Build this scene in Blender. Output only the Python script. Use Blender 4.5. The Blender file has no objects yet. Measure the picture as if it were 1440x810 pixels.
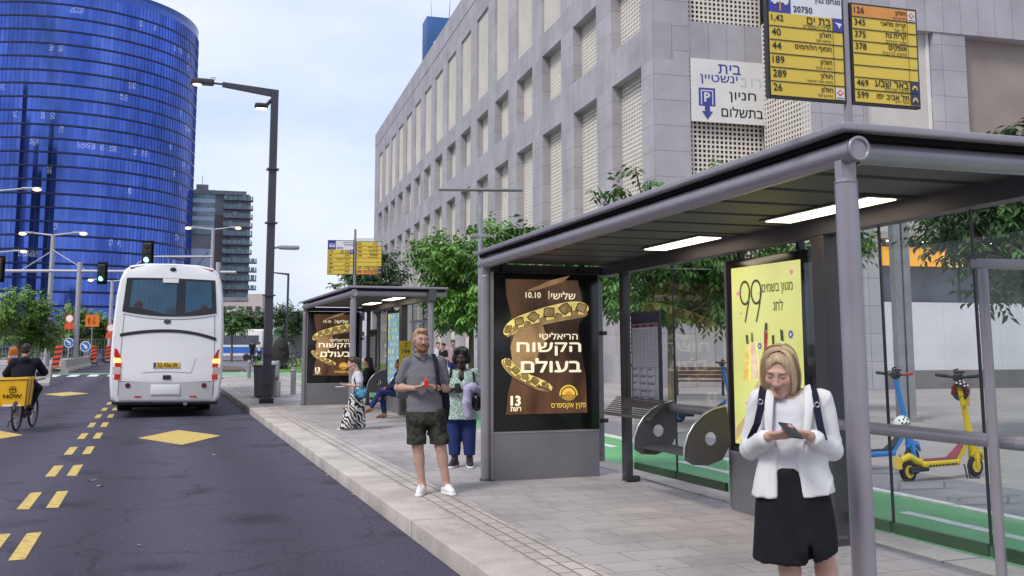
import bpy, bmesh, math, random
import numpy as np
from mathutils import Vector, Matrix, Euler
R = math.radians
C = bpy.context.scene.collection
scene = bpy.context.scene
random.seed(7); rng = np.random.default_rng(7)

# ------------------------------------------------------------------ camera, world, sun, exposure
CH, FPX, PPY, PITCH, YAW = 1.60, 1390.0, 322.0, 0.11554, 0.34251
cd = bpy.data.cameras.new('camera'); cam = bpy.data.objects.new('camera', cd); C.objects.link(cam)
cd.sensor_width = 36.0; cd.lens = FPX / 1440 * 36.0
cd.shift_y = -(405 - PPY) / 1440
cd.clip_start = 0.1; cd.clip_end = 4000
cam.location = (0, 0, CH)
cam.rotation_euler = (math.pi / 2 + PITCH, 0, -YAW)
scene.camera = cam
scene.view_settings.view_transform = 'Standard'
scene.view_settings.look = 'None'
scene.view_settings.exposure = 0.72
scene.view_settings.gamma = 1.0
scene.view_settings.use_curve_mapping = False

SUN_EL, SUN_AZ = 48, 238        # azimuth measured clockwise from +Y
w = bpy.data.worlds.new('World'); scene.world = w; w.use_nodes = True
nt = w.node_tree; nt.nodes.clear()
out = nt.nodes.new('ShaderNodeOutputWorld'); bg = nt.nodes.new('ShaderNodeBackground')
sky = nt.nodes.new('ShaderNodeTexSky'); sky.sky_type = 'NISHITA'; sky.sun_disc = False
sky.sun_elevation = R(SUN_EL); sky.sun_rotation = R(SUN_AZ); sky.air_density = 1.3; sky.dust_density = 2.0
tc = nt.nodes.new('ShaderNodeTexCoord')
mp = nt.nodes.new('ShaderNodeMapping'); mp.inputs['Scale'].default_value = (1.3, 1.3, 3.2); mp.inputs['Location'].default_value = (0.35, 0.2, 0.1)
nz = nt.nodes.new('ShaderNodeTexNoise'); nz.inputs['Scale'].default_value = 1.7; nz.inputs['Detail'].default_value = 5; nz.inputs['Roughness'].default_value = .5
cr = nt.nodes.new('ShaderNodeValToRGB'); cr.color_ramp.elements[0].position = .40; cr.color_ramp.elements[1].position = .60
cr.color_ramp.elements[0].color = (4.2, 4.95, 6.6, 1); cr.color_ramp.elements[1].color = (6.0, 6.25, 6.85, 1)
mx = nt.nodes.new('ShaderNodeMix'); mx.data_type = 'RGBA'; mx.inputs[0].default_value = .88
nt.links.new(tc.outputs['Generated'], mp.inputs[0]); nt.links.new(mp.outputs[0], nz.inputs[0]); nt.links.new(nz.outputs['Fac'], cr.inputs[0])
nt.links.new(sky.outputs[0], mx.inputs[6]); nt.links.new(cr.outputs[0], mx.inputs[7])
nt.links.new(mx.outputs[2], bg.inputs['Color']); bg.inputs['Strength'].default_value = .10
nt.links.new(bg.outputs[0], out.inputs[0])
sd = bpy.data.lights.new('sun', 'SUN'); sd.energy = 1.5; sd.angle = R(16); sd.color = (1, .96, .9)
so = bpy.data.objects.new('sun', sd); C.objects.link(so)
so.rotation_euler = (R(90 - SUN_EL), 0, R(180 - SUN_AZ))
so.location = (0, 0, 60)

# ------------------------------------------------------------------ picture to place helpers (to read off where things stand)
_F = Vector((math.sin(YAW) * math.cos(PITCH), math.cos(YAW) * math.cos(PITCH), math.sin(PITCH)))
_R = Vector((math.cos(YAW), -math.sin(YAW), 0)); _U = _R.cross(_F)
def ray(x, y): return _F * FPX + _R * (x - 720) - _U * (y - PPY)
def gnd(x, y, z=0.0):
    d = ray(x, y); return Vector((0, 0, CH)) + d * ((z - CH) / d.z)
def at_y(x, y, Y):
    d = ray(x, y); return Vector((0, 0, CH)) + d * (Y / d.y)
def at_d(x, y, D):
    d = ray(x, y); h = Vector((math.sin(YAW), math.cos(YAW), 0)); return Vector((0, 0, CH)) + d * (D / d.dot(h))

# ------------------------------------------------------------------ materials
def N(nt, t, **k):
    n = nt.nodes.new(t)
    for a, v in k.items():
        if a in n.inputs: n.inputs[a].default_value = v
        else: setattr(n, a, v)
    return n
def mat(name, col, rough=.6, metal=0.0, vary=.12, scale=6.0, bump=0.0, bscale=60.0, emit=None, estr=0.0, spec=.5, coat=0.0, attr=None, col2=None, thr=None, alpha=None):
    m = bpy.data.materials.new(name); m.use_nodes = True
    t = m.node_tree; b = t.nodes['Principled BSDF']; L = t.links.new
    b.inputs['Roughness'].default_value = rough; b.inputs['Metallic'].default_value = metal
    b.inputs['Specular IOR Level'].default_value = spec; b.inputs['Coat Weight'].default_value = coat
    co = N(t, 'ShaderNodeTexCoord')
    src = None
    if vary > 0 or col2 is not None:
        n = N(t, 'ShaderNodeTexNoise', Scale=scale, Detail=6.0, Roughness=.6); L(co.outputs['Object'], n.inputs['Vector'])
        r = N(t, 'ShaderNodeValToRGB'); L(n.outputs['Fac'], r.inputs[0])
        lo, hi = thr or (.3, .7)
        r.color_ramp.elements[0].position = lo; r.color_ramp.elements[1].position = hi
        c2 = col2 or tuple(min(1, c * (1 + vary)) for c in col)
        c1 = col if col2 else tuple(c * (1 - vary) for c in col)
        r.color_ramp.elements[0].color = (*c1, 1); r.color_ramp.elements[1].color = (*c2, 1)
        src = r.outputs[0]
        rr = N(t, 'ShaderNodeMapRange'); rr.inputs[3].default_value = max(0, rough - .08); rr.inputs[4].default_value = min(1, rough + .08)
        L(n.outputs['Fac'], rr.inputs[0]); L(rr.outputs[0], b.inputs['Roughness'])
    else:
        b.inputs['Base Color'].default_value = (*col, 1)
    if attr:
        a = N(t, 'ShaderNodeAttribute'); a.attribute_name = attr
        mxn = N(t, 'ShaderNodeMix', data_type='RGBA', blend_type='MULTIPLY'); mxn.inputs[0].default_value = 1
        if src: L(src, mxn.inputs[6])
        else: mxn.inputs[6].default_value = (*col, 1)
        L(a.outputs['Color'], mxn.inputs[7]); src = mxn.outputs[2]
    if src: L(src, b.inputs['Base Color'])
    if bump > 0:
        n2 = N(t, 'ShaderNodeTexNoise', Scale=bscale, Detail=4.0); L(co.outputs['Object'], n2.inputs['Vector'])
        bp = N(t, 'ShaderNodeBump', Strength=bump, Distance=.01); L(n2.outputs['Fac'], bp.inputs['Height']); L(bp.outputs[0], b.inputs['Normal'])
    if emit is not None:
        b.inputs['Emission Color'].default_value = (*emit, 1); b.inputs['Emission Strength'].default_value = estr
    return m
def brick_mat(name, col, col2, mortar, bw, bh, ms, rough=.7, offset=.5, axes='xy', bump=.25, dirt=.25, dscale=.5, rot=0.0, spec=.4, spots=0.0):
    """Courses of stone or paving in metres; axes picks which object axes carry the courses."""
    m = bpy.data.materials.new(name); m.use_nodes = True; t = m.node_tree; L = t.links.new; b = t.nodes['Principled BSDF']
    b.inputs['Roughness'].default_value = rough; b.inputs['Specular IOR Level'].default_value = spec
    co = N(t, 'ShaderNodeTexCoord'); s = N(t, 'ShaderNodeSeparateXYZ'); L(co.outputs['Object'], s.inputs[0])
    c = N(t, 'ShaderNodeCombineXYZ')
    if axes == 'wall':                       # x+y along the wall, z up: works on faces along either axis
        ad = N(t, 'ShaderNodeMath', operation='ADD'); L(s.outputs[0], ad.inputs[0]); L(s.outputs[1], ad.inputs[1]); L(ad.outputs[0], c.inputs[0]); L(s.outputs[2], c.inputs[1])
    else:
        ix = {'x': 0, 'y': 1, 'z': 2}; L(s.outputs[ix[axes[0]]], c.inputs[0]); L(s.outputs[ix[axes[1]]], c.inputs[1])
    br = N(t, 'ShaderNodeTexBrick', Scale=1.0); br.offset = offset
    br.inputs['Color1'].default_value = (*col, 1); br.inputs['Color2'].default_value = (*col2, 1); br.inputs['Mortar'].default_value = (*mortar, 1)
    br.inputs['Brick Width'].default_value = bw; br.inputs['Row Height'].default_value = bh; br.inputs['Mortar Size'].default_value = ms; br.inputs['Mortar Smooth'].default_value = .3
    L(c.outputs[0], br.inputs['Vector'])
    n = N(t, 'ShaderNodeTexNoise', Scale=dscale, Detail=8.0, Roughness=.65); L(co.outputs['Object'], n.inputs['Vector'])
    r = N(t, 'ShaderNodeMapRange'); r.inputs[1].default_value = .3; r.inputs[2].default_value = .7; r.inputs[3].default_value = 1 - dirt; r.inputs[4].default_value = 1 + dirt * .4
    L(n.outputs['Fac'], r.inputs[0])
    n3 = N(t, 'ShaderNodeTexNoise', Scale=45.0, Detail=3.0); L(co.outputs['Object'], n3.inputs['Vector'])
    r3 = N(t, 'ShaderNodeMapRange'); r3.inputs[3].default_value = .82; r3.inputs[4].default_value = 1.18; L(n3.outputs['Fac'], r3.inputs[0])
    mu = N(t, 'ShaderNodeMath', operation='MULTIPLY'); L(r.outputs[0], mu.inputs[0]); L(r3.outputs[0], mu.inputs[1])
    if spots:
        vo = N(t, 'ShaderNodeTexVoronoi', Scale=2.6); L(co.outputs['Object'], vo.inputs['Vector']); sp = N(t, 'ShaderNodeMapRange'); sp.inputs[1].default_value = .055; sp.inputs[2].default_value = .085; sp.inputs[3].default_value = 1 - spots; sp.inputs[4].default_value = 1; L(vo.outputs['Distance'], sp.inputs[0])
        n5 = N(t, 'ShaderNodeTexNoise', Scale=1.9, Detail=6.0, Roughness=.7); mp5 = N(t, 'ShaderNodeMapping'); mp5.inputs['Scale'].default_value = (1, .35, 1); L(co.outputs['Object'], mp5.inputs[0]); L(mp5.outputs[0], n5.inputs['Vector'])
        r5 = N(t, 'ShaderNodeMapRange'); r5.inputs[1].default_value = .55; r5.inputs[2].default_value = .72; r5.inputs[3].default_value = 1; r5.inputs[4].default_value = 1 - spots; L(n5.outputs['Fac'], r5.inputs[0])
        m2 = N(t, 'ShaderNodeMath', operation='MULTIPLY'); L(mu.outputs[0], m2.inputs[0]); L(sp.outputs[0], m2.inputs[1]); m3 = N(t, 'ShaderNodeMath', operation='MULTIPLY'); L(m2.outputs[0], m3.inputs[0]); L(r5.outputs[0], m3.inputs[1]); mu = m3
    mxn = N(t, 'ShaderNodeMix', data_type='RGBA', blend_type='MULTIPLY'); mxn.inputs[0].default_value = 1
    L(br.outputs['Color'], mxn.inputs[6]); L(mu.outputs[0], mxn.inputs[7]); L(mxn.outputs[2], b.inputs['Base Color'])
    if bump:
        iv = N(t, 'ShaderNodeMath', operation='SUBTRACT'); iv.inputs[0].default_value = 1.0; L(br.outputs['Fac'], iv.inputs[1])
        bp = N(t, 'ShaderNodeBump', Strength=bump, Distance=.01); L(iv.outputs[0], bp.inputs['Height']); L(bp.outputs[0], b.inputs['Normal'])
    return m
def glass_mat(name, tint=(.93, .955, .945), clear=.91, rough=.02):
    """Thin pane: mostly see-through, mirror sheen at grazing angles."""
    m = bpy.data.materials.new(name); m.use_nodes = True; t = m.node_tree; L = t.links.new; t.nodes.remove(t.nodes['Principled BSDF'])
    o = t.nodes['Material Output']; tr = N(t, 'ShaderNodeBsdfTransparent'); tr.inputs[0].default_value = (*tint, 1)
    gl = N(t, 'ShaderNodeBsdfGlossy', Roughness=rough); lw = N(t, 'ShaderNodeLayerWeight'); lw.inputs[0].default_value = .5
    pw = N(t, 'ShaderNodeMath', operation='POWER'); pw.inputs[1].default_value = 3.2; L(lw.outputs['Facing'], pw.inputs[0])
    ad = N(t, 'ShaderNodeMath', operation='MULTIPLY_ADD'); ad.inputs[1].default_value = .5; ad.inputs[2].default_value = max(0, .93 - clear) * .5; ad.use_clamp = True; L(pw.outputs[0], ad.inputs[0])
    mxn = N(t, 'ShaderNodeMixShader'); L(ad.outputs[0], mxn.inputs[0]); L(tr.outputs[0], mxn.inputs[1]); L(gl.outputs[0], mxn.inputs[2]); L(mxn.outputs[0], o.inputs[0])
    return m
def emit_mat(name, col, s):
    m = bpy.data.materials.new(name); m.use_nodes = True; b = m.node_tree.nodes['Principled BSDF']
    b.inputs['Base Color'].default_value = (*[min(.8, c) for c in col], 1); b.inputs['Emission Color'].default_value = (*col, 1); b.inputs['Emission Strength'].default_value = s
    return m

# ------------------------------------------------------------------ mesh builder
class MB:
    def __init__(s): s.v = []; s.f = []; s.m = []; s.sm = []
    def add(s, vs, fs, mi=0, smooth=False, M=None):
        o = len(s.v)
        if M is not None: vs = [M @ Vector(v) for v in vs]
        s.v += [tuple(v) for v in vs]; s.f += [tuple(i + o for i in f) for f in fs]; s.m += [mi] * len(fs); s.sm += [smooth] * len(fs)
        return s
    def box(s, c, d, mi=0, M=None, rz=0.0, bev=0.0):
        x, y, z = d[0] / 2, d[1] / 2, d[2] / 2
        T = Matrix.Translation(c) @ Matrix.Rotation(rz, 4, 'Z')
        if M is not None: T = M @ T
        if bev <= 0:
            vs = [(-x, -y, -z), (x, -y, -z), (x, y, -z), (-x, y, -z), (-x, -y, z), (x, -y, z), (x, y, z), (-x, y, z)]
            fs = [(3, 2, 1, 0), (4, 5, 6, 7), (0, 1, 5, 4), (1, 2, 6, 5), (2, 3, 7, 6), (3, 0, 4, 7)]
            return s.add(vs, fs, mi, M=T)
        bm = bmesh.new(); bmesh.ops.create_cube(bm, size=1)
        for v in bm.verts: v.co = Vector((v.co.x * d[0], v.co.y * d[1], v.co.z * d[2]))
        bmesh.ops.bevel(bm, geom=bm.edges[:], offset=bev, segments=3, profile=.5, affect='EDGES')
        bm.verts.index_update(); s.add([v.co[:] for v in bm.verts], [[v.index for v in f.verts] for f in bm.faces], mi, True, T); bm.free(); return s
    def b(s, p0, p1, mi=0, M=None, bev=0.0):
        return s.box([(a + b_) / 2 for a, b_ in zip(p0, p1)], [abs(b_ - a) for a, b_ in zip(p0, p1)], mi, M, 0, bev)
    def cone(s, a, b_, r0, r1=None, n=16, mi=0, cap=True, M=None, sides=None):
        r1 = r0 if r1 is None else r1
        a, b_ = Vector(a), Vector(b_); ax = (b_ - a); q = Vector((0, 0, 1)).rotation_difference(ax.normalized()) if ax.length > 1e-9 else None
        vs = []
        for p, r in ((a, r0), (b_, r1)):
            for i in range(n):
                t = 2 * math.pi * (i + (.5 if sides else 0)) / n
                vs.append(p + q @ Vector((r * math.cos(t), r * math.sin(t), 0)))
        fs = [(i, (i + 1) % n, n + (i + 1) % n, n + i) for i in range(n)]
        s.add(vs, fs, mi, not sides, M)
        if cap:
            s.add(vs[:n], [tuple(reversed(range(n)))], mi, False, M); s.add(vs[n:], [tuple(range(n))], mi, False, M)
        return s
    def tube(s, pts, r, n=10, mi=0, M=None, closed=False):
        pts = [Vector(p) for p in pts]; rs = r if isinstance(r, (list, tuple)) else [r] * len(pts)
        vs = []; k = len(pts); up = None
        for i, p in enumerate(pts):
            if closed: t = (pts[(i + 1) % k] - pts[i - 1]).normalized()
            else: t = (pts[min(i + 1, k - 1)] - pts[max(i - 1, 0)]).normalized()
            if up is None: up = t.orthogonal().normalized()
            up = (up - t * up.dot(t)).normalized(); w_ = t.cross(up)
            for j in range(n):
                a = 2 * math.pi * j / n; vs.append(p + (up * math.cos(a) + w_ * math.sin(a)) * rs[i])
        fs = []
        for i in range(k if closed else k - 1):
            i2 = (i + 1) % k
            for j in range(n): fs.append((i * n + j, i * n + (j + 1) % n, i2 * n + (j + 1) % n, i2 * n + j))
        s.add(vs, fs, mi, True, M)
        if not closed:
            s.add(vs[:n], [tuple(reversed(range(n)))], mi, True, M); s.add(vs[-n:], [tuple(range(n))], mi, True, M)
        return s
    def prism(s, poly, t, M=None, mi=0):
        """2-D outline (x, y) given a thickness t along +z of the frame M."""
        n = len(poly); ar = sum(poly[i][0] * poly[(i + 1) % n][1] - poly[(i + 1) % n][0] * poly[i][1] for i in range(n))
        if ar < 0: poly = poly[::-1]
        vs = [(x, y, 0) for x, y in poly] + [(x, y, t) for x, y in poly]
        fs = [tuple(reversed(range(n))), tuple(range(n, 2 * n))] + [(i, (i + 1) % n, n + (i + 1) % n, n + i) for i in range(n)]
        return s.add(vs, fs, mi, False, M)
    def ball(s, c, r, n=12, mi=0, M=None):
        r = r if isinstance(r, (tuple, list)) else (r, r, r); vs = []; fs = []; m_ = n // 2
        for i in range(m_ + 1):
            th = math.pi * i / m_
            for j in range(n):
                a = 2 * math.pi * j / n; vs.append((c[0] + r[0] * math.sin(th) * math.cos(a), c[1] + r[1] * math.sin(th) * math.sin(a), c[2] - r[2] * math.cos(th)))
        for i in range(m_):
            for j in range(n): fs.append((i * n + j, i * n + (j + 1) % n, (i + 1) * n + (j + 1) % n, (i + 1) * n + j))
        return s.add(vs, fs, mi, True, M)
    def lathe(s, prof, c=(0, 0, 0), n=20, mi=0, M=None):
        vs = []; fs = []
        for r, z in prof:
            for j in range(n):
                a = 2 * math.pi * j / n; vs.append((c[0] + r * math.cos(a), c[1] + r * math.sin(a), c[2] + z))
        for i in range(len(prof) - 1):
            for j in range(n): fs.append((i * n + j, i * n + (j + 1) % n, (i + 1) * n + (j + 1) % n, (i + 1) * n + j))
        return s.add(vs, fs, mi, True, M)
    def build(s, name, mats, parent=None, world=False, wn=False):
        me = bpy.data.meshes.new(name)
        vs = s.v
        if world and parent is not None:
            l = parent.location; vs = [(v[0] - l.x, v[1] - l.y, v[2] - l.z) for v in vs]
        me.from_pydata(vs, [], s.f)
        for m in (mats if isinstance(mats, (list, tuple)) else [mats]): me.materials.append(m)
        if s.f:
            me.polygons.foreach_set('material_index', s.m); me.polygons.foreach_set('use_smooth', s.sm)
        me.update()
        o = bpy.data.objects.new(name, me); C.objects.link(o)
        if parent is not None: o.parent = parent
        return o
def tag(o, label=None, cat=None, group=None, kind=None):
    if label: o['label'] = label
    if cat: o['category'] = cat
    if group: o['group'] = group
    if kind: o['kind'] = kind
    return o
def thing(name, label, cat, loc=(0, 0, 0), rz=0.0, group=None):
    o = bpy.data.objects.new(name, None); o.empty_display_size = .2; C.objects.link(o); o.location = loc; o.rotation_euler = (0, 0, rz)
    return tag(o, label, cat, group)
def struct(name, mb, m): return tag(mb.build(name, m), kind='structure')
def copy_tree(o, parent=None):
    c = o.copy(); C.objects.link(c); c.parent = parent
    for ch in list(o.children): copy_tree(ch, c)
    return c
def Mx(loc=(0, 0, 0), rx=0, ry=0, rz=0): return Matrix.Translation(loc) @ Euler((rx, ry, rz)).to_matrix().to_4x4()

# ------------------------------------------------------------------ lettering: flat outlines of the built-in font
def _heb(t): return any('\u0590' <= ch <= '\u05ff' for ch in t)
def vis(t):
    if not _heb(t): return t
    out_, run = '', ''
    for ch in reversed(t):
        if ch.isdigit() or ch in '.,': run = ch + run
        else: out_ += run + ch; run = ''
    return out_ + run
_tc = {}
def text_geo(t, bold=0.0):
    k = (t, bold)
    if k in _tc: return _tc[k]
    cu = bpy.data.curves.new('t', 'FONT'); cu.body = vis(t); cu.size = 1; cu.resolution_u = 3; cu.fill_mode = 'NONE'
    o = bpy.data.objects.new('t', cu); C.objects.link(o); bpy.context.view_layer.update()
    me = o.evaluated_get(bpy.context.evaluated_depsgraph_get()).to_mesh()
    # every closed outline is filled by itself: overlapping strokes of one letter must not cancel out
    nxt = {}
    for e_ in me.edges: nxt.setdefault(e_.vertices[0], []).append(e_.vertices[1]); nxt.setdefault(e_.vertices[1], []).append(e_.vertices[0])
    co_ = [v.co.copy() for v in me.vertices]; seen = set(); loops = []
    for v0 in range(len(co_)):
        if v0 in seen or v0 not in nxt: continue
        lp = [v0]; seen.add(v0)
        while True:
            c_ = [q for q in nxt[lp[-1]] if q not in seen]
            if not c_: break
            # follow the stored direction of the outline
            n_ = lp[-1] + 1 if lp[-1] + 1 in c_ else c_[0]; lp.append(n_); seen.add(n_)
        if len(lp) > 2: loops.append([co_[i] for i in lp])
    area = lambda l: sum(l[i].x * l[(i + 1) % len(l)].y - l[(i + 1) % len(l)].x * l[i].y for i in range(len(l))) / 2
    def inside(p, l):
        r_ = False
        for i in range(len(l)):
            a_, b_ = l[i], l[i - 1]
            if (a_.y > p.y) != (b_.y > p.y) and p.x < (b_.x - a_.x) * (p.y - a_.y) / (b_.y - a_.y) + a_.x: r_ = not r_
        return r_
    ars = [area(l) for l in loops]; vs = []; fs = []
    sgn = 1 if loops and ars[max(range(len(loops)), key=lambda i: abs(ars[i]))] > 0 else -1
    from mathutils.geometry import tessellate_polygon
    for i, l in enumerate(loops):
        if ars[i] * sgn <= 0: continue
        hs = [m_ for j, m_ in enumerate(loops) if ars[j] * sgn < 0 and inside(m_[0], l)]
        pts_ = [p for q in [l] + hs for p in q]; o_ = len(vs); dz = .0006 * (i % 3)
        vs += [Vector((p.x, p.y, dz)) for p in pts_]
        for tr in tessellate_polygon([l] + hs):
            (ax, ay), (bx, by), (cx, cy) = [(pts_[k].x, pts_[k].y) for k in tr]
            fs.append(tuple(o_ + k for k in (tr if (bx - ax) * (cy - ay) - (cx - ax) * (by - ay) > 0 else tr[::-1])))
    o.to_mesh_clear(); bpy.data.objects.remove(o); bpy.data.curves.remove(cu)
    if vs:
        x0 = min(v.x for v in vs); x1 = max(v.x for v in vs); y0 = min(v.y for v in vs); y1 = max(v.y for v in vs)
    else: x0 = x1 = y0 = y1 = 0
    _tc[k] = (vs, fs, x0, x1, y0, y1); return _tc[k]
def put_text(mb, t, M, x, y, h, mi=0, align='c', bold=0.0, wmax=None, wfix=None):
    """Letters of ink height h, ink bottom at y of the frame M (x right, y up, z towards the reader)."""
    vs, fs, x0, x1, y0, y1 = text_geo(t)
    if not vs: return
    s_ = h / max(1e-6, y1 - y0); sx = s_
    if wmax and (x1 - x0) * sx > wmax: sx = wmax / (x1 - x0)
    if wfix: sx = wfix / (x1 - x0)
    wd = (x1 - x0) * sx; ox = {'c': x - wd / 2, 'l': x, 'r': x - wd}[align]; b = bold * s_
    # heavier strokes: the outline laid down again slightly shifted, each a hair above the last
    for k, (dx, dy) in enumerate(((0, 0), (b, 0), (-b, 0), (0, b * .8), (0, -b * .8)) if b > 0 else ((0, 0),)):
        mb.add([(ox + (v.x - x0) * sx + dx, y + (v.y - y0) * s_ + dy, .0004 * k + v.z * .2) for v in vs], fs, mi, False, M)
def disc(mb, M, x, y, rx, ry=None, mi=0, n=20, z=0, rot=0):
    ry = ry or rx; c_, s_ = math.cos(rot), math.sin(rot)
    p = [(rx * math.cos(2 * math.pi * i / n), ry * math.sin(2 * math.pi * i / n)) for i in range(n)]
    mb.add([(x + a * c_ - b_ * s_, y + a * s_ + b_ * c_, z) for a, b_ in p], [tuple(range(n))], mi, False, M)
def rect(mb, M, x0, y0, x1, y1, mi=0, z=0): mb.add([(x0, y0, z), (x1, y0, z), (x1, y1, z), (x0, y1, z)], [(0, 1, 2, 3)], mi, False, M)
def poly(mb, M, pts, mi=0, z=0):
    bm = bmesh.new(); vs = [bm.verts.new((x, y, z)) for x, y in pts]; f = bm.faces.new(vs)
    bmesh.ops.triangulate(bm, faces=[f]); bm.normal_update()
    if sum(f.normal.z for f in bm.faces) < 0: bmesh.ops.reverse_faces(bm, faces=bm.faces[:])
    bm.verts.index_update(); mb.add([v.co[:] for v in bm.verts], [[v.index for v in f.verts] for f in bm.faces], mi, False, M); bm.free()
def frame(origin, xdir, ydir=(0, 0, 1)):
    x = Vector(xdir).normalized(); y = Vector(ydir); y = (y - x * y.dot(x)).normalized(); z = x.cross(y)
    return Matrix(((x.x, y.x, z.x, origin[0]), (x.y, y.y, z.y, origin[1]), (x.z, y.z, z.z, origin[2]), (0, 0, 0, 1)))

def upright(origin, xdir):
    x = Vector(xdir).normalized(); z = Vector((0, 0, 1)); y = z.cross(x)
    return Matrix(((x.x, y.x, 0, origin[0]), (x.y, y.y, 0, origin[1]), (0, 0, 1, origin[2]), (0, 0, 0, 1)))

# ------------------------------------------------------------------ smooth solid bodies: distance fields meshed with surface nets
def surface_nets(vol, o, h):
    ins = vol < 0; nx, ny, nz = vol.shape
    cnt = np.zeros((nx - 1, ny - 1, nz - 1), np.int8); pos = np.zeros((nx - 1, ny - 1, nz - 1, 3), np.float32); ne = np.zeros((nx - 1, ny - 1, nz - 1), np.float32)
    sl = lambda a, n: slice(a, n - 1 + a)
    for dx in (0, 1):
        for dy in (0, 1):
            for dz in (0, 1): cnt += ins[sl(dx, nx), sl(dy, ny), sl(dz, nz)]
    act = (cnt > 0) & (cnt < 8)
    for ax in range(3):
        for a in (0, 1):
            for b_ in (0, 1):
                o0 = [0, 0, 0]; oth = [i for i in range(3) if i != ax]; o0[oth[0]] = a; o0[oth[1]] = b_; o1 = list(o0); o1[ax] = 1
                v0 = vol[sl(o0[0], nx), sl(o0[1], ny), sl(o0[2], nz)]; v1 = vol[sl(o1[0], nx), sl(o1[1], ny), sl(o1[2], nz)]
                cx = (v0 < 0) != (v1 < 0); t = np.where(cx, v0 / np.where(v0 == v1, 1, v0 - v1), 0)
                for k in range(3):
                    pos[..., k] += np.where(cx, o0[k] + (t if k == ax else 0), 0)
                ne += cx
    idx = np.full(act.shape, -1, np.int64); ii = np.argwhere(act); idx[act] = np.arange(len(ii))
    P = pos[act] / ne[act][:, None]; V = (ii + P) * h + np.array(o)
    faces = []
    for ax in range(3):
        oth = [(ax + 1) % 3, (ax + 2) % 3]
        s0 = [slice(1, n - 1) for n in vol.shape]; s0[ax] = slice(0, vol.shape[ax] - 1); s1 = list(s0); s1[ax] = slice(1, vol.shape[ax])
        a0 = ins[tuple(s0)]; a1 = ins[tuple(s1)]; ch = np.argwhere(a0 != a1)
        if not len(ch): continue
        fl = a0[tuple(ch.T)]
        base = ch.copy(); base[:, oth[0]] += 1; base[:, oth[1]] += 1
        def q(d0, d1):
            c = base.copy(); c[:, oth[0]] += d0; c[:, oth[1]] += d1; return idx[tuple(c.T)]
        f = np.stack([q(-1, -1), q(0, -1), q(0, 0), q(-1, 0)], 1)
        f[~fl] = f[~fl][:, ::-1]; faces.append(f)
    return V, np.concatenate(faces)
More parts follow.
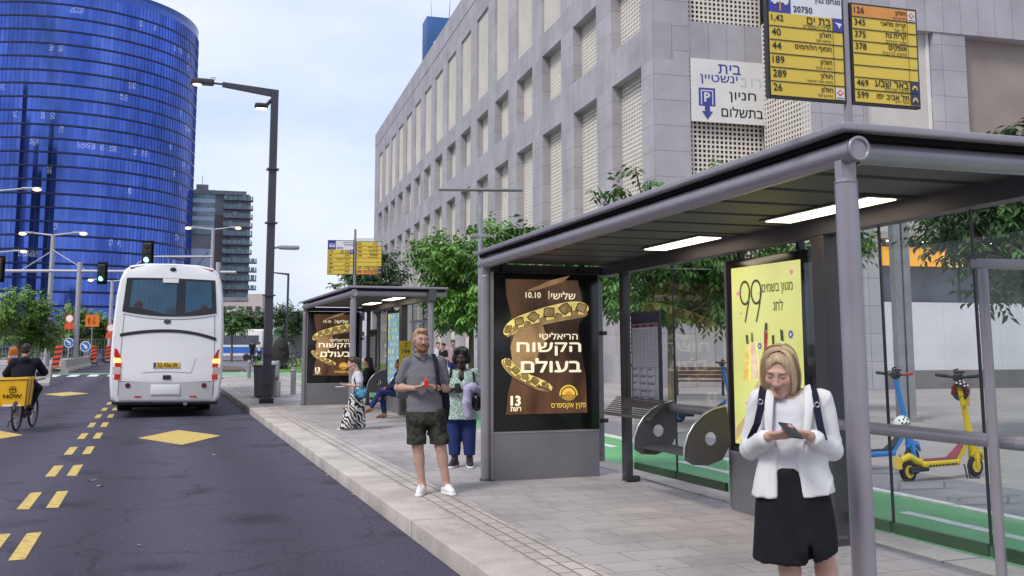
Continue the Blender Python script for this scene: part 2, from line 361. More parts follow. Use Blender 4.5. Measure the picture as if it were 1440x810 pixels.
class SDF:
    """A list of soft shapes; op 'u' joins with blend k, 's' carves."""
    def __init__(s): s.p = []; s.cuts = []; s.fold = None
    def cap(s, a, b_, r0, r1=None, k=.02, op='u'):
        s.p.append(('c', np.array(a, float), np.array(b_, float), r0, r0 if r1 is None else r1, k, op)); return s
    def chain(s, pts, rs, k=.02):
        for i in range(len(pts) - 1): s.cap(pts[i], pts[i + 1], rs[i], rs[i + 1], k)
        return s
    def ell(s, c, r, k=.02, op='u', rot=None):
        s.p.append(('e', np.array(c, float), np.array(r, float), np.array(Euler(rot).to_matrix()) if rot else None, None, k, op)); return s
    def loft(s, lv, k=.02, op='u', e=2.0):
        """stack of (z, cx, cy, rx, ry) sections"""
        s.p.append(('l', np.array(lv, float), e, None, None, k, op)); return s
    def cut(s, p, n): s.cuts.append((np.array(p, float), np.array(n, float) / np.linalg.norm(n))); return s   # keeps the side behind n
    def bounds(s):
        lo = np.full(3, 1e9); hi = -lo
        for q in s.p:
            if q[6] == 's': continue
            if q[0] == 'c': r = max(q[3], q[4]); a = np.minimum(q[1], q[2]) - r; b_ = np.maximum(q[1], q[2]) + r
            elif q[0] == 'e': r = q[2].max() if q[3] is not None else q[2]; a = q[1] - r; b_ = q[1] + r
            else:
                l = q[1]; a = np.array([(l[:, 1] - l[:, 3]).min(), (l[:, 2] - l[:, 4]).min(), l[:, 0].min()]); b_ = np.array([(l[:, 1] + l[:, 3]).max(), (l[:, 2] + l[:, 4]).max(), l[:, 0].max()])
            lo = np.minimum(lo, a); hi = np.maximum(hi, b_)
        return lo, hi
    def mesh(s, h):
        lo, hi = s.bounds(); lo -= 3 * h + .01; hi += 3 * h + .01
        n = np.ceil((hi - lo) / h).astype(int) + 1
        vol = np.full(n, .2, np.float32); gx = [lo[i] + h * np.arange(n[i]) for i in range(3)]
        for q in s.p:
            k = q[5]; mg = k + 4 * h
            if q[0] == 'c': r = max(q[3], q[4]); a = np.minimum(q[1], q[2]) - r - mg; b_ = np.maximum(q[1], q[2]) + r + mg
            elif q[0] == 'e': r = q[2].max() if q[3] is not None else q[2]; a = q[1] - r - mg; b_ = q[1] + r + mg
            else:
                l = q[1]; a = np.array([(l[:, 1] - l[:, 3]).min(), (l[:, 2] - l[:, 4]).min(), l[:, 0].min()]) - mg; b_ = np.array([(l[:, 1] + l[:, 3]).max(), (l[:, 2] + l[:, 4]).max(), l[:, 0].max()]) + mg
            i0 = np.clip(np.floor((a - lo) / h).astype(int), 0, n); i1 = np.clip(np.ceil((b_ - lo) / h).astype(int) + 1, 0, n)
            if (i1 <= i0).any(): continue
            X, Y, Z = np.meshgrid(*[gx[i][i0[i]:i1[i]] for i in range(3)], indexing='ij')
            if q[0] == 'c':
                ab = q[2] - q[1]; L2 = max(1e-12, ab @ ab); px, py, pz = X - q[1][0], Y - q[1][1], Z - q[1][2]
                t = np.clip((px * ab[0] + py * ab[1] + pz * ab[2]) / L2, 0, 1)
                d = np.sqrt((px - t * ab[0]) ** 2 + (py - t * ab[1]) ** 2 + (pz - t * ab[2]) ** 2) - (q[3] + (q[4] - q[3]) * t)
            elif q[0] == 'e':
                p = np.stack([X - q[1][0], Y - q[1][1], Z - q[1][2]], -1)
                if q[3] is not None: p = p @ q[3]
                k0 = np.sqrt(((p / q[2]) ** 2).sum(-1)); k1 = np.sqrt(((p / q[2] ** 2) ** 2).sum(-1)) + 1e-9; d = k0 * (k0 - 1) / k1
            else:
                l = q[1]; zz = gx[2][i0[2]:i1[2]]; zc = np.clip(zz, l[0, 0], l[-1, 0])
                cx, cy, rx, ry = [np.interp(zc, l[:, 0], l[:, j]) for j in (1, 2, 3, 4)]; e = q[2]
                u = (np.abs((X - cx) / rx) ** e + np.abs((Y - cy) / ry) ** e) ** (1 / e); d = (u - 1) * np.minimum(rx, ry)
                dz = np.maximum(l[0, 0] - Z, Z - l[-1, 0]); d = np.where(dz > 0, np.sqrt(np.maximum(d, 0) ** 2 + dz ** 2), np.maximum(d, dz))
            sub = vol[i0[0]:i1[0], i0[1]:i1[1], i0[2]:i1[2]]
            if q[6] == 'u':
                hh = np.maximum(k - np.abs(sub - d), 0) / max(k, 1e-6); sub[...] = np.minimum(sub, d) - hh * hh * k * .25
            else:
                hh = np.maximum(k - np.abs(sub + d), 0) / max(k, 1e-6); sub[...] = np.maximum(sub, -d) + hh * hh * k * .25
        X, Y, Z = np.meshgrid(*gx, indexing='ij')
        if s.fold: vol += s.fold(X, Y, Z).astype(np.float32)
        for p, nn in s.cuts: vol = np.maximum(vol, ((X - p[0]) * nn[0] + (Y - p[1]) * nn[1] + (Z - p[2]) * nn[2]).astype(np.float32))
        return surface_nets(vol, lo, h)
def folds(amp, *waves):
    """cloth creases: each wave (direction, wavelength, phase); narrow ridges that come and go"""
    W = [(np.array(d, float) / np.linalg.norm(d), 2 * math.pi / l, ph) for d, l, ph in waves]
    def fn(X, Y, Z):
        a = 0
        for i, (d, k, ph) in enumerate(W):
            warp = 1.1 * np.sin(9 * X + 7 * Z + i) + .8 * np.sin(13 * Z - 11 * Y + 2 * i)
            w_ = np.sin(k * (X * d[0] + Y * d[1] + Z * d[2]) + ph + warp); gate = .5 + .5 * np.sin(17 * X - 15 * Z + 9 * Y + 3 * i)
            a = a + (1 - np.abs(w_)) ** 2.2 * gate
        return -amp * .85 * a / max(1, len(W) ** .5)
    return fn
def sdf_obj(name, parts, mats, parent, attr=None):
    """parts: list of (SDF, h, material index) joined as ONE mesh"""
    V = []; Fc = []; mi = []; off = 0
    for s_, h, m_ in parts:
        v, f = s_.mesh(h); V.append(v); Fc.append(f + off); off += len(v); mi += [m_] * len(f)
    V = np.concatenate(V); Fc = np.concatenate(Fc); me = bpy.data.meshes.new(name)
    me.from_pydata(V.tolist(), [], Fc.tolist())
    for m in (mats if isinstance(mats, (list, tuple)) else [mats]): me.materials.append(m)
    me.polygons.foreach_set('material_index', mi); me.polygons.foreach_set('use_smooth', [True] * len(Fc)); me.update()
    o = bpy.data.objects.new(name, me); C.objects.link(o)
    if parent is not None: o.parent = parent
    if attr: attr(o, V)
    return o
# ------------------------------------------------------------------ common materials
M = {}
def asphalt():
    m = bpy.data.materials.new('asphalt'); m.use_nodes = True; t = m.node_tree; L = t.links.new; b = t.nodes['Principled BSDF']
    co = N(t, 'ShaderNodeTexCoord')
    n1 = N(t, 'ShaderNodeTexNoise', Scale=.35, Detail=7.0, Roughness=.6); n2 = N(t, 'ShaderNodeTexNoise', Scale=55.0, Detail=5.0, Roughness=.8); n3 = N(t, 'ShaderNodeTexVoronoi', Scale=30.0)
    mp_ = N(t, 'ShaderNodeMapping'); mp_.inputs['Scale'].default_value = (1.0, .12, 1)
    L(co.outputs['Object'], mp_.inputs[0]); L(mp_.outputs[0], n1.inputs['Vector']); L(co.outputs['Object'], n2.inputs['Vector']); L(co.outputs['Object'], n3.inputs['Vector'])
    r1 = N(t, 'ShaderNodeValToRGB'); r1.color_ramp.elements[0].color = (.040, .034, .056, 1); r1.color_ramp.elements[1].color = (.070, .060, .094, 1); r1.color_ramp.elements[0].position = .3; r1.color_ramp.elements[1].position = .7
    L(n1.outputs['Fac'], r1.inputs[0])
    r2 = N(t, 'ShaderNodeMapRange'); r2.inputs[1].default_value = .3; r2.inputs[2].default_value = .75; r2.inputs[3].default_value = .45; r2.inputs[4].default_value = 1.75; L(n2.outputs['Fac'], r2.inputs[0])
    x = N(t, 'ShaderNodeMix', data_type='RGBA', blend_type='MULTIPLY'); x.inputs[0].default_value = 1; L(r1.outputs[0], x.inputs[6]); L(r2.outputs[0], x.inputs[7])
    st = N(t, 'ShaderNodeMath', operation='LESS_THAN'); st.inputs[1].default_value = .13; L(n3.outputs['Distance'], st.inputs[0])
    x2 = N(t, 'ShaderNodeMix', data_type='RGBA'); x2.inputs[7].default_value = (.19, .175, .215, 1); L(st.outputs[0], x2.inputs[0]); L(x.outputs[2], x2.inputs[6])
    # long transverse cracks and old tar seams
    vo = N(t, 'ShaderNodeTexVoronoi', Scale=.42, feature='DISTANCE_TO_EDGE'); nw = N(t, 'ShaderNodeTexNoise', Scale=2.2, Detail=5.0)
    va = N(t, 'ShaderNodeMix', data_type='RGBA', blend_type='LINEAR_LIGHT'); va.inputs[0].default_value = .22; L(co.outputs['Object'], va.inputs[6]); L(co.outputs['Object'], nw.inputs['Vector']); L(nw.outputs['Color'], va.inputs[7]); L(va.outputs[2], vo.inputs['Vector'])
    ck = N(t, 'ShaderNodeMath', operation='LESS_THAN'); ck.inputs[1].default_value = .006; L(vo.outputs['Distance'], ck.inputs[0])
    cf = N(t, 'ShaderNodeMath', operation='MULTIPLY'); cf.inputs[1].default_value = .6; L(ck.outputs[0], cf.inputs[0])
    x3 = N(t, 'ShaderNodeMix', data_type='RGBA'); x3.inputs[7].default_value = (.02, .018, .026, 1); L(cf.outputs[0], x3.inputs[0]); L(x2.outputs[2], x3.inputs[6])
    sx = N(t, 'ShaderNodeSeparateXYZ'); L(co.outputs['Object'], sx.inputs[0])
    wv = N(t, 'ShaderNodeMath', operation='SINE'); ml = N(t, 'ShaderNodeMath', operation='MULTIPLY_ADD'); ml.inputs[1].default_value = 3.6; ml.inputs[2].default_value = .5; L(sx.outputs[0], ml.inputs[0]); L(ml.outputs[0], wv.inputs[0])
    wr = N(t, 'ShaderNodeMapRange'); wr.inputs[1].default_value = -1; wr.inputs[3].default_value = .80; wr.inputs[4].default_value = 1.2; L(wv.outputs[0], wr.inputs[0])
    oi = N(t, 'ShaderNodeTexNoise', Scale=1.1, Detail=3.0, Roughness=.5); L(co.outputs['Object'], oi.inputs['Vector'])
    om = N(t, 'ShaderNodeMapRange'); om.inputs[1].default_value = .57; om.inputs[2].default_value = .70; om.inputs[3].default_value = 1.0; om.inputs[4].default_value = .48; L(oi.outputs['Fac'], om.inputs[0])
    wm = N(t, 'ShaderNodeMath', operation='MULTIPLY'); L(wr.outputs[0], wm.inputs[0]); L(om.outputs[0], wm.inputs[1])
    x4 = N(t, 'ShaderNodeMix', data_type='RGBA', blend_type='MULTIPLY'); x4.inputs[0].default_value = 1; L(x3.outputs[2], x4.inputs[6]); L(wm.outputs[0], x4.inputs[7])
    L(x4.outputs[2], b.inputs['Base Color']); b.inputs['Roughness'].default_value = .78; b.inputs['Specular IOR Level'].default_value = .35
    bp = N(t, 'ShaderNodeBump', Strength=.5, Distance=.006); L(n2.outputs['Fac'], bp.inputs['Height']); L(bp.outputs[0], b.inputs['Normal'])
    return m
M['asphalt'] = asphalt()
M['paver'] = brick_mat('paver', (.44, .40, .40), (.385, .35, .35), (.26, .235, .235), .62, .31, .008, .75, .5, 'xy', .2, .42, .55, spots=.30)
M['plaza'] = brick_mat('plaza', (.42, .375, .37), (.37, .33, .33), (.28, .25, .25), .5, .5, .008, .75, .5, 'xy', .2, .25, .3)
M['kerb'] = brick_mat('kerb', (.55, .49, .445), (.48, .43, .39), (.17, .15, .14), 3.0, 1.0, .012, .8, 0, 'yx', .3, .42, .9, spots=.26)
M['tactile'] = brick_mat('tactile', (.53, .47, .425), (.44, .395, .36), (.22, .195, .18), .24, .135, .010, .85, .35, 'yx', .8, .32, .8, spots=.22)
M['green'] = mat('lane_green', (.11, .35, .14), .6, vary=.18, scale=1.2, col2=(.18, .46, .21))
M['lane_white'] = mat('lane_white', (.7, .7, .68), .6, vary=.2, scale=9)
M['yellow'] = mat('paint_yellow', (.42, .29, .07), .7, scale=14, col2=(.62, .44, .12), thr=(.38, .52), bump=.2)
M['white_paint'] = mat('paint_white', (.45, .45, .46), .7, scale=8, col2=(.75, .75, .75), thr=(.35, .5))
M['strip'] = mat('strip_grey', (.23, .22, .24), .8, vary=.15, scale=3)
M['grass'] = mat('grass', (.075, .16, .02), .9, scale=2.5, col2=(.14, .26, .035), bump=.8, bscale=30)
M['soil'] = mat('soil', (.13, .09, .06), .95, scale=4, vary=.35, bump=.8, bscale=20)
M['path'] = mat('path', (.17, .16, .20), .8, scale=1, vary=.15)
M['steel'] = mat('shelter_grey', (.29, .268, .30), .34, .30, .08, 3.0)
M['steel_dk'] = mat('shelter_dark', (.085, .08, .088), .5, .25, .1, 4.0)
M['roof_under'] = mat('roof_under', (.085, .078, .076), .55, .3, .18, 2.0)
M['panelgrey'] = mat('plinth_grey', (.20, .192, .208), .5, .2, .12, 1.6)
M['black'] = mat('black_gloss', (.012, .011, .011), .16, 0, .3, 2.0)
M['rubber'] = mat('rubber', (.018, .018, .019), .8, 0, .25, 12)
M['blackp'] = mat('black_plastic', (.022, .022, .024), .5, 0, .2, 9)
M['alu'] = mat('aluminium', (.55, .55, .56), .3, .9, .08, 6)
M['galv'] = mat('galvanised', (.36, .36, .39), .42, .55, .15, 4)
M['concrete'] = mat('concrete', (.40, .375, .36), .85, 0, .22, 1.3, bump=.3, bscale=25)
M['white'] = mat('white_matt', (.75, .74, .75), .6, 0, .06, 2)
M['glass'] = glass_mat('pane_glass')
M['lampglow'] = emit_mat('lamp_warm', (1.0, .66, .26), 3.2)
M['lampwhite'] = emit_mat('lamp_white', (1.0, .93, .78), 3.0)
M['ceil_light'] = emit_mat('ceiling_tube', (1.0, .86, .62), 2.6)
M['darkint'] = mat('dark_inside', (.05, .05, .055), .9, 0, .3, 1)
M['wood'] = mat('bench_wood', (.10, .055, .03), .6, 0, .3, 10)
M['bark'] = mat('bark', (.16, .125, .095), .9, 0, .35, 14, bump=.8, bscale=35)

# ------------------------------------------------------------------ ground, road, pavement
mb = MB(); mb.add([(-1500, -400, -.15), (1500, -400, -.15), (1500, 2500, -.15), (-1500, 2500, -.15)], [(0, 1, 2, 3)]); struct('road', mb, M['asphalt'])
XK = 2.24
mb = MB(); mb.b((3.02, -12, -.2), (5.5, 47.5, 0)); struct('pavement', mb, M['paver'])
mb = MB(); mb.b((XK + .42, -12, -.2), (3.02, 47.5, .001)); struct('tactile_strip', mb, M['tactile'])
mb = MB(); mb.box((XK + .21, 17.7, -.1), (.42, 59.4, .21), bev=.012)
pts = []
for i in range(9):                                  # the kerb turns away to the right at the crossing
    a = R(180 - i * 7.5); pts.append((XK + 6 + 6 * math.cos(a), 47.4 + 6 * math.sin(a)))
for i in range(8):
    (x0, y0), (x1, y1) = pts[i], pts[i + 1]; L_ = math.hypot(x1 - x0, y1 - y0)
    nx_, ny_ = (y1 - y0) / L_, -(x1 - x0) / L_
    mb.add([(x0, y0, -.2), (x1, y1, -.2), (x1 + nx_ * .42, y1 + ny_ * .42, -.2), (x0 + nx_ * .42, y0 + ny_ * .42, -.2), (x0, y0, .004), (x1, y1, .004), (x1 + nx_ * .42, y1 + ny_ * .42, .004), (x0 + nx_ * .42, y0 + ny_ * .42, .004)],
           [(3, 2, 1, 0), (4, 5, 6, 7), (0, 1, 5, 4), (1, 2, 6, 5), (2, 3, 7, 6), (3, 0, 4, 7)])
struct('kerb', mb, M['kerb'])
mb = MB(); mb.b((5.5, -12, -.2), (5.86, 47.5, .012)); struct('edging_stone', mb, M['kerb'])
mb = MB(); mb.b((5.86, -12, -.2), (7.44, 47.5, -.004)); struct('bike_lane', mb, M['green'])
mb = MB()
for y0 in np.arange(-8, 46, 4.4): mb.b((6.74, y0 + .3, -.02), (6.87, y0 + 2.7, 0))
struct('lane_marking', mb, M['lane_white'])
mb = MB(); mb.b((7.44, -12, -.2), (7.56, 47.5, .016)); struct('white_edging', mb, M['lane_white'])
mb = MB(); mb.b((7.56, -12, -.2), (9.0, 47.5, .004)); struct('grey_strip', mb, M['strip'])
mb = MB(); mb.b((9.0, -12, -.2), (90, 130, 0)); struct('plaza', mb, M['plaza'])
mb = MB(); mb.b((3.02, 47.5, -.2), (9.0, 53.0, -.002)); struct('corner_pavement', mb, M['paver'])
mb = MB(); mb.add([(2.9, 53.0, -.03), (9.0, 50.6, -.03), (60, 50.6, -.03), (60, 50.7, -.03)], [(0, 1, 2, 3)])
# green crossing over the side street and the mixed ground beyond
mb = MB(); mb.b((3.0, 53.0, -.2), (30, 58.5, -.006)); struct('bike_crossing', mb, M['green'])
mb = MB()
for k in range(8): mb.b((4.2 + 2.6 * k, 54.3, -.02), (5.5 + 2.6 * k, 54.5, -.002)); mb.b((4.2 + 2.6 * k, 56.9, -.02), (5.5 + 2.6 * k, 57.1, -.002))
struct('crossing_marking', mb, M['lane_white'])
mb = MB(); mb.b((2.6, 58.5, -.2), (9.0, 130, -.004)); struct('bike_path', mb, M['path'])
mb = MB(); mb.tube([(4.6 + 1.2 * math.sin(i * .35) + .04 * i * i, 59 + 2.2 * i, -.003) for i in range(14)], .05, 4); mb.tube([(7.0 + .03 * i * i, 60 + 2.6 * i, -.003) for i in range(12)], .05, 4); struct('path_marking', mb, M['lane_white'])
mb = MB()
gp = [(5.4, 59), (8.9, 55.5), (13.5, 56), (17, 75), (17, 118), (10.5, 118), (7.6, 84)]
mb.prism(gp, .05, Mx((0, 0, .0))); struct('lawn', mb, M['grass'])
mb = MB(); mb.prism([(2.9, 60), (4.9, 59.5), (5.2, 66), (4.0, 74), (2.9, 74)], .1, Mx((0, 0, .0))); struct('flower_bed', mb, M['soil'])
# painted marks on the carriageway
mb = MB()
for k in range(-3, 22):
    y0 = 9.15 + 2.75 * k
    for xx in (-1.27, -1.0):
        j = random.uniform(-.01, .01)
        mb.add([(xx - .062 + j, y0, -.146), (xx + .062 + j, y0 + random.uniform(-.03, .03), -.146), (xx + .062 + j, y0 + 1.28, -.146), (xx - .062 + j, y0 + 1.25 + random.uniform(-.03, .03), -.146)], [(0, 1, 2, 3)])
struct('lane_dashes', mb, M['yellow'])
mb = MB()
for x, y in ((.47, 20.0), (-2.93, 38.3), (-3.1, 21.4), (.47, 56)):
    mb.add([(x - .74, y, -.146), (x, y - 1.58, -.146), (x + .74, y, -.146), (x, y + 1.58, -.146)], [(0, 1, 2, 3)])
struct('diamond_marking', mb, M['yellow'])
mb = MB()
for k in range(12): mb.b((-9.5 + 1.0 * k, 58, -.148), (-9.0 + 1.0 * k, 61.6, -.146))
struct('zebra_crossing', mb, M['white_paint'])
mb = MB(); mb.b((-14, 62.4, -.148), (3, 64.4, -.146)); struct('cycle_crossing', mb, M['green'])
mb = MB()                                           # scraps of paper and leaves along the gutter
for px, py, s_ in ((458, 669, .035), (496, 697, .03), (300, 640, .04), (128, 676, .05), (140, 684, .04), (196, 768, .02), (560, 735, .02)):
    p = gnd(px, py, -.15); q_ = random.uniform(0, 3)
    mb.add([(p.x + s_ * math.cos(q_ + a) * (1 + .6 * (a > 3)), p.y + s_ * math.sin(q_ + a) * 1.2, -.146 + .012 * (i % 2)) for i, a in enumerate((0, 1.2, 2.6, 3.5, 5.1))], [(0, 1, 2, 3, 4)])
tag(mb.build('litter', mat('litter', (.35, .33, .33), .8, scale=20, col2=(.1, .09, .08))), kind='stuff')
mb = MB()                                           # far left: traffic island and site
mb.prism([(-60, 66), (-6.2, 66), (-5.6, 70), (-6.4, 130), (-60, 130)], .2, Mx((0, 0, -.2))); struct('traffic_island', mb, M['plaza'])

# ------------------------------------------------------------------ the stone car-park building
LAM = 1.109
O1 = Vector((15.6, 29.39, 0)); O2 = O1 * LAM; TH = R(4.5)
zz = lambda z: 1.6 + (z - 1.6) * LAM
bld = thing('stone_building', 'long grey stone car park building with square lattice screens in deep openings', 'building', O2, -TH)
M['stone'] = brick_mat('stone', (.45, .43, .455), (.40, .38, .405), (.25, .23, .24), 1.75, .98, .014, .6, 0, 'wall', .25, .24, .35)
M['stone_tall'] = brick_mat('stone_tall', (.44, .42, .45), (.39, .37, .40), (.25, .23, .24), .78, 6.0, .014, .6, 0, 'wall', .25, .26, .4)
M['lattice'] = mat('lattice', (.72, .67, .60), .7, 0, .1, .4)
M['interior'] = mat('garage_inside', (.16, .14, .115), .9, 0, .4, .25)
M['plaster'] = mat('plaster', (.55, .51, .47), .85, 0, .14, .5)
M['rustpanel'] = mat('stained_concrete', (.27, .22, .19), .85, scale=.5, col2=(.36, .31, .28), bump=.2)
SM = LAM
PER = 4.55 * SM; W0 = 1.05 * SM; WW = 2.88 * SM; NB = 16; LEN = 75.4 * SM; DEP = .85
lev = [(zz(1.2), zz(11.3)), (zz(12.62), zz(15.07)), (zz(16.15), zz(21.25))]
ztop = zz(24.15)
pier = MB(); band = MB()
# local axes: x into the building, y along the long facade (away), z up; the long facade lies at x = 0
def spandrel(z0, z1): band.b((0, 0, z0), (DEP, LEN, z1))
spandrel(0, lev[0][0]); spandrel(lev[0][1], lev[1][0]); spandrel(lev[1][1], lev[2][0]); spandrel(lev[2][1], ztop - 1.6); 
band.b((-.03, -.03, ztop - 1.58), (DEP, LEN, ztop))
for z0, z1 in lev:
    ys = [0] + [v for i in range(NB) for v in (W0 + i * PER, W0 + i * PER + WW)] + [LEN]
    for i in range(0, len(ys), 2):
        if i == 0: continue
        pier.b((0, ys[i], z0), (DEP, ys[i + 1], z1))
wall_b = band.build('facade_band', M['stone_tall'], bld)
pier.build('pier', M['stone'], bld)
scr = MB(); PIT = .182
def lattice(mb, M_, w_, h_, pit=PIT, bar=.072, t=.03):
    nx_ = max(1, round(w_ / pit)); nz_ = max(1, round(h_ / pit)); px, pz = w_ / nx_, h_ / nz_
    for i in range(nx_ + 1): mb.box((i * px, 0, h_ / 2), (bar, t, h_), M=M_)
    for j in range(nz_ + 1): mb.box((w_ / 2, .003, j * pz), (w_, t - .012, bar), M=M_)
meshes = {}
for li, (z0, z1) in enumerate(lev):
    rec = .46 if li < 2 else .14
    q = MB(); lattice(q, upright((0, 0, 0), (0, 1, 0)), WW, z1 - z0); me = None
    for i in range(NB):
        if me is None:
            o = q.build('lattice_screen', M['lattice'], bld); me = o.data
        else:
            o = bpy.data.objects.new('lattice_screen', me); C.objects.link(o); o.parent = bld
        o.location = (rec, W0 + i * PER, z0)
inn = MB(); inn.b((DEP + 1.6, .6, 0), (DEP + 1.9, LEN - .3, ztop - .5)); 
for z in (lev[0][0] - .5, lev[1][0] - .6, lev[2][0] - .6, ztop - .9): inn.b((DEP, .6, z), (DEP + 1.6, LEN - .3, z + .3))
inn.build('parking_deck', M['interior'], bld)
glo = MB()
for i in range(NB):
    for li in (0, 1):
        if random.random() < .55: glo.b((DEP + .7, W0 + i * PER + .4, lev[li][1] - .35), (DEP + .85, W0 + i * PER + 1.7, lev[li][1] - .28))
glo.build('deck_light', emit_mat('deck_light', (1, .9, .7), 3.0), bld)
roofm = MB(); roofm.b((DEP, .2, ztop - .6), (26, LEN - .1, ztop - .4)); roofm.b((24, .2, 0), (26, LEN, ztop - .61)); roofm.b((DEP, LEN - .6, 0), (24, LEN, ztop - .62)); roofm.build('roof', M['concrete'], bld)
# the near end: corner pier, lattice under the sign, then the wing that steps forward
e = MB(); cp = 1.36 * SM; ew = 4.2 * SM; lz0, lz1, lz2 = zz(3.2), zz(11.42), zz(12.75)
e.b((0, 0, lev[0][0]), (cp, W0, lev[0][1])); e.b((0, 0, lev[1][0]), (cp, W0, lev[1][1])); e.b((0, 0, lev[2][0]), (cp, W0, lev[2][1]))
e.b((DEP, .003, 0), (cp, W0 - .003, lev[0][0])); e.b((DEP, .003, lev[0][1]), (cp, W0 - .003, lev[1][0])); e.b((DEP, .003, lev[1][1]), (cp, W0 - .003, lev[2][0])); e.b((DEP, .003, lev[2][1]), (cp, W0 - .003, ztop))
e.build('corner_pier', M['stone'], bld)
for p0, p1 in (((cp, .01, lz1), (ew, .5, lz2)), ((cp, .02, 0), (ew, .5, lz0)), ((cp, .02, zz(20)), (ew, .5, ztop))): e = MB(); e.b(p0, p1); e.build('end_band', M['stone_tall'], bld)
e = MB(); lattice(e, upright((cp, .22, lz0), (1, 0, 0)), ew - cp, lz1 - lz0); lattice(e, upright((cp, .22, lz2), (1, 0, 0)), ew - cp, zz(20) - lz2); e.build('end_lattice', M['lattice'], bld)
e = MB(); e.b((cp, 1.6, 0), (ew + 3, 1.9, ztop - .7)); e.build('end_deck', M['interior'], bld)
SW = -(LAM - 1) * (O1.x * math.sin(TH) + O1.y * math.cos(TH)); SH = -(LAM - 1) * (O1.x * math.cos(TH) - O1.y * math.sin(TH))
wx = lambda x: x + SH
X0 = 4.62; 
e = MB(); lattice(e, upright((X0, -.05, zz(3.2)), (0, -1, 0)), -SW - .15, zz(12.8) - zz(3.2)); e.build('wing_side_lattice', M['lattice'], bld)
e = MB(); e.b((X0 + .6, SW + .4, 0), (X0 + .7, 0, zz(14))); e.build('wing_side_deck', M['interior'], bld)
XE = 34.0; yb = SW
wing = MB()
wing.b((X0 - .02, yb, 13.2), (XE, yb + 3.0, 19)); wing.build('wing_band', M['stone_tall'], bld)
for p0, p1 in (((X0, yb + .05, 5.35), (wx(8.3), yb + .6, 13.2)), ((wx(11.35), yb + .05, 5.35), (wx(12.75), yb + .6, 13.2)), ((wx(20.5), yb + .05, 5.35), (wx(22), yb + .6, 13.2)), ((wx(8.0), yb + .1, 0), (wx(8.75), yb + .7, 5.33))):
    wing = MB(); wing.b(p0, p1); wing.build('wing_pilaster', M['stone'], bld)
wing = MB(); wing.b((wx(8.3), yb + .35, 5.35), (wx(11.35), yb + .6, 13.2)); wing.build('plaster_wall', M['plaster'], bld)
wing = MB(); wing.b((wx(12.75), yb + .5, 9.36), (wx(20.5), yb + .8, 13.2)); wing.b((wx(12.75), yb + .44, 5.35), (wx(20.5), yb + .8, 9.34)); wing.build('concrete_panel', M['rustpanel'], bld)
wing = MB(); wing.b((wx(11.2), yb + .28, 5.4), (wx(11.32), yb + .34, 13.2)); wing.build('downpipe', M['white'], bld)
# street level of the wing: hoarding, dark shopfront, yellow fascia, soffit
wing = MB(); wing.b((wx(8.75), yb + .02, 0), (XE, yb + .35, .66)); wing.build('plinth', mat('plinth_dark', (.2, .185, .19), .8, 0, .2, 1), bld)
M['hoarding'] = mat('hoarding', (.66, .64, .67), .6, 0, .08, .7)
wing = MB()
for k in range(11): wing.b((wx(8.78) + 2.42 * k, yb + .06 + .004 * (k % 2), .66), (wx(8.78) + 2.42 * k + 2.41, yb + .14, 3.08))
wing.build('hoarding', M['hoarding'], bld)
M['shopglass'] = mat('shop_glass', (.085, .095, .125), .3, 0, .4, .6)
wing = MB(); wing.b((wx(8.75), yb + .5, 3.08), (XE, yb + .6, 5.35))
for k in range(9): wing.b((wx(9.6) + 2.7 * k, yb + .4, 3.08), (wx(9.7) + 2.7 * k, yb + .49, 4.4))
wing.build('shop_glazing', M['shopglass'], bld)
wing = MB(); wing.b((wx(8.8), yb + .2, 4.40), (wx(11.4), yb + .39, 5.08), 0); wing.b((wx(11.4) + .01, yb + .2, 4.40), (wx(12.3), yb + .39, 5.08), 1); wing.b((wx(11.5), yb + .17, 4.7), (wx(11.75), yb + .195, 5.12), 2)
wing.build('fascia', [emit_mat('fascia_orange', (.85, .36, .03), .25), emit_mat('fascia_pale', (.85, .55, .2), .25), emit_mat('fascia_red', (.75, .04, .03), .25)], bld)
wing = MB(); wing.b((wx(8.75), yb - .02, 5.36), (XE, yb + .6, 5.6)); wing.build('soffit', M['concrete'], bld)
wing = MB()
for xx in (9.4, 10.9, 13.6, 15.5): wing.cone((wx(xx), yb + .45, 5.33), (wx(xx), yb + .45, 5.30), .14, n=12)
wing.build('soffit_lamp', M['lampwhite'], bld)
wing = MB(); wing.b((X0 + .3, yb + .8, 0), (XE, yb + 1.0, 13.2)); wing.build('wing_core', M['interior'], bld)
# paid-parking sign on the corner
sg = MB(); sx0, sx1, sz0, sz1 = cp + .02, ew + .02, zz(9.18), zz(11.40)
sg.b((sx0, -.10, sz0), (sx1, -.02, sz1))
psign = thing('parking_sign', 'large white sign with blue parking arrow fixed below the band at the building corner', 'sign', O2, -TH)
sgm = [mat('sign_white', (.72, .71, .69), .5, 0, .05, .8), mat('sign_blue', (.05, .06, .30), .5, 0, .05), mat('sign_black', (.015, .015, .02), .5, 0, .05), mat('sign_faded', (.56, .56, .62), .6, 0, .05)]
sg.build('board', sgm[0], psign)
fr = frame((sx0, -.105, sz0), (1, 0, 0)); w_, h_ = sx1 - sx0, sz1 - sz0
tx = MB()
put_text(tx, 'בית', fr, w_ * .51, h_ * .785, h_ * .145, 0, 'c', .012, wfix=w_ * .30)
put_text(tx, 'ינשטיין', fr, w_ * .115, h_ * .60, h_ * .155, 0, 'l', .012, wfix=w_ * .50)
put_text(tx, 'ב', fr, w_ * .655, h_ * .60, h_ * .14, 2, 'l', .012); put_text(tx, 'ו', fr, w_ * .80, h_ * .60, h_ * .14, 2, 'l', .006); put_text(tx, 'ר', fr, w_ * .85, h_ * .60, h_ * .14, 2, 'l', .006)
put_text(tx, 'חניון', fr, w_ * .68, h_ * .335, h_ * .165, 1, 'c', .012, wfix=w_ * .36)
